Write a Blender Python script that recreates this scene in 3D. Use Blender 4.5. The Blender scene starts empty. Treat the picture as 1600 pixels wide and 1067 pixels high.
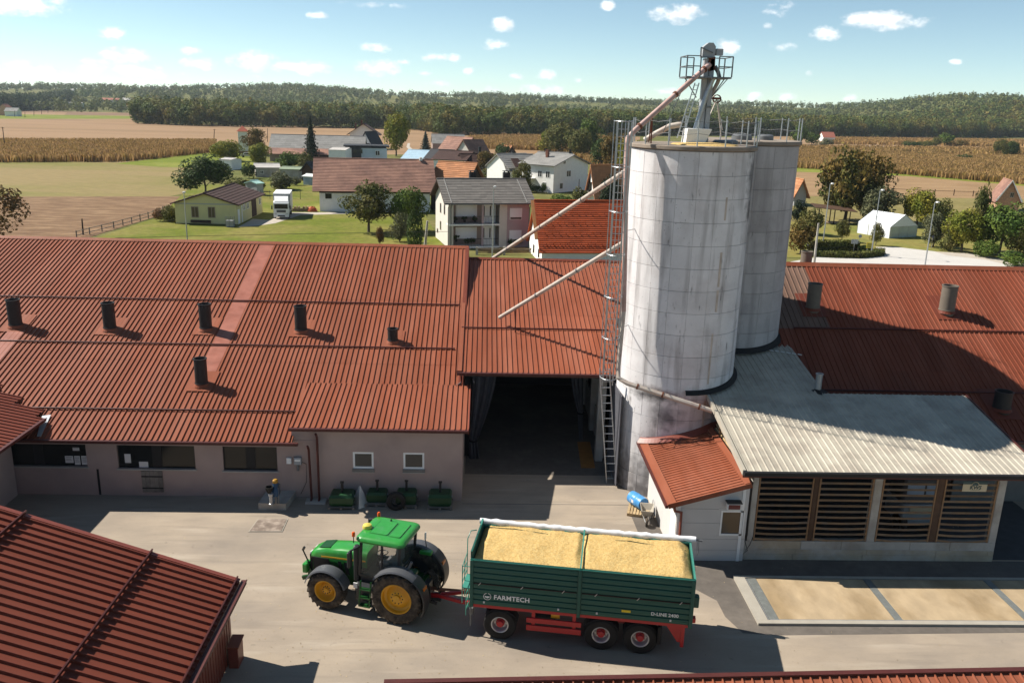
import bpy, math, random
import numpy as np
from math import sin, cos, pi, radians, sqrt, atan2, hypot, tan
from mathutils import Vector as V, Matrix, noise as mnoise

random.seed(7)
SC = bpy.context.scene
COL = SC.collection

# ------------------------------------------------------------------ camera, sky, sun, exposure
F, PXW, PXH = 1320.0, 1600, 1067
PITCH, ROLL, YAW, CAMH = radians(15.46), 0.028, 0.038, 17.8
_r = V((cos(YAW), -sin(YAW), 0)); _f = V((sin(YAW), cos(YAW), 0)); _z = V((0, 0, 1))
FWD = _f * cos(PITCH) - _z * sin(PITCH)
_u = _f * sin(PITCH) + _z * cos(PITCH)
RGT = _r * cos(ROLL) + _u * sin(ROLL)
UPV = _u * cos(ROLL) - _r * sin(ROLL)
CAM = V((0, 0, CAMH))


def ray(x, y):
    return FWD + RGT * ((x - PXW / 2) / F) + UPV * ((PXH / 2 - y) / F)


def at(x, y, z=0.0):
    d = ray(x, y)
    return CAM + d * ((z - CAMH) / d.z)


def atY(x, y, Y):
    d = ray(x, y)
    return CAM + d * (Y / d.y)


def atX(x, y, X):
    d = ray(x, y)
    return CAM + d * (X / d.x)


def atP(x, y, p, n):
    d = ray(x, y); n = V(n)
    return CAM + d * (n.dot(V(p) - CAM) / n.dot(d))


def ppm(p):
    return F / (V(p) - CAM).dot(FWD)


cd = bpy.data.cameras.new('camera')
cd.sensor_width = 36.0
cd.lens = 36.0 * F / PXW
cd.clip_start = 0.2
cd.clip_end = 20000
cam = bpy.data.objects.new('camera', cd)
COL.objects.link(cam)
m3 = Matrix((RGT, UPV, -FWD)).transposed()
cam.matrix_world = Matrix.Translation(CAM) @ m3.to_4x4()
SC.camera = cam

SUN_TO = V((-0.957, 0.345, 0.985)).normalized()
SUN_EL = math.asin(SUN_TO.z)
SUN_AZ = atan2(SUN_TO.x, SUN_TO.y)          # clockwise from +Y

SC.view_settings.view_transform = 'Standard'
SC.view_settings.look = 'None'
SC.view_settings.gamma = 1.0
SC.view_settings.use_curve_mapping = False
SC.view_settings.exposure = 0.72
SC.render.engine = 'CYCLES'
SC.cycles.max_bounces = 6
SC.cycles.diffuse_bounces = 3
SC.cycles.glossy_bounces = 3
SC.cycles.transmission_bounces = 4
SC.cycles.transparent_max_bounces = 12
SC.cycles.volume_bounces = 0
SC.cycles.use_denoising = True
SC.cycles.sample_clamp_indirect = 6.0

sl = bpy.data.lights.new('sun', 'SUN')
sl.energy = 5.0
sl.angle = radians(0.53)
sl.color = (1.0, 0.94, 0.84)
so = bpy.data.objects.new('sun', sl)
COL.objects.link(so)
so.location = (-60, 40, 80)
so.rotation_euler = SUN_TO.to_track_quat('Z', 'Y').to_euler()

SKY_STRENGTH = 0.085
# clouds as they stand in the sky: picture x, y, half width, half height, opacity (turned into azimuth and elevation below)
CLOUDS = [(30, 6, 70, 14, 1), (85, 4, 22, 7, .6), (176, 52, 24, 8, .9), (498, 25, 20, 6, .9), (298, 80, 18, 6, .9),
          (200, 88, 42, 11, .95), (155, 100, 30, 8, .6), (140, 110, 28, 8, .8), (215, 112, 46, 11, .9), (45, 104, 32, 9, .8),
          (85, 112, 18, 7, .6), (30, 125, 40, 12, .45), (312, 100, 30, 9, .8), (288, 117, 14, 6, .6), (395, 96, 46, 14, 1),
          (440, 104, 30, 9, .8), (485, 106, 38, 11, 1), (395, 122, 14, 5, .3), (585, 75, 28, 8, .9), (590, 106, 44, 12, .95),
          (632, 98, 14, 5, .7), (678, 90, 30, 7, .7), (710, 91, 14, 6, .7), (663, 115, 14, 4, .5), (733, 112, 11, 6, .8),
          (784, 39, 25, 11, 1), (772, 70, 26, 8, .85), (808, 120, 16, 5, .7), (853, 117, 19, 9, .95), (905, 125, 11, 5, .6),
          (860, 138, 32, 6, .6), (850, 142, 60, 9, .5), (770, 141, 30, 6, .4), (949, 9, 15, 7, .95), (1058, 22, 46, 14, 1),
          (1135, 74, 22, 12, .8), (1222, 12, 24, 9, .35), (1218, 20, 30, 8, .4), (1195, 42, 13, 6, .75), (1220, 74, 24, 8, .45),
          (1293, 52, 28, 10, 1), (1382, 34, 68, 13, 1), (1266, 115, 8, 4, .5), (1493, 97, 10, 4, .7), (1180, 152, 16, 7, .5),
          (1228, 152, 18, 7, .6), (1328, 154, 14, 6, .6), (590, 8, 70, 5, .18), (165, 132, 26, 6, .5), (110, 132, 30, 8, .4),
          (1040, 143, 28, 6, .4), (690, 132, 30, 5, .3)]


def build_world():
    w = bpy.data.worlds.new('World')
    SC.world = w
    w.use_nodes = True
    nt = w.node_tree
    N, L = nt.nodes, nt.links
    N.clear()
    out = N.new('ShaderNodeOutputWorld')
    sky = N.new('ShaderNodeTexSky')
    sky.sky_type = 'NISHITA'
    sky.sun_disc = False
    sky.sun_elevation = SUN_EL
    sky.sun_rotation = SUN_AZ
    sky.altitude = 250
    sky.air_density = 0.6
    sky.dust_density = 0.0
    sky.ozone_density = 1.0
    bg = N.new('ShaderNodeBackground')
    bg.inputs['Strength'].default_value = SKY_STRENGTH
    tc = N.new('ShaderNodeTexCoord')
    sep = N.new('ShaderNodeSeparateXYZ')
    L.new(tc.outputs['Generated'], sep.inputs[0])

    def math_(op, a, b=None, c=None, clamp=False):
        n = N.new('ShaderNodeMath'); n.operation = op; n.use_clamp = clamp
        for k, v in enumerate((a, b, c)):
            if v is None: continue
            if hasattr(v, 'is_output'): L.new(v, n.inputs[k])
            else: n.inputs[k].default_value = v
        return n.outputs[0]
    az = math_('ARCTAN2', sep.outputs[0], sep.outputs[1])
    el = math_('ARCSINE', sep.outputs[2])
    cmb = N.new('ShaderNodeCombineXYZ')
    L.new(az, cmb.inputs[0]); L.new(el, cmb.inputs[1])
    nz = N.new('ShaderNodeTexNoise')
    nz.inputs['Scale'].default_value = 42.0
    nz.inputs['Detail'].default_value = 6.0
    nz.inputs['Roughness'].default_value = 0.62
    mp = N.new('ShaderNodeVectorMath'); mp.operation = 'MULTIPLY'
    mp.inputs[1].default_value = (1.0, 1.5, 1.0)
    L.new(cmb.outputs[0], mp.inputs[0]); L.new(mp.outputs[0], nz.inputs['Vector'])
    prev = None; under = None
    for (x, y, hw, hh, op) in CLOUDS:
        d = ray(x, y).normalized()
        a0, e0 = atan2(d.x, d.y), math.asin(d.z)
        sa, se = F / (hw * 1.0), F / (hh * 1.25)
        s = N.new('ShaderNodeVectorMath'); s.operation = 'SUBTRACT'
        L.new(cmb.outputs[0], s.inputs[0]); s.inputs[1].default_value = (a0, e0, 0)
        q = N.new('ShaderNodeVectorMath'); q.operation = 'MULTIPLY'
        L.new(s.outputs[0], q.inputs[0]); q.inputs[1].default_value = (sa, se, 0)
        l = N.new('ShaderNodeVectorMath'); l.operation = 'LENGTH'
        L.new(q.outputs[0], l.inputs[0])
        t = math_('MULTIPLY_ADD', l.outputs['Value'], -op, op)
        prev = t if prev is None else math_('MAXIMUM', prev, t)
    t = math_('MULTIPLY_ADD', nz.outputs[0], 2.6, -1.3 - 0.08)
    t = math_('MULTIPLY_ADD', prev, 1.25, t)
    gate = math_('MULTIPLY', prev, 7.0, clamp=True)
    mr = N.new('ShaderNodeMapRange'); mr.interpolation_type = 'SMOOTHSTEP'
    L.new(t, mr.inputs[0]); mr.inputs[1].default_value = 0.0; mr.inputs[2].default_value = 0.95
    mask = math_('MULTIPLY', mr.outputs[0], gate)
    mask = math_('MULTIPLY', mask, 0.97)
    # cloud body: white tops, faintly grey thick middles
    nz2 = N.new('ShaderNodeTexNoise'); nz2.inputs['Scale'].default_value = 60.0; nz2.inputs['Detail'].default_value = 3.0
    L.new(mp.outputs[0], nz2.inputs['Vector'])
    cr = N.new('ShaderNodeValToRGB')
    k = .86 / SKY_STRENGTH
    cr.color_ramp.elements[0].position = 0.32; cr.color_ramp.elements[0].color = (0.66, 0.71, 0.74, 1)
    cr.color_ramp.elements[1].position = 0.55; cr.color_ramp.elements[1].color = (1.0, 1.0, 1.0, 1)
    L.new(nz2.outputs[0], cr.inputs[0])
    sc = N.new('ShaderNodeVectorMath'); sc.operation = 'SCALE'; sc.inputs['Scale'].default_value = k
    L.new(cr.outputs[0], sc.inputs[0])
    tint = N.new('ShaderNodeVectorMath'); tint.operation = 'MULTIPLY'
    tint.inputs[1].default_value = SKY_TINT
    L.new(sky.outputs[0], tint.inputs[0])
    mx = N.new('ShaderNodeMix'); mx.data_type = 'RGBA'
    L.new(mask, mx.inputs[0]); L.new(tint.outputs[0], mx.inputs[6]); L.new(sc.outputs[0], mx.inputs[7])
    L.new(mx.outputs[2], bg.inputs[0]); L.new(bg.outputs[0], out.inputs[0])


SKY_TINT = (1.06, 1.09, .93)
build_world()


# ------------------------------------------------------------------ helpers: names, things, meshes
def tag(o, label=None, cat=None, group=None, kind=None):
    if label: o['label'] = label
    if cat: o['category'] = cat
    if group: o['group'] = group
    if kind: o['kind'] = kind
    return o


def thing(name, label, cat, loc=(0, 0, 0), rz=0.0, group=None):
    o = bpy.data.objects.new(name, None)
    o.empty_display_size = 0.3
    COL.objects.link(o)
    o.location = loc
    o.rotation_euler = (0, 0, rz)
    return tag(o, label, cat, group)


def link(name, mesh, parent=None, world=False, mw=None):
    o = bpy.data.objects.new(name, mesh)
    COL.objects.link(o)
    if parent is not None:
        o.parent = parent
        if world and parent.type == 'EMPTY':
            o.matrix_parent_inverse = parent.matrix_basis.inverted()
    if mw is not None:
        o.matrix_basis = mw
    return o


def copy_tree(o, parent=None):
    c = o.copy()
    COL.objects.link(c)
    if parent is not None:
        c.parent = parent
    for ch in o.children:
        copy_tree(ch, c)
    return c


class MB:
    """collects boxes, bars, tubes, sheets and builds ONE mesh"""
    def __init__(s): s.v = []; s.f = []

    def add(s, vs, fs):
        b = len(s.v)
        s.v.extend([tuple(p) for p in vs]); s.f.extend([tuple(b + i for i in q) for q in fs])
        return s

    def box(s, x0, x1, y0, y1, z0, z1):
        return s.add([(x0, y0, z0), (x1, y0, z0), (x1, y1, z0), (x0, y1, z0), (x0, y0, z1), (x1, y0, z1), (x1, y1, z1), (x0, y1, z1)],
                     [(3, 2, 1, 0), (4, 5, 6, 7), (0, 1, 5, 4), (1, 2, 6, 5), (2, 3, 7, 6), (3, 0, 4, 7)])

    def cbox(s, x0, x1, y0, y1, z0, z1, c=0.03):
        """box with chamfered upright and top edges"""
        def ring(e, z): return [(x0 + c + e, y0 + e, z), (x1 - c - e, y0 + e, z), (x1 - e, y0 + c + e, z), (x1 - e, y1 - c - e, z),
                                (x1 - c - e, y1 - e, z), (x0 + c + e, y1 - e, z), (x0 + e, y1 - c - e, z), (x0 + e, y0 + c + e, z)]
        vs = ring(0, z0) + ring(0, z1 - c) + ring(c * .8, z1)
        fs = [tuple(range(7, -1, -1)), tuple(range(16, 24))]
        for k in range(8):
            j = (k + 1) % 8
            fs += [(k, j, 8 + j, 8 + k), (8 + k, 8 + j, 16 + j, 16 + k)]
        return s.add(vs, fs)

    def bar(s, p, q, w, h=None, up=(0, 0, 1)):
        p, q = V(p), V(q); h = w if h is None else h
        d = (q - p).normalized(); up = V(up)
        if abs(d.dot(up)) > .98: up = V((0, 1, 0)) if abs(d.y) < .9 else V((1, 0, 0))
        a = d.cross(up).normalized() * (w / 2); b = a.cross(d).normalized() * (h / 2)
        return s.add([p - a - b, p + a - b, p + a + b, p - a + b, q - a - b, q + a - b, q + a + b, q - a + b],
                     [(0, 1, 2, 3), (7, 6, 5, 4), (4, 5, 1, 0), (5, 6, 2, 1), (6, 7, 3, 2), (7, 4, 0, 3)])

    def path(s, pts, r, n=8, cap=True, rs=None):
        pts = [V(p) for p in pts]
        rings = []
        ref = None
        for i, p in enumerate(pts):
            if i == 0: d = pts[1] - p
            elif i == len(pts) - 1: d = p - pts[i - 1]
            else: d = (pts[i + 1] - p).normalized() + (p - pts[i - 1]).normalized()
            d.normalize()
            if ref is None: ref = V((0, 0, 1)) if abs(d.z) < .9 else V((1, 0, 0))
            a = d.cross(ref).normalized(); b = a.cross(d).normalized(); ref = b
            rr = r if rs is None else rs[i]
            rings.append([p + (a * cos(2 * pi * k / n) + b * sin(2 * pi * k / n)) * rr for k in range(n)])
        vs = [q for R in rings for q in R]; fs = []
        for i in range(len(pts) - 1):
            for k in range(n):
                j = (k + 1) % n
                fs.append((i * n + k, (i + 1) * n + k, (i + 1) * n + j, i * n + j))
        if cap:
            fs.append(tuple(range(n))); fs.append(tuple((len(pts) - 1) * n + k for k in range(n - 1, -1, -1)))
        return s.add(vs, fs)

    def tube(s, p, q, r, n=8, r2=None, cap=True):
        return s.path([p, q], r, n, cap, [r, r if r2 is None else r2])

    def lathe(s, prof, n=24, o=(0, 0, 0), ax='z', a0=0.0, a1=2 * pi, jit=0.0):
        """prof: (radius, height) pairs turned round an axis through o"""
        full = abs(a1 - a0) > 6.28
        m = n if full else n + 1
        vs = []
        for (r, h) in prof:
            for k in range(m):
                a = a0 + (a1 - a0) * k / n
                c, q = r * cos(a), r * sin(a)
                p = (c, q, h) if ax == 'z' else ((h, c, q) if ax == 'x' else (q, h, c))
                vs.append((o[0] + p[0], o[1] + p[1], o[2] + p[2]))
        fs = []
        for i in range(len(prof) - 1):
            for k in range(n):
                j = (k + 1) % m
                fs.append((i * m + k, i * m + j, (i + 1) * m + j, (i + 1) * m + k))
        return s.add(vs, fs)

    def poly(s, pts): return s.add(pts, [tuple(range(len(pts)))])

    def prism(s, pts, vec):
        pts = [V(p) for p in pts]; vec = V(vec); n = len(pts)
        fs = [tuple(range(n - 1, -1, -1)), tuple(range(n, 2 * n))]
        fs += [(k, (k + 1) % n, n + (k + 1) % n, n + k) for k in range(n)]
        return s.add(pts + [p + vec for p in pts], fs)

    def mesh(s, name, mat, smooth=None):
        me = bpy.data.meshes.new(name)
        me.from_pydata(s.v, [], s.f)
        if mat is not None: me.materials.append(mat)
        if smooth is not None:
            me.shade_smooth()
            me.set_sharp_from_angle(angle=radians(smooth))
        me.update()
        return me

    def build(s, name, mat, parent=None, smooth=None, world=False, label=None):
        o = link(name, s.mesh(name, mat, smooth), parent, world)
        if label: o['label'] = label
        return o


def fix_normals(o):
    import bmesh
    bm = bmesh.new(); bm.from_mesh(o.data); bmesh.ops.recalc_face_normals(bm, faces=bm.faces); bm.to_mesh(o.data); bm.free()
    return o


# ------------------------------------------------------------------ materials
def M(name, col, rough=.65, var=.12, scale=2.0, bump=0.0, bscale=30.0, rnd=0.0, metal=0.0, spec=.35, col2=None, c2scale=.6, c2lo=.45, c2hi=.62,
      stretch=(1, 1, 1), obj=False, detail=5.0, coat=0.0, transl=0.0, island=0.0, bdist=.02):
    m = bpy.data.materials.new(name); m.use_nodes = True
    nt = m.node_tree; N, L = nt.nodes, nt.links
    b = N['Principled BSDF']
    b.inputs['Roughness'].default_value = rough
    b.inputs['Metallic'].default_value = metal
    b.inputs['Specular IOR Level'].default_value = spec
    if coat: b.inputs['Coat Weight'].default_value = coat; b.inputs['Coat Roughness'].default_value = .08
    if obj:
        g = N.new('ShaderNodeTexCoord'); co = g.outputs['Object']
    else:
        g = N.new('ShaderNodeNewGeometry'); co = g.outputs['Position']
    mp = N.new('ShaderNodeVectorMath'); mp.operation = 'MULTIPLY'; mp.inputs[1].default_value = stretch
    L.new(co, mp.inputs[0]); co = mp.outputs[0]

    def noise_(sc, det=detail, ro=.6):
        n = N.new('ShaderNodeTexNoise'); n.inputs['Scale'].default_value = sc; n.inputs['Detail'].default_value = det
        n.inputs['Roughness'].default_value = ro
        L.new(co, n.inputs['Vector']); return n.outputs[0]
    base = N.new('ShaderNodeRGB'); base.outputs[0].default_value = (*col, 1); c = base.outputs[0]
    if col2 is not None:
        mx = N.new('ShaderNodeMix'); mx.data_type = 'RGBA'
        mr = N.new('ShaderNodeMapRange'); mr.inputs[1].default_value = c2lo; mr.inputs[2].default_value = c2hi
        L.new(noise_(c2scale), mr.inputs[0]); L.new(mr.outputs[0], mx.inputs[0])
        L.new(c, mx.inputs[6]); mx.inputs[7].default_value = (*col2, 1); c = mx.outputs[2]
    f = None

    def mul(val, lo, hi):
        nonlocal f
        mr = N.new('ShaderNodeMapRange'); L.new(val, mr.inputs[0])
        mr.inputs[1].default_value = .25 if lo < 0 else 0; mr.inputs[2].default_value = .75 if lo < 0 else 1
        mr.inputs[3].default_value = 1 + (lo if lo < 0 else -hi); mr.inputs[4].default_value = 1 + hi
        if f is None: f = mr.outputs[0]
        else:
            x = N.new('ShaderNodeMath'); x.operation = 'MULTIPLY'; L.new(f, x.inputs[0]); L.new(mr.outputs[0], x.inputs[1]); f = x.outputs[0]
    if var: mul(noise_(scale), -var, var)
    if rnd:
        oi = N.new('ShaderNodeObjectInfo'); mul(oi.outputs['Random'], 0, rnd)
    if island:
        gi = g if not obj else N.new('ShaderNodeNewGeometry')
        mul(gi.outputs['Random Per Island'], 0, island)
    if f is not None:
        vm = N.new('ShaderNodeVectorMath'); vm.operation = 'SCALE'; L.new(c, vm.inputs[0]); L.new(f, vm.inputs['Scale']); c = vm.outputs[0]
    L.new(c, b.inputs['Base Color'])
    if bump:
        bp = N.new('ShaderNodeBump'); bp.inputs['Strength'].default_value = bump; bp.inputs['Distance'].default_value = bdist
        L.new(noise_(bscale, 4), bp.inputs['Height']); L.new(bp.outputs[0], b.inputs['Normal'])
    if transl:
        out = N['Material Output']
        tr = N.new('ShaderNodeBsdfTranslucent'); L.new(c, tr.inputs[0])
        ms = N.new('ShaderNodeMixShader'); ms.inputs[0].default_value = transl
        L.new(b.outputs[0], ms.inputs[1]); L.new(tr.outputs[0], ms.inputs[2]); L.new(ms.outputs[0], out.inputs[0])
    return m


def glass(name, col=(.02, .025, .03), rough=.06, spec=.6, alpha=1.0):
    m = bpy.data.materials.new(name); m.use_nodes = True
    b = m.node_tree.nodes['Principled BSDF']
    b.inputs['Base Color'].default_value = (*col, 1); b.inputs['Roughness'].default_value = rough
    b.inputs['Specular IOR Level'].default_value = spec
    if alpha < 1: b.inputs['Alpha'].default_value = alpha
    return m


def SILO(name, col, col2, rnd, streak_lo, stains_and_shade=()):
    """cast concrete: cloudy panels, downward streaks and small dark pits"""
    m = M(name, col, .82, .09, 1.1, .18, 9, rnd=rnd, col2=col2, c2scale=.5, c2lo=.46, c2hi=.74, detail=8)
    nt = m.node_tree; N, L = nt.nodes, nt.links; b = N['Principled BSDF']
    src = b.inputs['Base Color'].links[0].from_socket
    g = N.new('ShaderNodeNewGeometry')

    def layer(c, sc, st, lo, hi, col, op, det=4):
        mp = N.new('ShaderNodeVectorMath'); mp.operation = 'MULTIPLY'; mp.inputs[1].default_value = st; L.new(g.outputs['Position'], mp.inputs[0])
        n = N.new('ShaderNodeTexNoise'); n.inputs['Scale'].default_value = sc; n.inputs['Detail'].default_value = det; L.new(mp.outputs[0], n.inputs['Vector'])
        r = N.new('ShaderNodeMapRange'); L.new(n.outputs[0], r.inputs[0]); r.inputs[1].default_value = lo; r.inputs[2].default_value = hi; r.inputs[4].default_value = op
        x = N.new('ShaderNodeMix'); x.data_type = 'RGBA'; L.new(r.outputs[0], x.inputs[0]); L.new(c, x.inputs[6]); x.inputs[7].default_value = (*col, 1)
        return x.outputs[2]
    c = layer(src, 2.2, (1, 1, .10), streak_lo, streak_lo + .20, (.27, .25, .245), .72, 6)
    c = layer(c, 5.0, (1, 1, .22), .66, .74, (.13, .12, .12), .75, 6)
    c = layer(c, 16.0, (1, 1, .8), .69, .73, (.10, .09, .09), .8, 3)
    # mould patches where water has run; foot grime with painted shade: centre, spread, strength
    for (p, rad, op) in stains_and_shade:
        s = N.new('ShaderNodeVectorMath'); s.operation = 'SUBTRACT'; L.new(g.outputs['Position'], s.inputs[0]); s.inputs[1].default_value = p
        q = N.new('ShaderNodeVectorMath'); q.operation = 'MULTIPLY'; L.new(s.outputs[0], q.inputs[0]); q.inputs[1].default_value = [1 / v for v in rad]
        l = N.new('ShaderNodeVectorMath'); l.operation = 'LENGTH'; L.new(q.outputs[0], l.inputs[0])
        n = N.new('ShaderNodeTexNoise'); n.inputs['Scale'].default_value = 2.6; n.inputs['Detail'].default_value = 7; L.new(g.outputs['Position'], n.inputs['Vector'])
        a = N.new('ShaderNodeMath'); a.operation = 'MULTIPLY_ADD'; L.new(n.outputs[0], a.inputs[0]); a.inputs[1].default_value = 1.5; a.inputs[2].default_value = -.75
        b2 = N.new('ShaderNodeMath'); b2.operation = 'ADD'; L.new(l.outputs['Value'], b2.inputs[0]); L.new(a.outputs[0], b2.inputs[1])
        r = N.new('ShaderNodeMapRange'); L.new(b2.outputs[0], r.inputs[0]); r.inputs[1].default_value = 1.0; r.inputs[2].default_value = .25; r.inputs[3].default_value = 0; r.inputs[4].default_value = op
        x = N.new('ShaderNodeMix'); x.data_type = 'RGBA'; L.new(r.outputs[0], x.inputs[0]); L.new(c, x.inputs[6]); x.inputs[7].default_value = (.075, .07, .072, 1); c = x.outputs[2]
    L.new(c, b.inputs['Base Color'])
    return m


def YARD():
    """dusty concrete with worn patches, faint wheel tracks and fine grit"""
    m = M('yard_concrete', (.325, .266, .203), .88, .10, .55, .12, 14, col2=(.245, .205, .165), c2scale=.17, c2lo=.42, c2hi=.66, stretch=(1, 1.8, 1), detail=8)
    nt = m.node_tree; N, L = nt.nodes, nt.links; b = N['Principled BSDF']
    c = b.inputs['Base Color'].links[0].from_socket
    g = N.new('ShaderNodeNewGeometry')
    for (sc, st, rot, lo, hi, col, op) in ((1.0, (.22, 2.6, 1), .2, .56, .70, (.21, .175, .14), .5), (.8, (.3, 2.2, 1), -.25, .58, .72, (.42, .36, .29), .5), (14.0, (1, 1, 1), 0, .60, .72, (.19, .16, .13), .4), (2.6, (1, 1, 1), 0, .66, .76, (.15, .125, .10), .45)):
        mp = N.new('ShaderNodeMapping'); mp.inputs['Scale'].default_value = st; mp.inputs['Rotation'].default_value = (0, 0, rot); L.new(g.outputs['Position'], mp.inputs[0])
        n = N.new('ShaderNodeTexNoise'); n.inputs['Scale'].default_value = sc; n.inputs['Detail'].default_value = 7; L.new(mp.outputs[0], n.inputs['Vector'])
        r = N.new('ShaderNodeMapRange'); L.new(n.outputs[0], r.inputs[0]); r.inputs[1].default_value = lo; r.inputs[2].default_value = hi; r.inputs[4].default_value = op
        x = N.new('ShaderNodeMix'); x.data_type = 'RGBA'; L.new(r.outputs[0], x.inputs[0]); L.new(c, x.inputs[6]); x.inputs[7].default_value = (*col, 1); c = x.outputs[2]
    L.new(c, b.inputs['Base Color'])
    return m


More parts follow.
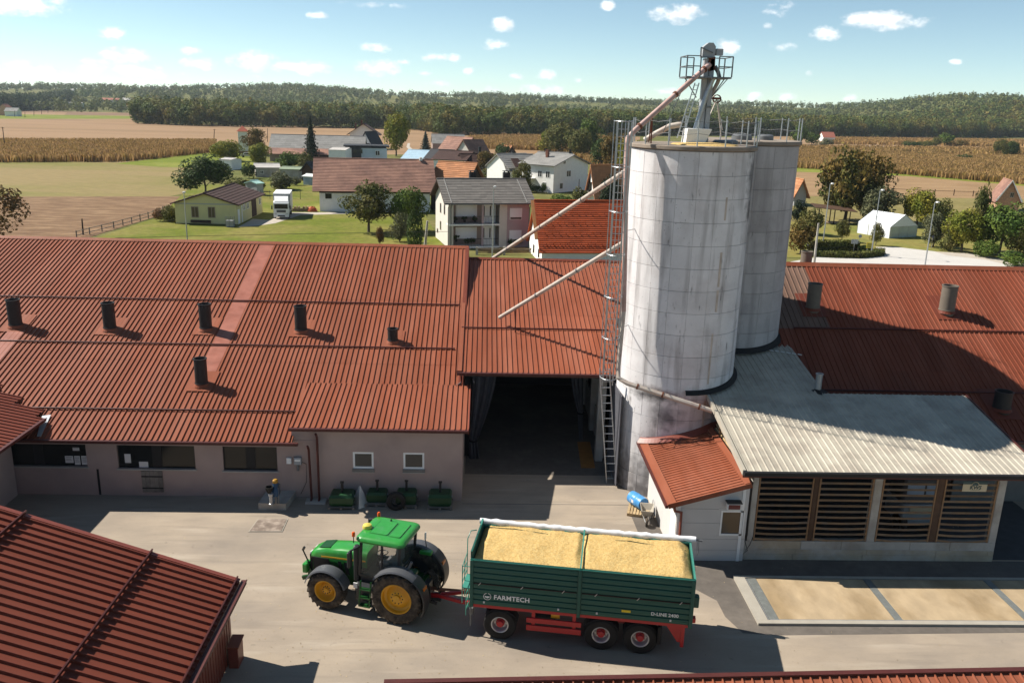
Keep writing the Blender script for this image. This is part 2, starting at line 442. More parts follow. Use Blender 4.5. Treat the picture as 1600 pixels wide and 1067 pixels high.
RED = (.238, .071, .036)
MT = dict(
    roof_red=M('red_sheet_metal', RED, .55, .12, 1.1, .03, 8, rnd=.08, spec=.12, col2=(.275, .098, .058), c2scale=.5, c2lo=.4, c2hi=.7, stretch=(2.2, .35, .35), detail=8),
    roof_red_deep=M('deep_red_sheet_metal', (.185, .050, .027), .55, .12, 1.1, .03, 8, rnd=.08, spec=.12, col2=(.22, .07, .042), c2scale=.5, c2lo=.4, c2hi=.7, stretch=(2.2, .35, .35), detail=8),
    roof_red_dark=M('brown_red_sheet_metal', (.155, .041, .025), .55, .10, .8, .03, 8, rnd=.05, spec=.15),
    roof_trim=M('dark_red_trim', (.075, .018, .014), .5, .15, 3, spec=.4),
    roof_trim_lit=M('sunlit_red_trim', (.2, .05, .032), .45, .12, 3, spec=.4),  # brighter copy of roof_trim, sunlight put into its colour
    roof_grey=M('old_grey_sheet', (.42, .38, .31), .6, .10, 1.2, .03, 10, rnd=.09, spec=.3, col2=(.34, .30, .245), c2scale=1.1),
    roof_old=M('weathered_sheet', (.165, .098, .07), .65, .15, 1.0, .03, 10, rnd=.08),
    strip=M('skylight_sheet', (.33, .125, .088), .45, .18, 1.6, .0, 10, spec=.2, col2=(.285, .10, .067), c2scale=1.3),
    concrete_yard=YARD(),
    asphalt=M('asphalt', (.11, .095, .082), .9, .16, 3, .25, 60, col2=(.14, .12, .102), c2scale=.4),
    asphalt_dark=M('dark_asphalt', (.06, .058, .058), .9, .2, 2, .25, 60),
    silo=SILO('silo_concrete', (.66, .64, .645), (.50, .46, .455), .05, .50, [(tuple(atY(1018, 618, 36.7)), (1.7, 1.6, .48), .9), (tuple(atY(1040, 652, 36.6)), (.9, 1.4, .8), .75), (tuple(atY(1172, 275, 38.2)), (.6, 1.5, 1.9), .8), (tuple(atY(1168, 330, 38.2)), (.5, 1.2, .6), .8), (tuple(atY(1075, 690, 36.5)), (2.6, 1.6, .6), .6), ((7.6, 37.4, .9), (3.2, 3.0, 1.5), .6), ((7.9, 37.2, .1), (3.0, 3.0, .7), .7)]),  # last two patches darken the foot: grime with shade put into the colour
    slab_edge=M('stained_slab', (.25, .205, .165), .9, .25, 2, .2, 12),
    silo_joint=M('silo_joint', (.21, .195, .19), .9, .3, 3),
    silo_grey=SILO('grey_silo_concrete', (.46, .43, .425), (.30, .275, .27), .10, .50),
    barn_wall=M('shaded_barn_wall', (.16, .15, .135), .9, .2, 1),  # pale wall darkened: its shade is put into the colour
    concrete=M('concrete', (.42, .39, .35), .85, .18, 1.5, .15, 16, col2=(.33, .295, .25), c2scale=.8),
    concrete_warm=M('stained_concrete', (.38, .315, .23), .85, .2, 1.2, .15, 16, col2=(.42, .38, .33), c2scale=.7),
    slab=M('weighbridge_slab', (.37, .28, .175), .8, .22, 1.6, .1, 20, rnd=.07, col2=(.27, .195, .11), c2scale=.5, detail=7, stretch=(1, .5, 1)),
    steel_plate=M('worn_steel_plate', (.20, .21, .20), .5, .2, 5, metal=.3, spec=.4),
    curb=M('pale_curb', (.34, .31, .26), .85, .12, 2, .1, 20),
    wall_pink=M('dusty_pink_render', (.40, .30, .265), .9, .08, .8, .06, 30, col2=(.36, .27, .245), c2scale=.5),
    wall_white=M('white_panel', (.56, .545, .525), .6, .05, 1.0),
    white=M('white_paint', (.82, .82, .80), .6, .06, 2),
    plaster=M('white_plaster', (.80, .79, .76), .85, .07, 1.5),
    galv=M('galvanised_steel', (.42, .43, .44), .38, .12, 6, metal=.6, spec=.5),
    galv_dark=M('grey_steel', (.16, .165, .17), .5, .15, 5, metal=.4),
    grey_paint=M('grey_machine_paint', (.34, .35, .36), .5, .1, 4),
    pipe_pink=M('faded_pink_pipe', (.50, .34, .31), .5, .15, 2, col2=(.42, .27, .23), c2scale=1.5),
    pipe_cream=M('cream_pipe', (.50, .44, .38), .5, .15, 2, col2=(.40, .31, .26), c2scale=2),
    rust=M('rust', (.16, .06, .035), .8, .3, 6),
    vent=M('dark_vent_pipe', (.022, .02, .019), .55, .2, 4, spec=.35),
    vent_tan=M('tan_vent_pipe', (.15, .125, .10), .7, .15, 4),
    black=M('black', (.012, .012, .013), .6, .1, 4),
    tar=M('bitumen', (.012, .011, .011), .75, .2, 4),
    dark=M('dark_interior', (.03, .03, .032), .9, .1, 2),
    wood=M('weathered_wood', (.30, .17, .085), .8, .25, 4, .2, 30, rnd=.18, col2=(.22, .145, .09), c2scale=2.0),
    wood_dark=M('brown_stained_wood', (.085, .045, .026), .7, .25, 4, rnd=.1),
    wood_new=M('pale_wood', (.46, .33, .18), .8, .15, 5, rnd=.2),
    wood_grey=M('grey_wood', (.2, .175, .15), .85, .25, 4, rnd=.15),
    tarp=M('dark_tarpaulin', (.10, .10, .115), .45, .2, 3, spec=.5),
    glass=glass('window_glass', (.035, .04, .042), .08, .5),
    glass_dark=glass('dark_window_glass', (.012, .013, .013), .12, .35),
    glass_brown=glass('brown_window_glass', (.09, .065, .045), .1, .5),
    blue_plastic=M('blue_plastic', (.06, .26, .56), .4, .06, 3, spec=.5),
    paper=M('paper', (.62, .61, .60), .8, .03, 5),
    ink=M('ink', (.05, .05, .06), .8, 0),
    jd_green=M('bright_green_paint', (.028, .25, .034), .3, .10, 6, spec=.5, coat=.3, col2=(.05, .235, .06), c2scale=3, c2lo=.5, c2hi=.75),
    jd_dark=M('green_paint', (.010, .06, .014), .3, .08, 4, spec=.5),
    box_green=M('dark_green_paint', (.012, .055, .02), .45, .15, 4),
    jd_yellow=M('yellow_paint', (.66, .33, .015), .4, .08, 5, spec=.45),
    rubber=M('tyre_rubber', (.030, .024, .019), .85, .3, 8, col2=(.085, .066, .048), c2scale=4, c2lo=.42, c2hi=.62),
    rubber_road=M('road_tyre_rubber', (.016, .015, .015), .8, .15, 8),
    plastic=M('black_plastic', (.022, .023, .025), .45, .1, 6, spec=.5),
    plastic_grey=M('grey_plastic', (.075, .077, .085), .42, .06, 6, spec=.5),
    trailer_green=M('dark_teal_paint', (.012, .088, .066), .4, .07, 2, spec=.35),
    trailer_teal=M('teal_paint', (.05, .22, .17), .4, .1, 3),
    trailer_red=M('red_paint', (.42, .008, .014), .35, .08, 4, spec=.5),
    rim_silver=M('silver_rim', (.55, .55, .56), .35, .06, 6, metal=.5),
    amber=M('amber_lens', (.65, .17, .01), .3, 0),
    red_lens=M('red_lens', (.5, .02, .02), .3, 0),
    yellow_dome=M('yellow_dome', (.62, .52, .10), .35, .05, 4),
    sticker_yellow=M('yellow_sticker', (.75, .58, .03), .6, 0),
    lettering=M('white_lettering', (.8, .82, .8), .6, 0),
    tarp_white=M('white_tarp', (.74, .74, .75), .6, .06, 3, .2, 6),
    yellow_wall=M('pale_yellow_render', (.60, .55, .29), .9, .05, 1),
    peach_wall=M('peach_render', (.66, .52, .34), .9, .05, 1),
    pink_wall=M('mauve_render', (.42, .315, .325), .9, .05, 1),
    cream_wall=M('cream_render', (.60, .555, .50), .9, .05, 1),
    brown_band=M('taupe_render', (.29, .225, .195), .9, .06, 1),
    brick_wall=M('rough_brick', (.50, .29, .18), .9, .25, 2.5, .3, 9, col2=(.38, .22, .15), c2scale=2.2),
    tile_brown=M('faded_brown_tiles', (.30, .16, .115), .85, .14, 1.2, .15, 12, island=.12, col2=(.20, .105, .08), c2scale=.25, c2lo=.4, c2hi=.65),
    tile_orange=M('orange_tiles', (.40, .175, .08), .85, .15, 1.2, .1, 12, island=.15),
    tile_red=M('red_orange_tiles', (.36, .068, .022), .8, .12, .9, .1, 12, island=.18, spec=.2),
    tile_grey=M('grey_concrete_tiles', (.165, .15, .135), .85, .14, 1.0, .1, 12, island=.15),
    tile_lgrey=M('pale_grey_tiles', (.25, .24, .225), .85, .15, .6, .1, 10, island=.1),
    roof_brown=M('dark_brown_roof', (.055, .026, .02), .85, .12, 1.0, island=.08),
    roof_black=M('charcoal_roof', (.03, .03, .034), .7, .12, 1.0),
    roof_blue=M('pale_blue_roof', (.34, .47, .56), .5, .08, 1.0),
    roof_pale=M('pale_fibre_roof', (.48, .45, .42), .85, .15, .8),
    timber=M('dark_timber', (.05, .028, .02), .85, .2, 3),
    soffit=M('orange_timber', (.40, .17, .06), .7, .2, 3),
    shutter=M('white_shutter', (.78, .78, .80), .6, .03, 2),
    poly=M('greenhouse_film', (.78, .80, .82), .35, .06, 1.0, spec=.5),
    poly_green=M('greenhouse_glazing', (.40, .46, .42), .3, .15, 1.0, spec=.5),
    road=M('pale_road', (.50, .475, .44), .9, .08, .5, .1, 30),
    path=M('gravel_path', (.42, .37, .31), .9, .12, 1.5, .2, 20),
    sign_yellow=M('yellow_sign', (.72, .56, .06), .5, 0),
    sign_grey=M('sign_grey', (.36, .36, .37), .5, 0),
    sign_cream=M('cream_board', (.56, .47, .32), .6, .04, 4),
    sign_teal=M('dark_teal_board', (.05, .085, .085), .6, .04, 4),
    grain=M('maize_grain', (.54, .38, .15), .85, .24, 17, .55, 26, col2=(.48, .31, .105), c2scale=11, c2lo=.40, c2hi=.62, bdist=.04, detail=3),
    grain_dark=M('spilled_grain', (.30, .13, .03), .9, .2, 3),
    trunk=M('bark', (.10, .075, .055), .9, .25, 6, .3, 20),
    log=M('cut_logs', (.36, .26, .16), .85, .3, 4, rnd=.25),
    hay=M('tarpaulin_orange', (.5, .1, .03), .7, .1, 3),
    foil=M('bright_flashing', (.62, .63, .64), .3, .08, 3, metal=.6),
)


# ------------------------------------------------------------------ numpy meshes: leaves, stalks, ground
def np_quads(name, verts, mat, tri=False):
    """verts (N,4,3) -> one mesh of N quads"""
    verts = np.asarray(verts, np.float32)
    n, k = verts.shape[0], verts.shape[1]
    me = bpy.data.meshes.new(name)
    me.vertices.add(n * k); me.loops.add(n * k); me.polygons.add(n)
    me.vertices.foreach_set('co', verts.reshape(-1))
    me.loops.foreach_set('vertex_index', np.arange(n * k, dtype=np.int32))
    me.polygons.foreach_set('loop_start', np.arange(0, n * k, k, dtype=np.int32))
    me.polygons.foreach_set('loop_total', np.full(n, k, np.int32))
    me.materials.append(mat)
    me.update(calc_edges=True)
    return me


def unit(a): return a / np.maximum(np.linalg.norm(a, axis=-1, keepdims=True), 1e-9)


def leaf_quads(rng, pos, nrm, size, rough=.7):
    """leaf-clump faces at pos, facing nrm mixed with chance; (n,4,3)"""
    n = len(pos)
    d = unit(nrm + rng.normal(0, rough, (n, 3)))
    r = unit(rng.normal(0, 1, (n, 3)))
    a = unit(np.cross(d, r)); b = np.cross(d, a)
    s = size * rng.uniform(.55, 1.25, (n, 1)); t = s * rng.uniform(.55, 1.0, (n, 1))
    return np.stack([pos - a * s, pos - b * t * .8 + d * s * .15, pos + a * s, pos + b * t * .8 - d * s * .15], 1)


def crown_points(rng, n, rx, ry, rz, lumps, lr=.42, fill=.25, flat=0.0):
    """points spread through an uneven crown made of many lobes; centre at 0"""
    u = unit(rng.normal(0, 1, (lumps, 3)))
    if flat: u[:, 2] = np.where(u[:, 2] < 0, u[:, 2] * (1 - flat), u[:, 2])
    lc = u * rng.uniform(.45, .78, (lumps, 1))
    lrad = lr * rng.uniform(.6, 1.25, lumps)
    k = rng.integers(0, lumps, n)
    d = unit(rng.normal(0, 1, (n, 3)))
    rad = np.where(rng.random(n) < fill, rng.random(n) ** .5, rng.uniform(.82, 1.08, n))
    p = lc[k] + d * (lrad[k] * rad)[:, None]
    nrm = unit(d * .75 + unit(p) * .6)
    return p * np.array([rx, ry, rz]), nrm


def hill(X, Y):
    r = np.hypot(X, Y); a = np.arctan2(X, Y) - YAW
    px = 800 + np.tan(np.clip(a, -1.2, 1.2)) * 1370
    Hr = np.interp(px, [-600, 0, 200, 320, 450, 560, 750, 900, 1100, 1300, 1420, 1520, 1650, 2400],
                   [28, 26, 34, 44, 47, 40, 39, 34, 36, 36, 52, 56, 53, 40])
    r0 = np.interp(px, [0, 500, 900, 1300, 1500], [1150, 950, 1000, 1050, 1020])
    D = np.interp(px, [0, 500, 900, 1300, 1450, 1600], [2250, 2200, 2300, 2100, 1800, 1750])
    t = np.clip((r - r0) / (D - r0), 0, 1); t = t * t * (3 - 2 * t)
    und = 4.0 * np.sin(X * .0045 + 1.3) * np.cos(Y * .0035) + 2.5 * np.sin(X * .011 + Y * .006)
    return t * (Hr + und) - .0 * r


def build_ground():
    na = 180
    rad = np.concatenate([[0.0], np.linspace(12, 120, 14), np.geomspace(140, 900, 16), np.linspace(980, 2600, 30), np.linspace(2700, 3400, 5)])
    a = np.linspace(0, 2 * pi, na, endpoint=False)
    vs = [(0, 0, -.012)]
    for r in rad[1:]:
        X, Y = r * np.sin(a), r * np.cos(a)
        Z = hill(X, Y) - .012
        vs += list(zip(X, Y, Z))
    fs = [(0, 1 + (k + 1) % na, 1 + k) for k in range(na)]
    for i in range(len(rad) - 2):
        for k in range(na):
            j = (k + 1) % na
            fs.append((1 + i * na + k, 1 + i * na + j, 1 + (i + 1) * na + j, 1 + (i + 1) * na + k))
    mb = MB(); mb.v = vs; mb.f = fs
    mat = M('meadow_grass', (.092, .108, .026), .95, .28, .6, .3, 5, spec=.1, col2=(.17, .15, .055), c2scale=.035, c2lo=.42, c2hi=.6, detail=9)
    o = mb.build('ground', mat); o.data.shade_smooth(); tag(o, 'grassy ground reaching out to the wooded hills', kind='structure')


build_ground()


def sheet(name, pts, z, mat, label, kind='structure', n=1):
    """a flat patch of land or paving given by picture points or by world points"""
    P = [at(*p, z) if len(p) == 2 else V(p) for p in pts]
    for p in P: p.z = z
    mb = MB(); mb.poly(P)
    o = fix_normals(mb.build(name, mat))
    if o.data.polygons[0].normal.z < 0: o.data.flip_normals()
    return tag(o, label, kind=kind)


G = dict(
    lawn=M('mown_lawn', (.118, .14, .017), .95, .30, 1.1, .3, 6, spec=.1, col2=(.19, .17, .045), c2scale=.11, c2lo=.4, c2hi=.62, detail=9),
    bright=M('bright_grass', (.14, .17, .02), .95, .15, .4, .2, 4, spec=.1, col2=(.20, .21, .04), c2scale=.05),
    pale=M('pale_stubble_meadow', (.245, .185, .085), .95, .22, 1.1, .2, 3, spec=.1, col2=(.18, .165, .05), c2scale=.035, stretch=(.35, 1, 1), detail=9),
    plough=M('ploughed_field', (.16, .095, .054), .95, .35, 2.2, .6, 3, spec=.1, col2=(.27, .175, .10), c2scale=.7, stretch=(.25, 1.2, 1), detail=9),
    tan=M('tan_stubble_field', (.29, .185, .105), .95, .07, .25, spec=.1, col2=(.24, .155, .085), c2scale=.02, stretch=(.2, 1.4, 1), detail=8),
    tan2=M('straw_stubble', (.30, .195, .105), .95, .16, .8, .3, 3, spec=.1, col2=(.23, .145, .075), c2scale=.3, stretch=(.2, 1.5, 1), detail=9),
    brown=M('brown_field', (.20, .125, .075), .95, .1, .2, spec=.1, stretch=(.2, 1, 1)),
    corn=M('dry_maize', (.40, .25, .11), .95, .3, .9, spec=.1, col2=(.31, .205, .062), c2scale=.35, detail=9, island=.4, transl=.3),
    corn_floor=M('maize_floor', (.17, .10, .042), .95, .3, 1.5, spec=.1, col2=(.21, .12, .04), c2scale=.5),
    dryg=M('dry_lawn', (.21, .18, .052), .95, .30, 1.0, .3, 6, spec=.1, col2=(.155, .17, .04), c2scale=.12, detail=9),
    olive=M('olive_pasture', (.19, .16, .058), .95, .28, .9, .3, 5, spec=.1, col2=(.23, .19, .08), c2scale=.05, detail=9),
)
# fields, far to near, each a little above the one below
sheet('field', [(-400, 172), (205, 176), (213, 192), (300, 195), (540, 198.5), (700, 204), (1000, 214), (1000, 240), (560, 242), (330, 222), (-500, 222)], .010, G['tan'], 'pale tan stubble field in front of the dark wood')
sheet('field', [(-300, 174), (205, 181.5), (205, 186), (-300, 186)], .030, G['bright'], 'thin bright green strip on the far plain')
sheet('field', [(105, 176), (205, 177.5), (206, 180.5), (100, 180)], .050, G['brown'], 'brown field under the far forest edge')
sheet('field', [(-300, 166), (90, 170), (200, 170.5), (205, 176), (-300, 175.5)], .050, G['brown'], 'reddish brown field below the far houses')
sheet('field', [(150, 186.5), (200, 187), (205, 190), (130, 190)], .050, G['tan2'], 'small pale patch beside the corner of the wood')
sheet('field', [(-500, 254), (190, 253), (330, 238), (315, 260), (300, 300), (255, 309), (-500, 309)], .014, G['pale'], 'pale olive mown field between maize and ploughland')
sheet('field', [(-300, 308), (290, 307), (252, 336), (130, 374), (-300, 385)], .018, G['plough'], 'ploughed brown field behind the long barn')
sheet('field', [(180, 256), (300, 241), (345, 238), (400, 240), (395, 262), (330, 262), (250, 261)], .022, G['bright'], 'bright green grass strip beside the maize')
sheet('lawn', [(120, 382), (250, 338), (270, 318), (300, 290), (500, 280), (660, 330), (700, 395), (660, 410), (100, 410)], .026, G['lawn'], 'sunlit mown lawn behind the long red barn')
sheet('field', [(730, 208), (960, 208), (1010, 268), (940, 262), (860, 236), (735, 233)], .034, G['corn_floor'], 'floor of the maize field behind the village houses')
sheet('field', [(1200, 213), (1800, 214), (1800, 244), (1200, 232)], .012, G['tan'], 'far tan field under the right hand wood')
sheet('field', [(1225, 262), (1420, 272), (1800, 306), (1800, 330), (1600, 312), (1240, 306), (1225, 280)], .016, G['tan2'], 'striped straw stubble strip in front of the maize')
sheet('field', [(1225, 257), (1260, 258), (1420, 271), (1800, 303), (1800, 308), (1420, 275.5), (1255, 269), (1225, 268)], .026, G['bright'], 'thin green margin along the maize')
sheet('field', [(1225, 306), (1600, 311), (1800, 325), (1800, 372), (1230, 350)], .018, G['olive'], 'rough pasture behind the gardens')
sheet('field', [(1520, 240), (1800, 246), (1800, 256), (1500, 250)], .036, G['dryg'], 'narrow grassy strip between the maize fields')
sheet('lawn', [(1225, 346), (1800, 360), (1800, 420), (1225, 402)], .022, G['dryg'], 'dry yellowish lawn around the greenhouse')
sheet('road', [(1235, 409), (1300, 398), (1352, 399), (1376, 392), (1368, 386), (1400, 386), (1470, 394), (1560, 404), (1700, 424), (1700, 440), (1235, 430)], .030, MT['road'], 'pale asphalt road bending behind the red barn')
sheet('path', [(1460, 393), (1515, 396), (1620, 414), (1590, 417), (1540, 406), (1480, 399)], .034, MT['path'], 'gravel verge along the road')
sheet('path', [(420, 344), (452, 332), (500, 332), (545, 331), (545, 334.5), (470, 336), (430, 349), (402, 353), (372, 355), (395, 342)], .032, MT['path'], 'gravel drive around the parked lorry')
sheet('road', [(637, 224), (641, 224), (640, 229), (647, 236), (642, 237), (635, 230)], .040, MT['path'], 'small pale lane winding past the tall tree')
sheet('road', [(1335, 227.6), (1415, 229), (1700, 234), (1700, 236), (1415, 231), (1335, 230)], .040, MT['road'], 'narrow grey country road between maize fields')

# the yard
sheet('yard', [(-70, -30, 0), (70, -30, 0), (70, 62, 0), (-70, 62, 0)], .0, MT['concrete_yard'], 'pale dusty concrete yard')
asp = [V((7.95, 31.1, 0)), at(1082, 918), at(1120, 938), at(1133, 963), at(1161, 989), at(1220, 992), at(1600, 988), at(1800, 986)]
sheet('yard_asphalt', [(p.x, p.y, 0) for p in asp] + [(34, 31.1, 0)], .004, MT['asphalt'], 'dark asphalt strip around the weighbridge')
sheet('yard_asphalt', [(p.x, p.y, 0) for p in (at(985, 803), at(1018, 800), at(1037, 838), at(1043, 868), at(1012, 868))], .008, MT['asphalt'], 'worn asphalt patch beside the white panel wall')


# standing maize: stalks built as crossing blades
def corn(name, pts, dens, label, seed, hgt=2.2):
    rng = np.random.default_rng(seed)
    P = np.array([at(*p)[:2] for p in pts])
    lo, hi = P.min(0), P.max(0)
    n = int((hi[0] - lo[0]) * (hi[1] - lo[1]) * dens)
    q = rng.uniform(lo, hi, (n, 2))
    q[:, 1] = np.round(q[:, 1] / .75) * .75 + rng.normal(0, .08, n)
    ins = np.zeros(n, bool); j = len(P) - 1
    for i in range(len(P)):
        c = ((P[i, 1] > q[:, 1]) != (P[j, 1] > q[:, 1])) & (q[:, 0] < (P[j, 0] - P[i, 0]) * (q[:, 1] - P[i, 1]) / (P[j, 1] - P[i, 1]) + P[i, 0])
        ins ^= c; j = i
    q = q[ins]; n = len(q)
    out = []
    for k in range(2):
        a = rng.uniform(0, pi, n); w = rng.uniform(.16, .34, n) * (1 / sqrt(dens)) ** .7; h = hgt * rng.uniform(.78, 1.06, n)
        dx, dy = np.cos(a) * w, np.sin(a) * w
        lx, ly = rng.normal(0, .25, n), rng.normal(0, .25, n)
        z0 = np.zeros(n)
        out.append(np.stack([np.stack([q[:, 0] - dx, q[:, 1] - dy, z0], 1), np.stack([q[:, 0] + dx, q[:, 1] + dy, z0], 1),
                             np.stack([q[:, 0] + dx * .8 + lx, q[:, 1] + dy * .8 + ly, h * .85], 1), np.stack([q[:, 0] - dx * .5 + lx, q[:, 1] - dy * .5 + ly, h], 1)], 1))
    o = link(name, np_quads(name, np.concatenate(out), G['corn']))
    return tag(o, label, kind='stuff')


corn('maize_stand', [(-350, 256), (190, 253.5), (250, 248), (336, 238), (338, 224), (-350, 224)], 2.0, 'tall dry maize standing in the left field', 3)
sheet('field', [(-350, 255), (190, 252.5), (250, 247), (334, 238), (336, 225), (-350, 225)], .020, G['corn_floor'], 'soil under the left maize')
corn('maize_stand', [(1225, 262), (1384, 271), (1600, 289), (1800, 306), (1800, 252), (1600, 248), (1500, 246), (1430, 243), (1225, 236)], 1.5, 'broad dry maize field behind the gardens', 4)
corn('maize_stand', [(1225, 234), (1430, 241), (1500, 243.5), (1560, 244), (1800, 247), (1800, 237), (1430, 232.5), (1225, 231)], .30, 'narrow band of maize behind the field bushes', 5)
corn('maize_stand', [(730, 232), (860, 236), (945, 264), (1010, 270), (965, 222), (935, 213), (735, 216)], .55, 'dry maize between the village and the wood', 6)
corn('maize_stand', [(1300, 226), (1800, 233), (1800, 222), (1300, 217)], .16, 'distant maize strip under the wood', 8)


# ------------------------------------------------------------------ woods
def LEAF(name, col, col2, sc=.12, isl=.45, tr=.18, lo=.4, hi=.62, var=.22, vs=.8):
    col, col2 = [c * 1.2 for c in col], [c * 1.15 for c in col2]
    return M(name, col, .75, var, vs, 0, spec=.2, col2=col2, c2scale=sc, c2lo=lo, c2hi=hi, island=isl, transl=tr)


WOODMAT = LEAF('mixed_autumn_foliage', (.070, .096, .019), (.155, .115, .025), .06, .32, .2, .45, .64, .42, .14)
WOODMAT_FAR = LEAF('far_foliage', (.088, .115, .034), (.125, .125, .034), .012, .2, .2)
WOODMAT_DARK = LEAF('dark_foliage', (.04, .065, .028), (.065, .08, .028), .03, .5, .15)


def wood(name, foot, depth, label, seed, mat, sp=7.5, hmean=16.5, near_rows=26.0):
    """a wood whose front edge runs along the ground points foot"""
    rng = np.random.default_rng(seed)
    P = [at(*p) if len(p) == 2 else V(p) for p in foot]
    Q = []
    for a, b in zip(P[:-1], P[1:]):
        L_ = (b - a).length
        out = V((0, 1, 0)) if True else None
        n = max(1, int(L_ * depth / (sp * sp)))
        for k in range(n):
            u = rng.random(); dd = depth * rng.random() ** 1.15
            if k < L_ / sp * 2.2: dd = rng.random() * 9
            p = a.lerp(b, u); away = V((p.x, p.y, 0)).normalized()
            Q.append((p.x + away.x * dd + rng.normal(0, 1.2), p.y + away.y * dd, dd))
    allq = []
    for (x, y, dd) in Q:
        h = hmean * rng.uniform(.72, 1.18) * (0.86 if dd < 6 else 1.0)
        r = h * rng.uniform(.28, .40)
        near = dd < near_rows
        m = 330 if near else 110
        z0 = float(hill(np.array(x), np.array(y)))
        cz = h * (.50 if near else .64); rz = h * (.50 if near else .34)
        pp, nn = crown_points(rng, m, r, r, rz, 8, .5, .06)
        pp[:, 2] *= np.where(pp[:, 2] > 0, .95, 1.0)
        q = leaf_quads(rng, pp + np.array([x, y, z0 + cz]), nn, (.72 if near else 1.2), .38)
        allq.append(q)
    o = link(name, np_quads(name, np.concatenate(allq), mat))
    return tag(o, label, kind='stuff')


wood('wood', [(214, 193.5), (300, 197), (420, 199), (540, 200.5), (650, 203)], 210, 'dense autumn wood with a sharp corner behind the tan field', 11, WOODMAT)
wood('wood', [(650, 203), (700, 211), (790, 212.5), (880, 213), (1000, 212), (1130, 212)], 200, 'autumn wood behind the village and the silos', 12, WOODMAT, hmean=17)
wood('wood', [(1100, 212), (1250, 213), (1400, 214.5), (1520, 216), (1750, 219)], 330, 'wide wood climbing the hill behind the maize', 13, WOODMAT, sp=8.5, hmean=17)
wood('wood', [(-260, 176), (0, 174.5), (60, 172.5), (110, 169.5)], 160, 'dark distant wood at the end of the far fields', 14, WOODMAT_DARK, sp=9, hmean=17)


def hill_trees():
    rng = np.random.default_rng(21)
    allq = []; cnt = 0
    while cnt < 5600:
        a = rng.uniform(-.62, .66); r = rng.uniform(1080, 2500)
        x, y = r * sin(a), r * cos(a)
        px = 800 + tan(a - YAW) * 1370
        nz = mnoise.noise(V((x * .004, y * .0032, 3.0))) + .4 * mnoise.noise(V((x * .013, y * .01, 8.0)))
        thr = -.13 if px < 1000 else (-.16 if px < 1330 else -.75)
        if r > 2050 and px < 1330: thr += .02
        if nz < thr: continue
        h = rng.uniform(8, 17); rr = h * rng.uniform(.32, .55)
        z0 = float(hill(np.array(x), np.array(y)))
        pp, nn = crown_points(rng, 40, rr, rr, h * .5, 6, .5, .05)
        allq.append(leaf_quads(rng, pp + np.array([x, y, z0 + h * .48]), nn, 1.7, .3)); cnt += 1
    o = link('hill_woods', np_quads('hill_woods', np.concatenate(allq), WOODMAT_FAR))
    tag(o, 'scattered groves covering the far hills', kind='stuff')


hill_trees()


# ------------------------------------------------------------------ farm buildings
def sheet_mesh(name, W, L, nrib, h, b, t, mat, mid=0.0):
    p = W / nrib
    xs = [(0.0, 0.0)]
    for k in range(nrib):
        c = p * (k + .5)
        if mid:
            xs += [(c - p * .5 + .012 + p * .12, 0), (c - p * .27, mid), (c - p * .24, 0)]
        xs += [(c - b / 2, 0), (c - t / 2, h), (c + t / 2, h), (c + b / 2, 0)]
        if mid:
            xs += [(c + p * .24, 0), (c + p * .27, mid), (c + p * .30, 0)]
    xs.append((W, 0.0))
    mb = MB(); n = len(xs)
    mb.v = [(x, 0, z) for x, z in xs] + [(x, L, z) for x, z in xs]
    mb.f = [(k, k + 1, n + k + 1, n + k) for k in range(n - 1)]
    return mb.mesh(name, mat)


def frame_matrix(O, A, U):
    A, U = V(A).normalized(), V(U).normalized(); N_ = A.cross(U).normalized()
    m = Matrix((A, U, N_)).transposed().to_4x4(); m.translation = V(O)
    return m


def lay_sheets(roof, O, A, U, width, L, mat, pitch=.26, nrib=4, h=.055, b=.05, t=.03, mid=0.0, skip=None, matfn=None, laps=()):
    """profiled sheets side by side along A from O, running up U; sub-parts of the roof"""
    if laps:
        c = [0.0] + list(laps) + [L]; nv = V(A).cross(V(U)).normalized()
        for i in range(len(c) - 1):
            u0 = c[i] - (.08 if i else 0)
            W = lay_sheets(roof, V(O) + V(U).normalized() * u0 + nv * (.007 * i), A, U, width, c[i + 1] - u0, mat, pitch, nrib, h, b, t, mid)
        return W
    n = max(1, round(width / (pitch * nrib))); W = width / n
    meshes = {}
    A = V(A).normalized()
    for k in range(n):
        xc = V(O) + A * (W * (k + .5))
        if skip and skip(xc): continue
        mm = mat if matfn is None else matfn(xc)
        if mm is None: continue
        if mm.name not in meshes:
            meshes[mm.name] = sheet_mesh('roof_sheet', W, L, nrib, h, b, t, mm, mid)
        o = link('roof_sheet', meshes[mm.name], roof)
        o.matrix_basis = frame_matrix(V(O) + A * (W * k) + V((0, 0, random.uniform(-.002, .002))), A, U)
    return W


def slab_mb(O, A, U, width, L, th=.09, drop=.012):
    A, U = V(A).normalized(), V(U).normalized(); N_ = A.cross(U).normalized()
    o = V(O) - N_ * (th + drop)
    return MB().prism([o, o + A * width, o + A * width + U * L, o + U * L], N_ * th)


def wall_open(mb, x0, x1, y0, y1, z0, z1, ops):
    """wall along x with openings (xa, xb, za, zb)"""
    ops = sorted(ops); x = x0
    for (a, b_, za, zb) in ops:
        if a > x: mb.box(x, a, y0, y1, z0, z1)
        if za > z0: mb.box(a, b_, y0, y1, z0, za)
        if zb < z1: mb.box(a, b_, y0, y1, zb, z1)
        x = b_
    if x < x1: mb.box(x, x1, y0, y1, z0, z1)
    return mb


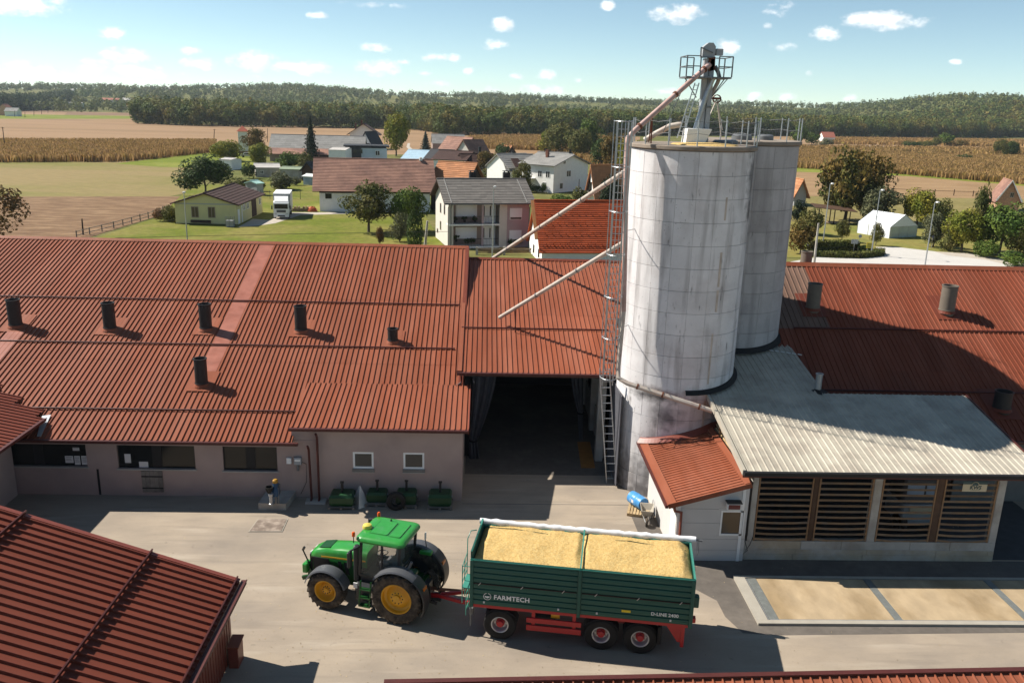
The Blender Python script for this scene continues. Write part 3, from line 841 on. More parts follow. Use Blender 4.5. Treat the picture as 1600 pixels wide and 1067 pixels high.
def guard(roof, p, q, mat=None, n=(0, -.33, .94), hh=.075):
    """snow guard: a flat bar standing on small brackets"""
    p, q = V(p), V(q); n = V(n).normalized()
    mb = MB().bar(p + n * (.037 + hh / 2), q + n * (.037 + hh / 2), .045, hh, up=n)
    L_ = (q - p).length; m = max(2, int(L_ / 1.6))
    for k in range(m + 1):
        c = p.lerp(q, k / m)
        mb.bar(c + n * .02, c + n * .12, .03, .05)
    return mb.build('snow_guard', mat or MT['roof_trim'], roof)


def vent(roof, p, r, h, mat, fl=MT['roof_red_dark'], slope=.33, cap=False, flash=True):
    p = V(p)
    mb = MB().lathe([(r, -.25), (r, h - .05), (r + .03, h - .05), (r + .03, h), (r - .03, h), (r - .035, h - .5)], 24, p)
    mb.lathe([(r + .02, .12 * 1), (r + .035, .15), (r + .02, .18)], 24, p)
    v = mb.build('vent_pipe', mat, roof, smooth=40)
    MB().lathe([(r - .04, h - .32), (0.0, h - .33)], 20, p).build('vent_bore', MT['tar'], v)
    if flash:
        y0, y1 = -r - .22, r + .75
        mb = MB()
        pts = [(-r - .3, y0), (r + .3, y0), (r + .3, y1), (-r - .3, y1)]
        mb.prism([(p.x + a, p.y + b, p.z + b * slope + .052) for a, b in pts], (0, 0, .012))
        mb.lathe([(r + .09, -.02), (r + .012, .13)], 20, p)
        mb.build('vent_flashing', fl, roof)
    return v


# --- long red barn on the left
BE, BZ, BR, BRZ = 35.95, 2.91, 54.2, 9.02
bs = (BRZ - BZ) / (BR - BE)
bz = lambda y: BZ + (y - BE) * bs
UB = V((0, 1, bs)).normalized()
barn = thing('long_barn', 'long low barn with pink walls and a ribbed red metal roof dotted with black vents', 'barn', (-14, 36.4, 0))
LB = lambda y: (BR - y) * sqrt(1 + bs * bs)
XL, XR, XA = -36.0, -0.9, -8.5
roof = slab_mb((XL, BE, BZ), (1, 0, 0), UB, XA - XL, LB(BE)).prism(
    [(XA, 39.6, bz(39.6) - .1), (XR, 39.6, bz(39.6) - .1), (XR, BR, BRZ - .1), (XA, BR, BRZ - .1)], (0, 0, .085)).build('roof', MT['roof_trim'], barn, world=True)
STRIPS = (-13.72,)


def barn_mat(x):
    for s in STRIPS:
        if abs(x.x - s) < .5: return MT['strip']
    return MT['roof_red']


# sheets left of the annex run to the eave; strips of translucent sheet fall between full sheets
xs = [XL, STRIPS[0] - .42, STRIPS[0] + .42, XA]
for a, b in zip(xs[:-1], xs[1:]):
    isstrip = any(abs((a + b) / 2 - s) < .1 for s in STRIPS)
    if isstrip:
        y0 = 39.9 if (a + b) / 2 > -20 else 36.6
        me = MB().add([(a + .0, y0, bz(y0) + .012), (b, y0, bz(y0) + .012), (b, BR, BRZ + .012), (a, BR, BRZ + .012)], [(0, 1, 2, 3)])
        me.build('skylight_strip', MT['strip'], roof)
        if y0 > BE: lay_sheets(roof, (a, BE, BZ), (1, 0, 0), UB, b - a, (y0 - BE) * sqrt(1 + bs * bs), MT['roof_red'], nrib=3)
    else:
        lay_sheets(roof, (a, BE, BZ), (1, 0, 0), UB, b - a, LB(BE), MT['roof_red'], laps=(6.3, 12.6))
lay_sheets(roof, (XA, 39.6, bz(39.6)), (1, 0, 0), UB, XR - XA, LB(39.6), MT['roof_red'], laps=(2.45, 8.75))
MB().add([(-25.05, 40.9, bz(40.9) + .062), (-24.2, 40.9, bz(40.9) + .062), (-24.2, 44.2, bz(44.2) + .062), (-25.05, 44.2, bz(44.2) + .062)], [(0, 1, 2, 3)]).build('skylight_strip', MT['strip'], roof)
for y, xe in ((47.4, -1.3), (43.2, -1.4), (38.0, -8.5)):
    guard(roof, (XL, y, bz(y)), (xe, y, bz(y)))
mb = MB().prism([(XL, BR - .22, bz(BR - .22) + .055), (XL, BR, BRZ + .12), (XL, BR + .22, bz(BR - .22) + .055), (XL, BR, BRZ + .0)], (XR - XL, 0, 0))
mb.build('ridge_cap', MT['roof_red'], roof)
mb = MB().prism([(XR - .2, 39.6, bz(39.6) + .055), (XR, 39.6, bz(39.6) + .055), (XR, BR, BRZ + .055), (XR - .2, BR, BRZ + .055)], (0, 0, .03))
mb.prism([(XR, 39.6, bz(39.6) - .22), (XR, BR, BRZ - .22), (XR, BR, BRZ + .08), (XR, 39.6, bz(39.6) + .08)], (.03, 0, 0))
mb.build('verge_trim', MT['roof_red_dark'], roof)
for (x, y, r, h) in ((-24.88, 44.56, .33, 1.5), (-19.87, 44.43, .32, 1.5), (-14.84, 44.59, .32, 1.45), (-9.75, 44.57, .32, 1.45), (-4.72, 43.75, .27, .78), (-13.68, 39.9, .30, 1.4)):
    vent(roof, (x, y, bz(y)), r, h, MT['vent'], MT['roof_red'])
GU = MT['roof_trim']
mb = MB().bar((XL, BE - .07, BZ - .05), (XA + .3, BE - .07, BZ - .05), .15, .13)
mb.tube((XL, BE - .15, BZ + .0), (XA + .3, BE - .15, BZ + .0), .03, 6)
mb.build('gutter', GU, barn, world=True)
# the front wall with three window openings
WY = 36.4
w_ = lambda x, y: atY(x, y, WY)
ops = []
for (xa, ya, xb, yb) in ((-60, 690, 137, 729), (181, 694, 306, 733), (347, 697, 434, 736)):
    p, q = w_(xa, ya), w_(xb, yb)
    ops.append((p.x, q.x, q.z, 2.5))
mb = wall_open(MB(), XL, -7.45, WY, WY + .3, 0, 2.86, ops)
mb.box(XL, XR, BR - .3, BR, 0, 8.8).box(-8.6, -7.46, WY + .02, WY + .3, 2.862, 3.55)
mb.prism([(XR - .3, 36.9, 0), (XR - .3, BR, 0), (XR - .3, BR, BRZ - .25), (XR - .3, 40, bz(40) - .25), (XR - .3, 36.9, bz(36.9) - .25)], (.25, 0, 0))
fix_normals(mb.build('wall', MT['wall_pink'], barn, world=True))
for k, (a, b, za, zb) in enumerate(ops):
    fr = MB()
    for (u0, u1, v0, v1) in ((a, b, za, za + .05), (a, b, zb - .05, zb), (a, a + .05, za + .05, zb - .05), (b - .05, b, za + .05, zb - .05)):
        fr.box(u0, u1, WY + .1, WY + .16, v0, v1)
    mid = a + (b - a) * (.5 if k else .6)
    fr.box(mid - .22, mid + .22, WY + .1, WY + .15, za + .05, zb - .05)
    wn = fr.build('window', MT['black'], barn, world=True)
    for (u0, u1) in ((a + .05, mid - .22), (mid + .22, b - .05)):
        MB().box(u0, u1, WY + .12, WY + .135, za + .05, zb - .05).build('pane', MT['glass_dark'], wn)
    MB().box(a - .06, b + .06, WY - .07, WY + .1, za - .06, za - .002).build('sill', MT['concrete'], wn)
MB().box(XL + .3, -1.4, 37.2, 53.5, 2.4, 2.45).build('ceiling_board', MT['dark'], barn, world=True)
# pale stain below the sill and drain slot
MB().box(-17.55, -17.45, WY - .012, WY - .002, .02, 1.3).build('drain_pipe', MT['black'], barn, world=True)


def notice(px0, py0, px1, py1, label, lines=3, blank=False):
    p, q = w_(px0, py0), w_(px1, py1)
    t = thing('paper_notice', label, 'notice', (p.x, WY + .08, q.z))
    MB().box(0, q.x - p.x, -.006, .0, 0, p.z - q.z).build('sheet', MT['paper'], t)
    if not blank:
        mb = MB(); W_, H_ = q.x - p.x, p.z - q.z
        for k in range(lines):
            z = H_ * (.8 - .22 * k)
            mb.box(W_ * .12, W_ * (.85 - .1 * (k % 2)), -.009, -.0065, z - H_ * .035, z + H_ * .02)
        mb.build('print', MT['ink'], t)


notice(112, 700, 123, 705, 'small white strip notice above the row of posters', 1)
notice(100, 713, 114, 724, 'first white poster from the dark corner of the long barn window')
notice(114.5, 713, 125, 727, 'middle white poster of the row in the long barn window')
notice(125.5, 713, 136, 727, 'white poster at the right jamb of the long barn window')
notice(193, 710, 204, 724, 'blank torn white sheet in the middle window', blank=True)
notice(216, 722, 231, 731, 'white folded paper leaning at the foot of the middle window', blank=True)
# wooden hatch under the middle window
p, q = w_(221, 735), w_(257, 768)
ht = thing('wall_hatch', 'weathered board hatch leaning under the middle barn window', 'hatch', (p.x, WY - .03, q.z))
pl = MB().box(0, (q.x - p.x) / 5 - .012, -.03, .0, 0, p.z - q.z).mesh('plank', MT['wood_grey'])
for k in range(5): link('plank', pl, ht).location = ((q.x - p.x) / 5 * k, random.uniform(-.006, .006), random.uniform(-.02, .02))
for z in (.2, .75):
    MB().box(0, q.x - p.x, -.05, -.031, (p.z - q.z) * z - .03, (p.z - q.z) * z + .03).build('strap', MT['black'], ht)
# switch boxes and cable
p, q = w_(448, 714), w_(456, 723)
sb = thing('switch_box', 'small white socket box beside the grey switch box', 'switch box', (p.x, WY, q.z))
MB().cbox(0, q.x - p.x, -.12, -.002, 0, p.z - q.z, .015).build('case', MT['white'], sb)
p, q = w_(460, 713), w_(472, 724)
sb = thing('switch_box', 'pale grey distribution box with a plug hanging below', 'switch box', (p.x, WY, q.z))
W_, H_ = q.x - p.x, p.z - q.z
MB().cbox(0, W_, -.16, -.002, 0, H_, .015).build('case', MT['grey_paint'], sb)
MB().box(.04, W_ - .04, -.175, -.161, H_ * .5, H_ * .8).build('cover', MT['white'], sb)
MB().tube((W_ * .5, -.1, -.02), (W_ * .5, -.14, -.3), .06, 10).build('plug', MT['galv_dark'], sb)
MB().path([(W_, -.05, .1), (W_ + .2, -.05, .0), (W_ + .18, -.05, -.9), (W_ - .1, -.05, -1.5)], .012, 5).build('cable', MT['black'], sb)
# downpipes at the barn and annex corner
mb = MB()
for (xt, yt, xb, yb, yy) in ((482, 697, 487, 779, 36.0), (495, 678, 499, 779, 35.98)):
    a, b = atY(xt, yt, yy), atY(xb, yb, yy)
    mb.path([(a.x, yy - .25, a.z + .1), (a.x, yy, a.z - .15), (b.x, yy, .15), (b.x, yy - .18, .06)], .055, 10)
mb.build('downpipe', MT['roof_trim'], barn, smooth=50, world=True)
MB().cbox(-7.95, -7.0, 35.65, 36.15, 0, .1, .02).build('drain_stone', MT['concrete'], barn, world=True)
# bright flashing where the side wing meets the barn
a = [atP(x, y, (0, BE, BZ), (0, -bs, 1)) for x, y in ((66, 652), (80, 650), (64, 684), (58, 684))]
MB().prism([p + V((0, 0, .06)) for p in a], (0, 0, .02)).build('bright_flashing', MT['foil'], roof)

# --- annex in front of the barn
annex = thing('annex', 'pink rendered annex with two small white framed windows under a red roof', 'building', (-4.1, 36.2, 0))
AE, AZ, AT = 35.8, 3.69, 40.15
asl = (bz(AT) + .06 - AZ) / (AT - AE)
UA = V((0, 1, asl)).normalized()
AX0, AX1 = -8.55, -0.5
roof = slab_mb((AX0, AE, AZ), (1, 0, 0), UA, AX1 - AX0, (AT - AE) * 1.012).build('roof', MT['roof_trim'], annex, world=True)
lay_sheets(roof, (AX0, AE, AZ), (1, 0, 0), UA, AX1 - AX0, (AT - AE) * 1.012, MT['roof_red'])
mb = MB().bar((AX0, AE - .07, AZ - .05), (AX1, AE - .07, AZ - .05), .15, .13).tube((AX0, AE - .15, AZ), (AX1, AE - .15, AZ), .03, 6)
mb.build('gutter', GU, annex, world=True)
mb = MB().prism([(AX1, AE, AZ - .2), (AX1, AT, AZ - .2 + (AT - AE) * asl), (AX1, AT, AZ + .08 + (AT - AE) * asl), (AX1, AE, AZ + .08)], (.03, 0, 0))
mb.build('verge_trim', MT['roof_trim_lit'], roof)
WA = 36.2
aw = []
for (xa, ya, xb, yb) in ((551, 706, 584, 732), (630, 707, 663, 733)):
    p, q = atY(xa, ya, WA), atY(xb, yb, WA); aw.append((p.x, q.x, q.z, p.z))
mb = wall_open(MB(), -7.45, -.78, WA, WA + .3, 0, 3.55, aw)
mb.box(-7.45, -7.15, WA + .3, 36.9, 0, 3.55)
mb.prism([(-1.08, WA + .3, 0), (-1.08, 43, 0), (-1.08, 43, 4.2), (-1.08, WA + .3, 3.5)], (.3, 0, 0))
fix_normals(mb.build('wall', MT['wall_pink'], annex, world=True))
for (a, b, za, zb) in aw:
    fr = MB()
    for (u0, u1, v0, v1) in ((a, b, za, za + .09), (a, b, zb - .09, zb), (a, a + .09, za + .09, zb - .09), (b - .09, b, za + .09, zb - .09)):
        fr.box(u0, u1, WA + .02, WA + .1, v0, v1)
    wn = fr.build('window', MT['white'], annex, world=True)
    MB().box(a + .09, b - .09, WA + .05, WA + .07, za + .09, zb - .09).build('pane', MT['glass'], wn)
    MB().box(a - .03, b + .03, WA - .05, WA + .02, za - .16, za - .004).build('sill', MT['galv_dark'], wn)
    MB().box(a - .03, b + .03, WA - .045, WA - .002, za - .2, za - .165).build('sill_edge', MT['concrete'], wn)

# --- covered drive-through between barn and silos
can = thing('drive_through', 'red roofed covered drive-through with a dark passage beside the white silo', 'building', (3, 41, 0))
CE, CZ, CR, CRZ = 40.0, 5.10, 54.2, 8.3
cs = (CRZ - CZ) / (CR - CE)
cz = lambda y: CZ + (y - CE) * cs
UC = V((0, 1, cs)).normalized()
CX0, CX1 = -1.15, 7.15
roof = slab_mb((CX0, CE, CZ), (1, 0, 0), UC, CX1 - CX0, (CR - CE) * 1.025).prism(
    [(CX1, 43, cz(43) - .1), (16, 43, cz(43) - .1), (16, CR, CRZ - .1), (CX1, CR, CRZ - .1)], (0, 0, .08)).build('roof', MT['roof_trim'], can, world=True)
lay_sheets(roof, (CX0, CE, CZ), (1, 0, 0), UC, CX1 - CX0, (CR - CE) * 1.025, MT['roof_red'], h=.055, laps=(6.6,))
lay_sheets(roof, (CX1, 43, cz(43)), (1, 0, 0), UC, 9.0, (CR - 43) * 1.025, MT['roof_red'], h=.05)
gy = 44.6
guard(roof, (CX0 + .1, gy, cz(gy)), (CX1 - .2, gy, cz(gy)), n=(0, -.22, .97))
MB().prism([(CX0, CR - .2, cz(CR - .2) + .06), (CX0, CR, CRZ + .12), (CX0, CR + .2, cz(CR - .2) + .06), (CX0, CR, CRZ)], (17, 0, 0)).build('ridge_cap', MT['roof_red_dark'], roof)
MB().prism([(CX0 - .03, CE, CZ - .25), (CX0 - .03, CR, CRZ - .25), (CX0 - .03, CR, CRZ + .09), (CX0 - .03, CE, CZ + .09)], (.03, 0, 0)).prism(
    [(CX0, CE, CZ + .056), (CX0 + .22, CE, CZ + .056), (CX0 + .22, CR, CRZ + .056), (CX0, CR, CRZ + .056)], (0, 0, .025)).build('verge_trim', MT['roof_red'], roof)
MB().bar((CX0, CE - .07, CZ - .05), (CX1, CE - .07, CZ - .05), .15, .14).tube((CX0, CE - .15, CZ), (CX1, CE - .15, CZ), .03, 6).build('gutter', GU, can, world=True)
MB().path([(-.95, CE - .05, CZ - .1), (-.95, CE + .2, CZ - .35), (-.95, CE + .2, CZ - .6), (-1.2, CE + .1, CZ - .75)], .05, 8).build('downpipe', MT['roof_trim'], can, smooth=50, world=True)
for y in (CE + .5, 47): MB().bar((-.8, y, cz(y) - .3), (CX1, y, cz(y) - .3), .18, .3).build('beam', MT['timber'], can, world=True)
sheet('passage_shade_floor', [(-.7, 39.2, 0), (7.0, 39.2, 0), (7.4, 42.5, 0), (7.5, 53.7, 0), (-.7, 53.7, 0)], .004, MT['asphalt'], 'floor sheet darkened to add shade in the covered passage')  # added dark sheet: the passage shade is put into the floor colour
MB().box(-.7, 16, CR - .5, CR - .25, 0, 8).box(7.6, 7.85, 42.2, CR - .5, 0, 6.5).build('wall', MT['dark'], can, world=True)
for (x, y) in ((6.3, 41.2), (6.5, 45.6), (6.5, 50)):
    MB().cbox(x - .2, x + .2, y - .2, y + .2, 0, cz(y) - .4, .02).build('post', MT['concrete'], can, world=True)
MB().box(6.70, 6.74, 37.75, 40.9, .1, 4.75).build('added_shade_panel', MT['tarp'], can, world=True)  # added panel, blocks the sun so the silo foot falls into shade
mb = MB().box(6.9, 7.05, 38.6, 41.0, 0, .9).box(6.55, 6.65, 41.4, 50, 0, 1.6)
mb.build('low_wall', MT['concrete'], can, world=True)
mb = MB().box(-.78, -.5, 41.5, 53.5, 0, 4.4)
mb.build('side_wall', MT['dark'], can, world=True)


def curtain(pts_top, pts_mid, pts_bot, label, mat):
    """tarpaulin hung along the top line, gathered at the middle, loose below"""
    t = thing('tarpaulin_curtain', label, 'curtain', (pts_top[0][0], pts_top[0][1], 0))
    n = 26; rows = []
    for (a, b), fold in ((pts_top, .10), (pts_mid, .05), (pts_bot, .08)):
        a, b = V(a), V(b); row = []
        for k in range(n):
            u = k / (n - 1); p = a.lerp(b, u)
            row.append(p + V((0, fold * sin(k * 2.4), 0)) + V((fold * .3 * cos(k * 3.1), 0, 0)))
        rows.append(row)
    full = []
    for i in range(2):
        for s in range(8):
            u = s / 8; u2 = u ** (1.4 if i == 0 else .8)
            full.append([a.lerp(b, u2) if True else a for a, b in zip(rows[i], rows[i + 1])])
            if True:
                for k in range(n): full[-1][k].z = rows[i][k].z + (rows[i + 1][k].z - rows[i][k].z) * u
    full.append(rows[2])
    mb = MB(); m = len(full)
    mb.v = [tuple(p) for r in full for p in r]
    mb.f = [(i * n + k, i * n + k + 1, (i + 1) * n + k + 1, (i + 1) * n + k) for i in range(m - 1) for k in range(n - 1)]
    mb.build('cloth', mat, t, smooth=70, world=True)
    zt = pts_mid[0][2]; c = V(pts_mid[0]).lerp(V(pts_mid[1]), .5)
    MB().lathe([(.2, -.05), (.23, 0), (.2, .05)], 14, c).build('tie', MT['black'], t, world=True)


cy = 41.15
a0, a1 = atY(738, 588, cy), atY(776, 588, cy); m0, m1 = atY(733, 688, cy), atY(746, 688, cy); b0, b1 = atY(733, 722, cy), atY(750, 722, cy)
curtain((a0, a1), (m0, m1), (b0, b1), 'dark tarpaulin curtain tied back at the barn side of the passage', MT['tarp'])
cy = 44.0
a0, a1 = atY(893, 590, cy), atY(912, 590, cy); m0, m1 = atY(903, 645, cy), atY(911, 645, cy); b0, b1 = atY(905, 690, cy), atY(911, 690, cy)
curtain((a0, a1), (m0, m1), (b0, b1), 'narrow dark tarpaulin curtain hanging at the silo side of the passage', MT['tarp'])
sheet('spilled_grain', [(902, 690), (922, 690), (930, 731), (908, 731)], .012, MT['grain_dark'], 'orange brown spilled grain on the passage floor', kind='stuff')

ja, jb = at(722, 787), at(990, 789)
sheet('expansion_joint', [(ja.x, ja.y, 0), (jb.x, jb.y, 0), (jb.x, jb.y + .035, 0), (ja.x, ja.y + .035, 0)], .005, MT['asphalt_dark'], 'dark joint across the concrete in front of the passage')

# --- right hand barn
rb = thing('right_barn', 'red roofed barn behind the silos with stubby tan vent pipes', 'barn', (26, 45, 0))
RE, RZ, RR, RRZ = 36.3, 3.33, 47.92, 9.49
rs = (RRZ - RZ) / (RR - RE)
rz = lambda y: RZ + (y - RE) * rs
UR = V((0, 1, rs)).normalized()
RX0, RX1 = 15.0, 48.0
LR = (RR - RE) * sqrt(1 + rs * rs)
roof = slab_mb((RX0, RE, RZ), (1, 0, 0), UR, RX1 - RX0, LR).build('roof', MT['roof_trim'], rb, world=True)
lo_ = (43.0 - RE) * sqrt(1 + rs * rs)
lay_sheets(roof, (RX0, RE, RZ), (1, 0, 0), UR, 18.6 - RX0, lo_, MT['roof_red_deep'])
lay_sheets(roof, (RX0, 43.0, rz(43.0) + .006), (1, 0, 0), UR, 18.6 - RX0, LR - lo_, MT['roof_old'])
lay_sheets(roof, (18.6, RE, RZ), (1, 0, 0), UR, RX1 - 18.6, LR, MT['roof_red_deep'], laps=(4.6, 9.0))
for y in (43.0, 39.0): guard(roof, (16.6, y, rz(y)), (RX1, y, rz(y)), n=(0, -.47, .88))
MB().prism([(RX0, RR - .25, rz(RR - .25) + .06), (RX0, RR, RRZ + .13), (RX0, RR + .25, rz(RR - .25) + .06), (RX0, RR, RRZ)], (RX1 - RX0, 0, 0)).build('ridge_cap', MT['roof_red'], roof)
vent(roof, (18.05, 44.4, rz(44.4)), .37, 1.45, MT['vent_tan'], slope=.53)
vent(roof, (25.5, 44.4, rz(44.4)), .40, 1.5, MT['vent_tan'], slope=.53)
vent(roof, (25.4, 38.06, rz(38.06)), .40, .95, MT['vent'], slope=.53)
MB().bar((20, RE - .07, RZ - .05), (RX1, RE - .07, RZ - .05), .15, .13).build('gutter', GU, rb, world=True)
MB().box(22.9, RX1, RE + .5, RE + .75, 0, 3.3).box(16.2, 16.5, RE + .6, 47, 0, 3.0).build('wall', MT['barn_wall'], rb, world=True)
# back slope of the same barn with one pipe
mb = MB().prism([(-36, BR, BRZ - .02), (-.9, BR, BRZ - .02), (-.9, BR + 9, BRZ - 3.1), (-36, BR + 9, BRZ - 3.1)], (0, 0, -.1))
fix_normals(mb.build('back_slope', MT['roof_red'], barn, world=True))
mb = MB().prism([(15, RR, RRZ - .02), (48, RR, RRZ - .02), (48, RR + 10, RRZ - 5.3), (15, RR + 10, RRZ - 5.3)], (0, 0, -.1))
fix_normals(mb.build('back_slope', MT['roof_red'], rb, world=True))
p = atY(1259, 412, 49.3)
vent(roof, (p.x, p.y, p.z - .1), .33, .85, MT['vent_tan'], flash=False)

# --- grey roofed shed with slatted front
ks = thing('slatted_shed', 'grey ribbed roof shed with slatted timber front on a concrete plinth', 'shed', (16, 31.1, 0))
KE, KZ, KB = 30.45, 4.20, 36.85
ksl = (5.40 - 4.20) / (37.16 - 30.5)
kz = lambda y: KZ + (y - KE) * ksl
UK = V((0, 1, ksl)).normalized()
KX0, KX1 = 10.5, 22.75
mb = slab_mb((KX0, KE, KZ), (1, 0, 0), UK, KX1 - KX0, (KB - KE) * 1.016)
mb.prism([(KX0, KB, kz(KB) - .1), (16.0, KB, kz(KB) - .1), (16.1, 43.1, kz(43.1) - .1), (KX0, 43.1, kz(43.1) - .1)], (0, 0, .085))
roof = fix_normals(mb.build('roof', MT['galv_dark'], ks, world=True))
KW = (KX1 - KX0) / 11
lay_sheets(roof, (KX0, KE, KZ), (1, 0, 0), UK, KW * 5, (43.1 - KE) * 1.016, MT['roof_grey'], pitch=.275, h=.032, b=.10, t=.04)
lay_sheets(roof, (KX0 + KW * 5, KE, KZ), (1, 0, 0), UK, KW * 6, (KB - KE) * 1.016, MT['roof_grey'], pitch=.275, h=.032, b=.10, t=.04)
mb = MB()
pa, pb = V((12.9, 41.75, kz(41.75))), V((16.1, 40.75, kz(40.75)))
for k in range(13):
    a = pa.lerp(pb, k / 12); b = pa.lerp(pb, (k + .72) / 12)
    mb.bar(a + V((0, 0, .07)), b + V((0, 0, .055)), .09, .03)
mb.build('pale_seam', MT['paper'], roof)
mb = MB().bar((KX0 - .03, KE, kz(KE) - .02), (KX0 - .03, 37.1, kz(37.1) - .02), .12, .24)
mb.build('verge_trim', MT['roof_grey'], roof)
MB().bar((KX1 + .02, KE, kz(KE) - .04), (KX1 + .02, KB, kz(KB) - .04), .06, .2).build('verge_trim', MT['roof_trim'], roof)
MB().bar((KX0 - .05, KE - .08, KZ - .03), (KX1 + .3, KE - .08, KZ - .03), .17, .15).build('gutter', MT['black'], ks, world=True)
MB().bar((KX0 - .05, KE + .06, KZ - .19), (KX1 + .3, KE + .06, KZ - .19), .04, .12).build('fascia', MT['roof_trim'], ks, world=True)
vent(roof, (15.85, 37.2, kz(37.2) - .15), .15, .95, MT['galv'], flash=False)
MB().lathe([(.5, 0), (.16, .12)], 4, (15.85, 37.15, kz(37.1) - .05)).build('vent_flashing', MT['tar'], roof)
KF = 31.1
zp = atY(1350, 846, KF).z                       # top of plinth
px_ = lambda x: atY(x, 745, KF).x
posts = [(px_(1178), px_(1187), 'c'), (px_(1274.7), px_(1282), 'w'), (px_(1369), px_(1381.5), 'c'), (px_(1469), px_(1479), 'w'), (px_(1564), px_(1576), 'c')]
ztop = KZ - .16
for (a, b, kind) in posts:
    if kind == 'c': MB().cbox(a, b, KF, KF + .32, zp, ztop, .015).build('post', MT['concrete'], ks, world=True)
    else: MB().cbox(a, b, KF + .02, KF + .2, zp, ztop, .012).build('post', MT['wood_dark'], ks, world=True)
NS = 13
for k in range(4):
    a, b = posts[k][1] - .0, posts[k + 1][0] + .0
    wdt = b - a
    for side in (a + .02, b - .08):
        MB().box(side, side + .055, KF + .0, KF + .06, zp, ztop).build('batten', MT['wood'], ks, world=True)
    for j in range(NS):
        z = zp + .08 + (ztop - zp - .16) * j / (NS - 1)
        sag = .07 * max(0, 1 - j / 6) * random.uniform(.3, 1.3)
        mb = MB(); pts = [(a + .03 + (wdt - .06) * u, KF + .03, z - sag * (1 - (2 * u - 1) ** 2)) for u in (0, .25, .5, .75, 1)]
        for p, q in zip(pts[:-1], pts[1:]):
            mb.prism([(p[0], p[1] - .035, p[2] - .03), (p[0], p[1] - .02, p[2] - .04), (p[0], p[1] + .035, p[2] + .025), (p[0], p[1] + .02, p[2] + .035)], V(q) - V(p))
        fix_normals(mb.build('slat', MT['wood'], ks, world=True))
x0, x1 = posts[0][0] - .12, posts[4][1]
courses = [(0.0, zp * .30), (zp * .30, zp * .56), (zp * .56, zp)]
for ci, (z0, z1) in enumerate(courses):
    x = x0; first = True
    while x < x1 - .1:
        L_ = random.uniform(2.0, 3.4) if ci < 2 else random.choice((1.7, 2.4, 2.9))
        e = min(x + L_, x1)
        MB().cbox(x, e - .008, KF - .035 + .012 * ci, KF + .3, z0, z1 - .006, .012).build('plinth_block', MT['concrete_warm'] if (ci != 2 or first) else MT['concrete'], ks, world=True)
        x = e; first = False
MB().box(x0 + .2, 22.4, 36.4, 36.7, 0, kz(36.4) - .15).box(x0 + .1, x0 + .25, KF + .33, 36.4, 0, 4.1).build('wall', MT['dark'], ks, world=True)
MB().prism([(16.0, KB, rz(KB) - .2), (16.0, 42.0, kz(42.0) - .1), (16.0, KB, kz(KB) - .1)], (.08, 0, 0)).build('tongue_wall', MT['tar'], ks, world=True)
sheet('shed_floor', [(11, 31.2, 0), (26, 31.2, 0), (26, 37.4, 0), (11, 37.4, 0)], .006, MT['asphalt_dark'], 'dark floor inside the slatted shed')
# slatted side above the lean-to
for j in range(7):
    z = 3.72 + j * .2
    y1 = 31.0 + 5.4 * (1 if z < 4.3 else 1); y0 = max(31.0, KE + (z + .2 - KZ) / ksl)
    if y0 < y1 - .3:
        MB().bar((10.98, y0, z), (10.98, y1, z), .04, .09).build('slat', MT['wood_new'], ks, world=True)
for y in (31.15, 33.4, 35.6):
    MB().bar((10.93, y, 3.4), (10.93, y, kz(y) - .12), .09, .06).build('side_post', MT['wood'], ks, world=True)
MB().box(11.0, 11.03, 32.1, 33.0, 4.0, 4.4).build('side_pane', MT['shutter'], ks, world=True)
# sign
sp, sq = atY(1506, 752, KF - .12), atY(1541, 768, KF - .12)
sg = thing('shed_sign', 'cream sign with dark emblem hung on the slats of the last bay', 'sign', (sp.x, KF - .1, sq.z))
SW, SH = sq.x - sp.x, sp.z - sq.z
MB().box(0, SW, -.02, 0, 0, SH * .72).build('board', MT['sign_cream'], sg)
MB().box(0, SW, -.02, 0, SH * .72 + .002, SH).build('board_top', MT['sign_teal'], sg)
mb = MB(); n = 14
mb.prism([(SW * .5 + SW * .13 * cos(pi * k / n), -.028, SH * .62 + SH * .30 * sin(pi * k / n)) for k in range(n + 1)], (0, .006, 0))
fix_normals(mb.build('emblem', MT['sign_teal'], sg))
MB().path([(SW * .5 + SW * .15 * cos(pi * k / n), -.027, SH * .60 + SH * .36 * sin(pi * k / n)) for k in range(n + 1)], .012, 6).build('emblem_arc', MT['sign_cream'], sg)


def text(name, s, size, mat, parent, mw, extr=.004, bold=0.0, space=1.0, shear=0.0):
    cu = bpy.data.curves.new(name, 'FONT')
    cu.body = s; cu.size = size; cu.extrude = extr; cu.offset = bold; cu.space_character = space; cu.align_x = 'CENTER'; cu.shear = shear
    cu.resolution_u = 2
    tmp = bpy.data.objects.new('lettering_source', cu)
    COL.objects.link(tmp)
    dg = bpy.context.evaluated_depsgraph_get()
    me = bpy.data.meshes.new_from_object(tmp.evaluated_get(dg))
    bpy.data.objects.remove(tmp)
    bpy.data.curves.remove(cu)
    me.materials.clear(); me.materials.append(mat); me.name = name
    return link(name, me, parent, mw=mw)


text('lettering', 'KWS', SH * .5, MT['sign_teal'], sg, Matrix.Translation((SW * .52, -.026, SH * .24)) @ Matrix.Rotation(pi / 2, 4, 'X'), bold=.006, shear=.15)
MB().box(SW * .33, SW * .7, -.026, -.021, SH * .15, SH * .175).build('underline', MT['sign_teal'], sg)
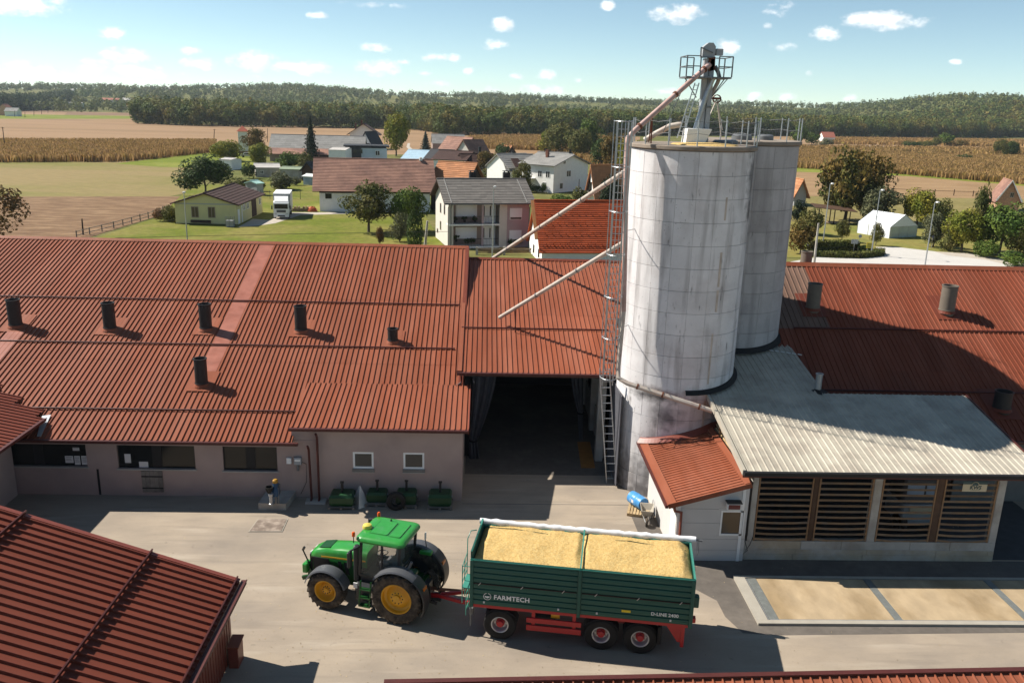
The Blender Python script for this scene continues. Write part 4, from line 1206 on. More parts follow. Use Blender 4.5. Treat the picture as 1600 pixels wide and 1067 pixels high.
# machine parked inside, seen between the slats
mc = thing('parked_machine', 'parked machine with a pale blue window seen through the slats of the last bay', 'machine', (19.6, 33.4, 0))
MB().cbox(-.9, .9, 0, 1.6, .5, 1.4, .08).build('body', MT['grey_paint'], mc)
MB().cbox(-.85, .85, .2, 1.5, 1.402, 2.6, .1).build('cab', MT['plastic_grey'], mc)
MB().box(-.7, .05, .16, .19, 1.75, 2.3).box(.15, .72, .16, .19, 1.75, 2.3).build('cab_window', M('pale_blue_glass', (.30, .38, .5), .3), mc)
MB().cbox(-.6, .6, -.06, -.005, 1.0, 1.3, .02).build('hatch', MT['sign_cream'], mc)
for x in (-.75, .75): MB().lathe([(0, -.15), (.42, -.15), (.45, -.1), (.45, .1), (.42, .15), (0, .15)], 20, (x, .3, .45), 'x').build('wheel', MT['rubber'], mc, smooth=40)

# --- lean-to with white panel walls
lt = thing('lean_to', 'white panel lean-to with red monopitch roof against the silo', 'shed', (9.6, 31, 0))
LX0, LZ0, LX1, LZ1, LY0, LY1 = 7.62, 2.68, 10.82, 3.62, 30.55, 37.4
lsl = (LZ1 - LZ0) / (LX1 - LX0)
UL = V((1, 0, lsl)).normalized()
LL = (LX1 - LX0) * sqrt(1 + lsl * lsl)
mb = slab_mb((LX0, LY1, LZ0), (0, -1, 0), UL, LY1 - LY0, LL, .07)
roof = fix_normals(mb.build('roof', MT['roof_trim'], lt, world=True))
lay_sheets(roof, (LX0 + .12, LY1, LZ0 + .12 * lsl), (0, -1, 0), UL, LY1 - LY0 - .1, LL - .3, MT['roof_red'], pitch=.212, nrib=5, h=.035, b=.07, t=.04)
mb = MB().prism([(LX0 - .05, LY0, LZ0 - .02), (LX0 + .28, LY0, LZ0 + .1), (LX0 + .28, LY1, LZ0 + .1), (LX0 - .05, LY1, LZ0 - .02)], (0, 0, .05))
mb.prism([(LX1 - .22, LY0, LZ1 - .02), (LX1 + .03, LY0, LZ1 + .06), (LX1 + .03, LY1, LZ1 + .06), (LX1 - .22, LY1, LZ1 - .02)], (0, 0, .05))
fix_normals(mb.build('verge_trim', MT['roof_red'], roof))
MB().bar((LX0 - .03, LY0 - .02, LZ0 - .04), (LX1 + .05, LY0 - .02, LZ1 - .02), .05, .2).build('front_fascia', MT['roof_red'], roof)
MB().bar((LX0 - .08, LY0, LZ0 - .08), (LX0 - .08, LY1, LZ0 - .08), .12, .12).build('gutter', GU, lt, world=True)
LF = 30.95
wp, wq = atY(1127, 797, LF), atY(1160, 836, LF)
win = (wp.x, wq.x, wq.z, wp.z)
lx0, lx1 = 8.1, posts[0][0] - .15
zz = [0, .5, 1.0, 1.72, 2.35]
for a, b in zip(zz[:-1], zz[1:]):
    ov = [(win[0], win[1], max(a, win[2]), min(b, win[3]))] if (win[2] < b and win[3] > a) else []
    wall_open(MB(), lx0, lx1, LF, LF + .12, a, b - .012, ov).build('wall_panel', MT['wall_white'], lt, world=True)
fix_normals(MB().prism([(lx0, LF, 2.35), (lx1, LF, 2.35), (lx1, LF, 3.5), (lx0, LF, 2.68)], (0, .12, 0)).build('wall_panel', MT['wall_white'], lt, world=True))
for y0, y1 in ((LF + .125, 32.0), (32.01, 33.6), (33.61, 37.0)):
    MB().box(lx0, lx0 + .12, y0, y1, 0, 2.62).build('wall_panel', MT['wall_white'], lt, world=True)
MB().box(lx0 - .03, lx0 - .002, 31.05, 31.95, .02, 2.05).build('side_door', MT['white'], lt, world=True)
for a, b, z in ((lx0 - .02, lx0 + .1, 2.55), (lx1 - .28, lx1 - .16, 3.3)): MB().box(a, b, LF - .03, LF - .002, 0, z).build('corner_trim', MT['white'], lt, world=True)
fr = MB(); a, b, za, zb = win
for (u0, u1, v0, v1) in ((a, b, za, za + .07), (a, b, zb - .07, zb), (a, a + .07, za + .07, zb - .07), (b - .07, b, za + .07, zb - .07)):
    fr.box(u0, u1, LF - .03, LF + .06, v0, v1)
wn = fr.build('window', MT['white'], lt, world=True)
MB().box(a + .07, b - .07, LF + .01, LF + .03, za + .07, zb - .07).build('pane', MT['glass_brown'], wn)
MB().box(a - .1, b + .1, LF - .012, LF - .002, za - .09, za - .004).box(a - .1, b + .1, LF - .012, LF - .002, zb + .004, zb + .1).build('surround', MT['wall_white'], wn)
mb = MB().path([(lx0 - .25, LY0 + .05, LZ0 - .1), (lx0 - .2, LY0 + .1, LZ0 - .3), (lx0 + .12, LF - .1, LZ0 - .45), (lx0 + .14, LF - .1, .2)], .055, 10)
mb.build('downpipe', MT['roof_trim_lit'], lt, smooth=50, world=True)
p, q = atY(1136, 785, LF - .2), atY(1157, 795, LF - .2)
fl = thing('flood_light', 'flood light box on the white panel wall above the small window', 'lamp', (p.x, LF, q.z))
W_, H_ = q.x - p.x, p.z - q.z
MB().cbox(0, W_, -.3, -.05, 0, H_, .02).build('housing', MT['white'], fl)
MB().box(.05, W_ - .05, -.315, -.302, .03, H_ - .05).build('lens', M('dark_red_lens', (.14, .03, .03), .3), fl)
MB().box(-.02, W_ + .02, -.36, -.02, H_ + .003, H_ + .04).build('hood', MT['plastic'], fl)
# loose cable at the shed corner
mb = MB().path([(11.05, 31.0, 3.5), (11.02, 30.98, 2.2), (11.05, 30.95, 1.2), (10.98, 30.95, .9), (11.12, 30.93, .5), (10.95, 30.95, .3), (11.2, 30.95, .75), (11.3, 30.97, 1.1)], .014, 5)
tag(mb.build('loose_cable', MT['black']), 'thin black cable dangling at the corner of the slatted shed', 'cable')

# --- foreground shed, lower left
fs = thing('foreground_shed', 'large ribbed brown red shed roof in the lower corner of the yard', 'shed', (-9, 22, 0))
FX, FZ, FY0, FY1 = -7.8, 2.50, 12.0, 25.0
fsl = .345
UF = V((-1, 0, fsl)).normalized()
FLN = 17.0
roof = fix_normals(slab_mb((FX, FY0, FZ), (0, 1, 0), UF, FY1 - FY0, FLN).build('roof', MT['roof_trim'], fs, world=True))
lay_sheets(roof, (FX, FY0, FZ), (0, 1, 0), UF, FY1 - FY0, FLN, MT['roof_red_dark'], pitch=.335, nrib=3, h=.075, b=.08, t=.045)
for x in (-10.63, -14.5):
    z = FZ + (FX - x) * fsl
    guard(roof, (x, FY0, z), (x, FY1 + .05, z), n=(.326, 0, .945), hh=.16)
MB().bar((FX - .1, FY0, FZ + .16), (FX - .1, FY1 + .05, FZ + .12), .05, .14, up=(.3, 0, .9)).build('snow_guard', MT['roof_trim'], roof)
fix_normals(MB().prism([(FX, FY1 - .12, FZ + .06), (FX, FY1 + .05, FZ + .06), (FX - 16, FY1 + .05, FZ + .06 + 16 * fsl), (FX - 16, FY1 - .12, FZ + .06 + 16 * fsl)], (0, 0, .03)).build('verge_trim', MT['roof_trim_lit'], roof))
MB().bar((FX + .1, FY0, FZ - .06), (FX + .1, FY1 + .1, FZ - .06), .16, .14).tube((FX + .19, FY0, FZ + .01), (FX + .19, FY1 + .1, FZ + .01), .025, 6).build('gutter', MT['roof_trim'], fs, world=True)
FWX = -8.1
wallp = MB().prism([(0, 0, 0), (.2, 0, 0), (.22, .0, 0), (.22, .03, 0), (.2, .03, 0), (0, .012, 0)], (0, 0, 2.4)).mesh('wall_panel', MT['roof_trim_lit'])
y = FY1 - .35
k = 0
while y > 15:
    o = link('wall_panel', wallp, fs, world=True)
    o.matrix_basis = Matrix.Translation((FWX, y, 0)) @ Matrix.Rotation(-pi / 2, 4, 'Z')
    y -= .24; k += 1
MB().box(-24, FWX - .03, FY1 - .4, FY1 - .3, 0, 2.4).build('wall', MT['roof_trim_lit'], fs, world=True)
bx = thing('red_cabinet', 'small red metal cabinet at the corner of the foreground shed', 'cabinet', (-8.0, 23.9, 0))
MB().cbox(0, .32, 0, .6, 0, .75, .02).build('case', MT['roof_trim_lit'], bx)
MB().prism([(-.02, -.03, .755), (.36, -.03, .755), (.36, .63, .80), (-.02, .63, .80)], (0, 0, .04)).build('lid', MT['roof_red'], bx)

# --- side wing at the far left, joining the barn roof
hw = thing('side_wing', 'low side wing with ribbed red roof running into the long barn', 'building', (-23, 33, 0))
HX, HY0, HY1 = -20.0, 26.0, 42.0
hz = atX(65, 655, HX).z
hsl = .21
UH = V((-1, 0, hsl)).normalized()
roof = fix_normals(slab_mb((HX, HY0, hz), (0, 1, 0), UH, 37.0 - HY0, 9).build('roof', MT['roof_trim'], hw, world=True))
lay_sheets(roof, (HX, HY0, hz), (0, 1, 0), UH, 37.05 - HY0, 9, MT['roof_red_dark'], pitch=.3, nrib=3, h=.05, b=.09, t=.05)
# last sheets shorten along the valley with the barn roof
for k in range(4):
    y0 = 37.05 + k * .9; xs_ = HX - (bz(y0 + .9) - hz) / hsl * .98
    L_ = 9 - (HX - xs_)
    if L_ > 0: lay_sheets(roof, (xs_, y0, hz + (HX - xs_) * hsl), (0, 1, 0), UH, .9, L_, MT['roof_red_dark'], pitch=.3, nrib=3, h=.05, b=.09, t=.05)
MB().bar((HX + .08, HY0, hz - .05), (HX + .08, 37.0, hz - .05), .15, .13).tube((HX + .17, HY0, hz + .01), (HX + .17, 37.0, hz + .01), .028, 6).build('gutter', GU, hw, world=True)
MB().bar((-21.3, HY0, hz + 1.3 * hsl + .1), (-21.3, 34.4, hz + 1.3 * hsl + .1), .05, .11).build('snow_guard', MT['roof_trim'], roof)
MB().box(-30, -21.2, 28, 36.3, 0, hz - .1).build('wall', MT['wall_pink'], hw, world=True)

# --- roof sliver at the bottom of the picture
br = thing('near_roof', 'sliver of a red ribbed roof along the lower edge of the yard', 'building', (8, 17, 0))
ba, bb = at(600, 1067.5, 3.4), at(1640, 1047, 3.4)
A_ = (bb - ba).normalized()
U_ = V((A_.y, -A_.x, 0)); U_ = V((U_.x, U_.y, -.27)).normalized()
W_ = (bb - ba).length
oo = ba + U_ * 6
roof = fix_normals(slab_mb(oo, A_, -U_, W_, 6).build('roof', MT['roof_trim'], br, world=True))
lay_sheets(roof, oo, A_, -U_, W_, 6, MT['roof_red'], h=.05)
Pn = V((-A_.y, A_.x, 0))
ph = [ba + Pn * s for s in (.05, .16)]
MB().bar(ba + V((0, 0, .05)) - U_ * .0, bb + V((0, 0, .05)), .16, .05).build('ridge_cap', MT['roof_trim'], roof)
fix_normals(MB().prism([ba + V((0, 0, -.14)), bb + V((0, 0, -.14)), bb + Pn * .3 + V((0, 0, -.3)), ba + Pn * .3 + V((0, 0, -.3))], (0, 0, .08)).build('back_slope', MT['roof_trim'], roof))
c = (ba + bb) / 2 - Pn * 3
MB().box(ba.x + .3, bb.x - .3, 13.5, min(ba.y, bb.y) - .35, 0, 2.0).build('wall', MT['wall_pink'], br, world=True)


# ------------------------------------------------------------------ silos
S1, R1, S2, R2 = V((9.48, 39.2, 0)), 2.77, V((12.98, 43.6, 0)), 2.85
ZT1, ZT2 = 16.42, 16.56


def silo(name, label, c, R, zt, mat, ncol, zrow, fa, nvis, zlow):
    t = thing(name, label, 'silo', c)
    MB().lathe([(R - .05, 0), (R - .05, zt - .2), (0, zt - .2)], 64).build('core', MT['silo_joint'], t, smooth=40)
    n = max(1, round((zt - .22 - zlow) / zrow)); rh = (zt - .22 - zlow) / n
    da = 2 * pi / ncol; gap = .004 / R; sub = 5
    mb = MB(); g = .007
    a0, a1 = gap, da - gap
    vs = []
    for (r, ins) in ((R - .06, 0), (R - .004, 0), (R, .008)):
        for z in (g + ins, rh - g - ins):
            for k in range(sub + 1):
                a = a0 + ins / R + (a1 - a0 - 2 * ins / R) * k / sub
                vs.append((r * cos(a), r * sin(a), z))
    m = sub + 1
    fs = []
    for L_ in range(2):
        b, u = L_ * 2 * m, (L_ + 1) * 2 * m
        for k in range(sub):
            fs += [(b + k, b + k + 1, u + k + 1, u + k), (b + m + k + 1, b + m + k, u + m + k, u + m + k + 1)]
        fs += [(b, u, u + m, b + m), (b + sub, b + m + sub, u + m + sub, u + sub)]
    u = 4 * m
    for k in range(sub): fs.append((u + k, u + k + 1, u + m + k + 1, u + m + k))
    mb.v, mb.f = vs, fs
    me = mb.mesh('concrete_panel', mat, 20)
    for i in range(n):
        for k in range(nvis):
            a = fa - nvis * da / 2 + k * da
            s = 1 + random.uniform(-.0016, .0016)
            o = link('concrete_panel', me, t)
            o.matrix_basis = Matrix.Translation((0, 0, zlow + i * rh)) @ Matrix.Rotation(a, 4, 'Z') @ Matrix.Diagonal((s, s, 1, 1))
    back0 = fa + nvis * da / 2
    MB().lathe([(R, zlow), (R, zt - .22)], 40, a0=back0, a1=back0 + 2 * pi - nvis * da).build('back_shell', mat, t, smooth=40)
    if zlow > .05: MB().lathe([(R, 0), (R, zlow)], 48).build('foot', mat, t, smooth=40)
    MB().lathe([(R - .1, zt - .22), (R + .09, zt - .18), (R + .11, zt - .16), (R + .11, zt - .04), (R + .08, zt), (0, zt + .02)], 72).build('roof_slab', MT['slab_edge'], t, smooth=30)
    return t


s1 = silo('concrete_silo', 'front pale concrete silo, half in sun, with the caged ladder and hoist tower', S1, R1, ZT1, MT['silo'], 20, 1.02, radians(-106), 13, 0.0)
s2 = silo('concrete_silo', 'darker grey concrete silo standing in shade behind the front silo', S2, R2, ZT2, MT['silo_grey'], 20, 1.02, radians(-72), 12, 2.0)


def on_ring(c, R, a, z): return V((c.x + R * cos(a), c.y + R * sin(a), z))


for (sl_, c, R, zt, angs, off) in ((s1, S1, R1, ZT1, [radians(a) for a in range(-175, 175, 25)], .05), (s2, S2, R2, ZT2, [radians(a) for a in range(-90, 235, 30)], .05)):
    post = MB().tube((0, 0, 0), (0, 0, 1.12), .03, 7).mesh('railing_post', MT['galv'], 50)
    pts = []
    for a in angs:
        p = on_ring(V((0, 0, 0)), R + off, a, zt - .02)
        o = link('railing_post', post, sl_); o.matrix_basis = Matrix.Translation(p)
        pts.append(p)
    mb = MB()
    for h in (.55, 1.05):
        for a, b in zip(pts[:-1], pts[1:]):
            mid = (a + b) / 2 + V((0, 0, h - .07)); mb.path([a + V((0, 0, h)), mid, b + V((0, 0, h))], .009, 4, cap=False)
    mb.build('railing_wire', MT['galv_dark'], sl_)
    # spilled grain and fittings on the roof
MB().lathe([(1.5, ZT1 + .005), (1.4, ZT1 + .05), (.4, ZT1 + .12), (0, ZT1 + .12)], 26, (.3, -.9, 0)).build('roof_spill', MT['grain'], s1)
MB().path([(-2.1, .6, ZT1 + .1), (-1.6, .3, ZT1 + .45), (-1.1, .1, ZT1 + .75), (-.6, 0, ZT1 + .85)], .13, 10).build('roof_duct', MT['pipe_cream'], s1, smooth=50)
for dx, dy, w in ((1.3, -.2, .45), (1.9, .7, .35)): MB().lathe([(w, ZT1), (w, ZT1 + .16), (w - .1, ZT1 + .22), (0, ZT1 + .22)], 18, (dx, dy, 0)).build('roof_hatch', MT['galv_dark'], s1, smooth=40)
for dx, dy, w in ((-.3, -1.1, .5), (1.1, -.4, .4)): MB().lathe([(w, ZT2), (w, ZT2 + .2), (w - .1, ZT2 + .28), (0, ZT2 + .28)], 18, (dx, dy, 0)).build('roof_hatch', MT['galv_dark'], s2, smooth=40)
# dark flashing collars where the roofs meet the silos
mb = MB(); n = 26
for k in range(n + 1):
    a = radians(-92 + 88 * k / n)
    p = on_ring(V((0, 0, 0)), R1, a, 0); z = kz(max(min(p.y + S1.y, 43.0), KE))
    mb.v += [(p.x * 1.003, p.y * 1.003, z + .26), (p.x * 1.03, p.y * 1.03, z + .23), (p.x * 1.075, p.y * 1.075, z + .075)]
mb.f = [(3 * k + j, 3 * k + 3 + j, 3 * k + 4 + j, 3 * k + 1 + j) for k in range(n) for j in range(2)]
mb.build('flashing_collar', MT['tar'], s1)
mb = MB()
for k in range(n + 1):
    a = radians(-160 + 172 * k / n)
    p = on_ring(V((0, 0, 0)), R2, a, 0); y = p.y + S2.y
    z = kz(min(y, 43.1)) if p.x + S2.x < 16.0 else max(rz(y), kz(min(y, 43.1)) - .3)
    mb.v += [(p.x * 1.003, p.y * 1.003, z + .32), (p.x * 1.03, p.y * 1.03, z + .28), (p.x * 1.08, p.y * 1.08, z + .075)]
mb.f = [(3 * k + j, 3 * k + 3 + j, 3 * k + 4 + j, 3 * k + 1 + j) for k in range(n) for j in range(2)]
mb.build('flashing_collar', MT['tar'], s2)
mb = MB()
for k in range(n + 1):
    a = radians(-132 + 80 * k / n)
    p = on_ring(V((0, 0, 0)), R1, a, 0); x = p.x + S1.x; z = LZ0 + (min(max(x, LX0), LX1) - LX0) * lsl
    mb.v += [(p.x * 1.004, p.y * 1.004, z + .26), (p.x * 1.03, p.y * 1.03, z + .24), (p.x * 1.10, p.y * 1.10, z + .05)]
mb.f = [(3 * k + j, 3 * k + 3 + j, 3 * k + 4 + j, 3 * k + 1 + j) for k in range(n) for j in range(2)]
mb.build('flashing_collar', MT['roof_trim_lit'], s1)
# rust runs down the concrete
for (a, z0, z1, w) in ((-68, 9.2, 10.2, .06), (-68, 10.35, 11.9, .06), (-67.7, 13.3, 14.3, .05), (-69.5, 5.8, 8.2, .05), (-71, 2.9, 5.0, .06)):
    mb = MB()
    for k in range(4):
        aa = radians(a) + (k - 1.5) * w / 1.5 / R1
        mb.v += [((R1 + .006) * cos(aa), (R1 + .006) * sin(aa), z0), ((R1 + .006) * cos(aa), (R1 + .006) * sin(aa), z1)]
    mb.f = [(2 * k, 2 * k + 2, 2 * k + 3, 2 * k + 1) for k in range(3)]
    mb.build('rust_run', M('rust_run', (.50, .42, .36), .85, .35, 4, stretch=(2, 2, .4)), s1)

# hoist tower on top
e = lambda x, y, dy=0.0: atY(x, y, 39.2 + dy)
tw = thing('grain_elevator', 'grain elevator head tower with railed platform on top of the front silo', 'elevator', (e(1100, 210).x, 39.2, ZT1))
GM = MT['grey_paint']
zpl = e(1105, 121).z
xa, xb = e(1093, 210).x, e(1102, 210).x
for x in (xa, xb):
    MB().cbox(x - .105, x + .105, 39.0, 39.32, ZT1, e(1105, 92).z, .02).build('leg_casing', GM, tw, world=True)
    MB().box(x - .13, x + .13, 38.97, 39.36, ZT1 + 1.6, ZT1 + 1.68).build('casing_flange', MT['galv_dark'], tw, world=True)
h0, h1 = e(1095, 90), e(1117, 68)
mb = MB().prism([(h0.x, 38.95, h0.z), (h0.x + .02, 38.95, h0.z + .42), (h0.x + .25, 38.95, h1.z), (h1.x - .12, 38.95, h1.z), (h1.x, 38.95, h0.z + .45), (h1.x - .02, 38.95, h0.z)], (0, .5, 0))
fix_normals(mb.build('head_housing', MT['grey_paint'], tw, world=True))
p, q = e(1117, 87), e(1129, 77)
MB().cbox(p.x, q.x, 39.0, 39.4, p.z, q.z, .03).build('motor_box', GM, tw, world=True)
mb = MB()
a, b, c_, d_ = e(1095, 90, -.3), e(1095.5, 74.5, -.3), e(1114, 83, -.3), e(1114, 90, -.3)
for p, q in ((a, b), (b, c_), (a, d_)): mb.bar(p, q, .05)
mb.build('motor_frame', MT['galv_dark'], tw, world=True)
fix_normals(MB().prism([e(1108, 89, -.2), e(1118, 89, -.2), e(1117, 110, -.2), e(1108, 112, -.2), e(1106, 98, -.2)], (0, .3, 0)).build('outlet_hopper', MT['rust'], tw, world=True))
x0, x1 = e(1067, 120).x, e(1137, 120).x
MB().box(x0, x1, 38.55, 39.9, zpl - .07, zpl).build('platform', MT['galv_dark'], tw, world=True)
zr = e(1105, 89.5).z
for xa_, xb_ in ((x0, x0 + .6), (x1, x1 - .6)):
    rail = MB()
    for x in (xa_, xb_):
        for y in (38.57, 39.88): rail.bar((x, y, zpl), (x, y, zr), .05)
    for z in ((zpl + zr) / 2, zr):
        for y in (38.57, 39.88): rail.bar((xa_, y, z), (xb_, y, z), .04)
        rail.bar((xa_, 38.57, z), (xa_, 39.88, z), .04)
    rail.build('railing', MT['galv_dark'], tw, world=True)
mb = MB().bar((x0 + .05, 39.2, zpl), e(1088, 153), .04).bar((x1 - .1, 39.2, zpl), e(1108, 158), .04).bar((x0 + .1, 38.6, zpl), e(1036, 207, -.6), .03).bar((x1 - .1, 38.6, zpl), e(1112, 152, -.1), .03)
mb.build('stay', MT['galv_dark'], tw, world=True)
p, q = e(1114, 123, -.25), e(1085, 206, -.3)
m1 = e(1105, 144, -.25)
MB().path([p, m1, q], .11, 10).build('spout', MT['galv'], tw, smooth=50, world=True)
MB().path([e(1124, 122, .2), e(1121, 130, .2), e(1106, 158, .2)], .09, 10).build('spout', MT['pipe_cream'], tw, smooth=50, world=True)
MB().path([e(1117, 104), e(1122, 113), e(1124, 121, .2)], .09, 10).build('spout', MT['galv_dark'], tw, smooth=50, world=True)
a, b = e(1071, 216, -.7), e(1098, 202, -.7)
fix_normals(MB().prism([(a.x, a.y - .1, ZT1), (b.x + .1, a.y - .1, ZT1), (b.x + .4, a.y - .1, b.z), (a.x + .05, a.y - .1, b.z)], (0, .9, 0)).build('boot_box', MT['white'], tw, world=True))
ld = MB()
for s in (0, 9):
    ld.bar(e(1058 + s, 216, -.2), e(1086 + s * .7, 130, -.2), .045)
for k in range(12):
    u = (k + .5) / 12; p = e(1058, 216, -.2).lerp(e(1086, 130, -.2), u); q = e(1067, 216, -.2).lerp(e(1092.3, 130, -.2), u)
    ld.bar(p, q, .03)
ld.build('ladder', MT['galv'], tw, world=True)
# small pulley tripod at the far edge of the silo roof
tp = thing('roof_tripod', 'thin tripod with a rusty pulley on the silo roof behind the tower', 'tripod', on_ring(S1, 1.6, radians(20), ZT1))
top = e(1120, 155, 1.2)
mb = MB()
for x, y in ((1105, 190), (1127, 215), (1129, 204)): mb.bar(top, e(x, y, 1.2 + (x - 1119) * .04), .035)
mb.build('tripod_leg', MT['pipe_cream'], tp, world=True)
MB().lathe([(.16, -.05), (.2, -.05), (.2, .05), (.16, .05)], 14, top, 'y').bar(top + V((-.25, 0, .02)), top + V((.2, 0, .02)), .1).build('pulley', MT['rust'], tp, world=True)

# pipes
Y1 = 38.25
pp = thing('grain_pipe', 'faded pink grain pipe from the elevator head down the silo side and along its foot', 'pipe', (7, 38.2, 0))
P1 = atY(984, 211, 37.45); low = atY(965, 590, 37.2)
P3 = atX(1113, 642, 10.45)
head = e(1109, 101, -.35)
MB().path([head, P1 + (head - P1) * .06, P1 + V((-.06, 0, -.12)), P1 + V((-.1, 0, -.4)), V((low.x + .1, 37.3, 9))], .115, 12).build('pipe_run', MT['pipe_pink'], pp, smooth=50, world=True)
MB().path([V((low.x + .1, 37.3, 9)), low + V((0, 0, .5)), low + V((.0, -.2, .05)), low + V((.4, -.45, -.12)), P3], .11, 12).build('pipe_run', MT['pipe_cream'], pp, smooth=50, world=True)
mb = MB()
for u in (.12, .57, .93):
    c = P1.lerp(head, u); d = (head - P1).normalized(); mb.tube(c - d * .05, c + d * .05, .15, 12)
a = low + V((.4, -.45, -.12))
for u in (.12, .42, .85):
    c = a.lerp(P3, u); d = (P3 - a).normalized(); mb.tube(c - d * .04, c + d * .04, .135, 12)
mb.build('pipe_clamp', MT['rust'], pp, world=True)
c = P1.lerp(head, .28)
MB().bar(c, on_ring(S1, 2.2, radians(200), ZT1), .06).bar(c, on_ring(S1, 2.0, radians(175), ZT1), .05).build('pipe_stay', MT['rust'], pp, world=True)


def plain_pipe(a, b, r, label, stay=None):
    t = thing('grain_pipe', label, 'pipe', ((a + b) / 2))
    MB().tube(a, b, r, 12).build('pipe_run', MT['pipe_cream'], t, smooth=50, world=True)
    mb = MB(); d = (b - a).normalized()
    n = max(3, int((b - a).length / 2.6))
    for k in range(1, n): c = a.lerp(b, k / n); mb.tube(c - d * .04, c + d * .04, r + .02, 12)
    mb.build('pipe_clamp', MT['galv_dark'], t, world=True)
    if stay: MB().bar(stay[0], stay[1], .06).build('pipe_stay', MT['roof_trim'], t, world=True)
    return t


plain_pipe(atY(992, 258, 40.3), atY(771, 403, 58), .12, 'long cream pipe slanting past the orange roof to behind the barn ridge')
pa = atY(974, 379, 39.0); pb = atP(781, 496, (0, CE, CZ + .42), (0, -cs, 1))
sup = pa.lerp(pb, .85)
plain_pipe(pa, pb, .11, 'cream pipe ending low over the red drive-through roof', (sup, V((sup.x, sup.y, cz(sup.y)))))

# caged ladder
lx = atY(975, 186, 37.1); zt_ = lx.z; zb_ = atY(951, 598, 37.1).z
cl = thing('caged_ladder', 'tall galvanised ladder with safety cage up the left side of the silo', 'ladder', (lx.x, 37.3, zb_))
X0 = lx.x; YL = 37.3
for s in (-.24, .24): MB().bar((X0 + s, YL, zb_ - .2), (X0 + s, YL, zt_ - .1), .05, .03).build('rail', MT['galv'], cl, world=True)
rg = MB().tube((-.24, 0, 0), (.24, 0, 0), .014, 5).mesh('rung', MT['galv'])
z = zb_
while z < zt_ - .3:
    o = link('rung', rg, cl); o.location = (0, 0, z - zb_); z += .3
hp = MB(); n = 12
hp.path([(-.24, 0, 0)] + [(.40 * cos(pi + pi * k / n), -.12 + .62 * sin(pi + pi * k / n), 0) for k in range(n + 1)] + [(.24, 0, 0)], .02, 5)
hm = hp.mesh('hoop', MT['galv'])
hz_ = [zb_ + .3 + (zt_ - zb_ - .4) * k / 6 for k in range(7)]
for z in hz_: link('hoop', hm, cl).location = (0, 0, z - zb_)
for k in (0, 3, 4.5, 6, 7.5, 9, 12):
    a = pi + pi * k / n
    MB().bar((.40 * cos(a), -.12 + .62 * sin(a), .3), (.40 * cos(a), -.12 + .62 * sin(a), zt_ - zb_ - .05), .035, .012).build('cage_strap', MT['galv'], cl)
for z in (zb_ + 2.5, zb_ + 7): MB().bar((X0 + .24, YL, z), (S1.x - R1 + .25, S1.y - .9, z), .03).build('wall_bracket', MT['galv'], cl, world=True)


def ladder(label, a, b, w, nr, mat, name='ladder', group=None):
    """a plain ladder from foot a to head b, w wide along x"""
    t = thing(name, label, 'ladder', a)
    a, b = V(a), V(b); side = V((w / 2, 0, 0))
    for s in (-1, 1): MB().bar(a + side * s, b + side * s * .92, .045, .07).build('rail', mat, t, world=True)
    rm = MB().tube((-.5, 0, 0), (.5, 0, 0), .02, 6).mesh('rung', mat)
    for k in range(nr):
        u = (k + .6) / nr; o = link('rung', rm, t); c = a.lerp(b, u) - a
        o.location = c; o.scale = (w * (1 - .08 * u), 1, 1)
    return t


f0 = at(955.5, 754); ladder('upright aluminium ladder below the cage, standing on the yard', f0, (X0 - .02, f0.y - .05, zb_ + .3), .5, 15, MT['galv'])
g0 = at(972, 750); ladder('wide grey step ladder leaning against the silo foot', g0, atY(986, 682, g0.y + .75), .62, 8, MT['wood_grey'])
g1 = at(963, 735); ladder('slim rusty orange ladder leaning behind the upright ladder', g1 + V((.1, .2, 0)), atY(981, 614, g1.y + .35), .34, 14, MT['pipe_cream'])

# ------------------------------------------------------------------ things standing in the yard
# blue barrel on a pallet, wheelbarrow, sacks
def pallet(name, label, loc, rz, mat, w=1.2, d=.8, group=None):
    t = thing(name, label, 'pallet', loc, rz, group)
    pk = MB().box(-w / 2, w / 2, -.05, .05, 0, .022).mesh('plank', mat)
    for k in range(6): link('plank', pk, t).location = (0, -d / 2 + .05 + (d - .1) * k / 5, .122)
    bk = MB().box(-.05, .05, -d / 2, d / 2, 0, .09).mesh('runner', mat)
    for x in (-w / 2 + .05, 0, w / 2 - .05): link('runner', bk, t).location = (x, 0, .026)
    for y in (-d / 2 + .06, d / 2 - .06): link('plank', pk, t).location = (0, y, 0)
    return t


pl = at(992, 800)
pallet('pallet', 'pale new pallet under the blue barrel', (pl.x + .1, pl.y + .1, 0), radians(75), MT['wood_new'])
bp = V((pl.x + .15, pl.y + .3, .145))
bl = thing('blue_barrel', 'bright blue plastic barrel lying on the pale pallet', 'barrel', bp, radians(-62))
prof = [(0, -.46), (.27, -.46), (.29, -.44), (.295, -.2), (.31, -.17), (.31, -.12), (.295, -.09), (.295, .09), (.31, .12), (.31, .17), (.295, .2), (.29, .44), (.27, .46), (.26, .45), (.25, .43), (0, .43)]
MB().lathe(prof, 28, (0, 0, .31), 'x').build('drum', MT['blue_plastic'], bl, smooth=40)
for y in (-.12, .12): MB().tube((.43, y, .31), (.47, y, .31), .035, 10).build('bung', MT['blue_plastic'], bl)
MB().box(-.2, .05, -.3, -.295, .25, .4).build('sticker', MT['paper'], bl)
wb = at(1012, 818)
w = thing('wheelbarrow', 'pale metal wheelbarrow parked by the white panel wall', 'wheelbarrow', (wb.x, wb.y + .35, 0), radians(-100))
mb = MB()
top = [(-.48, -.32, .62), (.48, -.27, .66), (.48, .27, .66), (-.48, .32, .62)]; bot = [(-.30, -.2, .36), (.28, -.17, .34), (.28, .17, .34), (-.30, .2, .36)]
